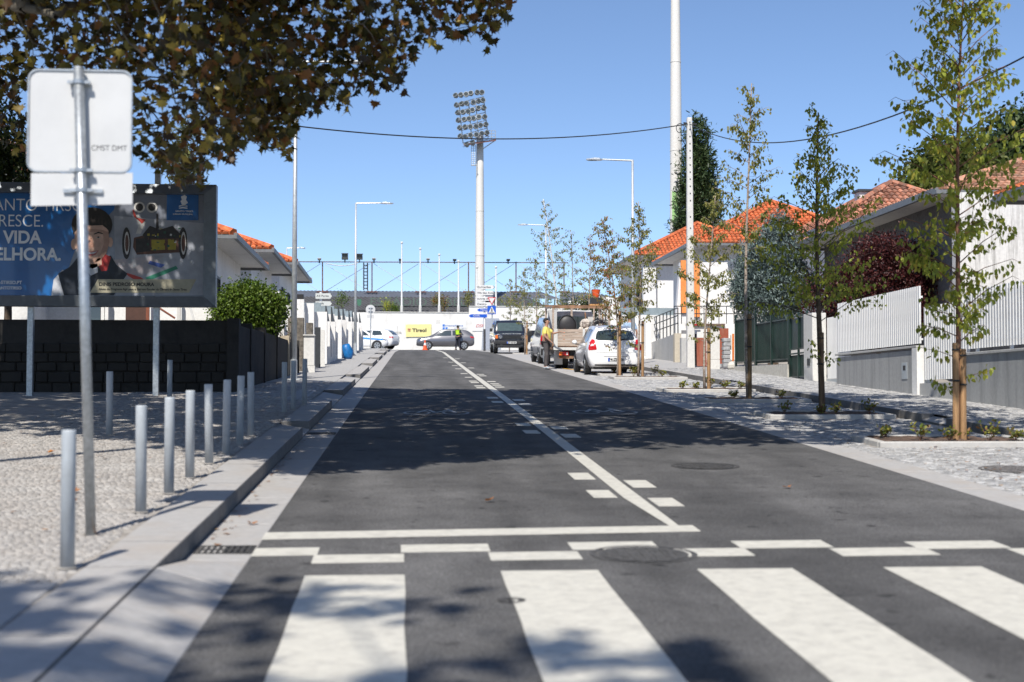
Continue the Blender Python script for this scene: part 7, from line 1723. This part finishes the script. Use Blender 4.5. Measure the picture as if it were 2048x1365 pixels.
M_skin = mat('skin', (.40, .22, .15), .6, var=.08, scale=30)
def person(label, loc, heading, h, J, shirt, trousers, hair, cap=None, belly=0.0, vest=None, sleeves=True):
    """J: joint positions in metres for a 1.75 m figure, facing -Y"""
    t_ = thing('person', (0, 0, 0), label, 'person'); V = Vector; fat = 1+belly*4
    d = dict(pelvis=(V((0, 0, .96)), (.15, .11)), waist=(V((0, -belly*.5, 1.10)), (.14*fat, .10*fat+belly)), chest=(V((0, .0, 1.32)), (.165*fat, .11*fat)), neckb=(V((0, .01, 1.46)), (.09, .075)), neck=(V((0, .0, 1.53)), .055), head0=(V((0, -.01, 1.60)), (.068, .08)), head1=(V((0, -.005, 1.67)), (.078, .095)), head2=(V((0, .005, 1.73)), (.06, .075)))
    for s_, n_ in ((1, 'l'), (-1, 'r')):
        d['sh'+n_] = (V((s_*.18, 0, 1.42)), .058); d['el'+n_] = (V(J.get('el'+n_, (s_*.26, .03, 1.14))), .040); d['wr'+n_] = (V(J.get('wr'+n_, (s_*.27, -.06, .90))), .026)
        w_ = d['wr'+n_][0]; dr = (w_-d['el'+n_][0]).normalized(); d['pa'+n_] = (w_+dr*.07, (.036, .018)); sd2 = dr.cross(V((0, 0, 1))); sd2 = sd2.normalized() if sd2.length > .1 else V((1, 0, 0))
        for k_, (o_, L) in enumerate([(-.028, .072), (-.010, .083), (.009, .078), (.027, .062)]):
            a = w_+dr*.10+sd2*o_; b = a+dr*L*.55+V((0, 0, -.012)); c_ = b+dr*L*.4+V((0, 0, -.03)); d[f'f{k_}a'+n_] = (a, .010); d[f'f{k_}b'+n_] = (b, .009); d[f'f{k_}c'+n_] = (c_, .007)
        d['tha'+n_] = (w_+dr*.04+sd2*.035, .011); d['thb'+n_] = (w_+dr*.085+sd2*.06+V((0, 0, -.01)), .009)
        d['hip'+n_] = (V((s_*.095, 0, .90)), .092); d['kn'+n_] = (V(J.get('kn'+n_, (s_*.11, -.02, .50))), .062); d['an'+n_] = (V(J.get('an'+n_, (s_*.12, .02, .09))), .040); f_ = d['an'+n_][0]; d['to'+n_] = (f_+V((s_*.02, -.15, -.055)), (.042, .028)); d['he'+n_] = (f_+V((0, .05, -.05)), .035)
    E_ = [('pelvis', 'waist'), ('waist', 'chest'), ('chest', 'neckb'), ('neckb', 'neck'), ('neck', 'head0'), ('head0', 'head1'), ('head1', 'head2')]
    for n_ in 'lr':
        E_ += [('chest', 'sh'+n_), ('sh'+n_, 'el'+n_), ('el'+n_, 'wr'+n_), ('wr'+n_, 'pa'+n_), ('wr'+n_, 'tha'+n_), ('tha'+n_, 'thb'+n_), ('pelvis', 'hip'+n_), ('hip'+n_, 'kn'+n_), ('kn'+n_, 'an'+n_), ('an'+n_, 'to'+n_), ('an'+n_, 'he'+n_)]
        for k_ in range(4): E_ += [('pa'+n_, f'f{k_}a'+n_), (f'f{k_}a'+n_, f'f{k_}b'+n_), (f'f{k_}b'+n_, f'f{k_}c'+n_)]
    skinned('body', d, E_, 'pelvis', M_skin, t_, 2)
    def grow(ks, g, es, root, nm, m, cut=None):
        p = {k: (d[k][0], tuple(x+g for x in (d[k][1] if hasattr(d[k][1], '__len__') else (d[k][1],)*2))) for k in ks}
        if cut: p.update(cut)
        return skinned(nm, p, es, root, m, t_, 2)
    ks = ['pelvis', 'waist', 'chest', 'neckb', 'shl', 'shr']; cut = {}; es = [('pelvis', 'waist'), ('waist', 'chest'), ('chest', 'neckb')]
    for n_ in 'lr':
        e = d['sh'+n_][0].lerp(d['el'+n_][0], .95 if not sleeves else .8); cut['sl'+n_] = (e, (.062, .062)); es += [('chest', 'sh'+n_), ('sh'+n_, 'sl'+n_)]
    grow(ks, .018, es, 'chest', 'shirt', shirt, cut)
    ks = ['pelvis']; es = []; cut = {}
    for n_ in 'lr': ks += ['hip'+n_, 'kn'+n_]; cut['an'+n_] = (d['an'+n_][0]+V((0, 0, -.01)), (.062, .062)); es += [('pelvis', 'hip'+n_), ('hip'+n_, 'kn'+n_), ('kn'+n_, 'an'+n_)]
    grow(ks, .012, es, 'pelvis', 'trousers', trousers, cut)
    for n_ in 'lr': grow(['an'+n_, 'to'+n_, 'he'+n_], .012, [('an'+n_, 'to'+n_), ('an'+n_, 'he'+n_)], 'an'+n_, 'shoe', M_grey if cap is None else M_black2)
    hm = MB().sph((0, .018, 1.70), .098, 14, 9, sz=1.0, sy=1.12); hm.v = [(v[0], max(v[1], -.065 if v[2] > 1.735 else -.01), v[2]) for v in hm.v if True]
    hm.v = [(v[0], v[1], max(v[2], 1.625)) for v in hm.v]; obj('hair', hm, hair, t_, smooth=True)
    fm = MB().add([(-.014, -.10, 1.655), (.014, -.10, 1.655), (0, -.095, 1.70), (0, -.125, 1.66)], [(0, 1, 3), (1, 2, 3), (2, 0, 3), (0, 2, 1)]); obj('nose', fm, M_skin, t_)
    for s_ in (-1, 1):
        obj('eye', MB().sph((s_*.03, -.088, 1.69), .011, 6, 5), M_black2, t_); obj('ear', MB().sph((s_*.083, .01, 1.67), .022, 6, 5, sz=1.4, sy=.8), M_skin, t_)
    obj('mouth', MB().box(-.022, .022, -.098, -.085, 1.625, 1.632), mat('lips', (.25, .08, .07), .5), t_)
    if cap: obj('cap', MB().tube([(0, .005, 1.715), (0, .005, 1.77), (0, .005, 1.80)], [.098, .10, .08], 14), cap, t_, smooth=True); obj('cap_peak', MB().box(-.06, .06, -.17, -.08, 1.715, 1.727), cap, t_)
    if vest: grow(['waist', 'chest', 'neckb'], .034, [('waist', 'chest'), ('chest', 'neckb')], 'chest', 'hi_vis_vest', vest)
    s_ = h/1.78; t_.scale = (s_,)*3; t_.rotation_euler = (0, 0, heading); t_.location = loc; return t_
M_yt = mat('yellow_tee', (.80, .68, .16), .85, var=.05, bump=.3, bscale=20); M_trs = mat('work_trousers', (.055, .05, .052), .9, var=.35, scale=9, col2=(.11, .10, .10)); M_hr = mat('hair_dark', (.02, .017, .015), .8, var=.2)
ym = 48.6; pm_ = person('man in a yellow T-shirt and dark work trousers leaning his arm on the truck bed', (5.02, ym, gz(ym)), 1.15, 1.76, dict(ell=(.25, -.17, 1.26), wrl=(.20, -.36, 1.30), elr=(-.26, -.02, 1.14), wrr=(-.2, -.2, .98), knl=(.12, .0, .5), anl=(.13, .05, .09), knr=(-.10, -.03, .5), anr=(-.11, .0, .09)), M_yt, M_trs, M_hr, belly=.035)
yp = 106.5-2.2; pc = person('police officer in a yellow vest and dark uniform standing before the grey crossover', (at(916, 690, yp).x, yp, gz(yp)), math.pi*.8, 1.80, dict(ell=(.24, -.05, 1.14), wrl=(.12, -.22, 1.05), elr=(-.24, -.05, 1.14), wrr=(-.12, -.22, 1.05), knl=(.13, 0, .5), anl=(.18, .03, .09), knr=(-.12, 0, .5), anr=(-.17, 0, .09)), mat('uniform_navy', (.015, .017, .03), .8), mat('uniform_navy', (.015, .017, .03), .8), M_hr, cap=mat('uniform_navy', (.015, .017, .03), .8), vest=mat('hi_vis', (.55, .85, .04), .6))
yb2 = 52.0; pb = person('man in a light blue shirt seen from behind above the hatchback roof', (at(1258, 640, yb2).x+.02, yb2, gz(yb2)+PR), math.pi, 1.82, dict(), mat('blue_shirt', (.30, .42, .58), .8), M_trs, mat('hair_brown', (.06, .045, .03), .8))
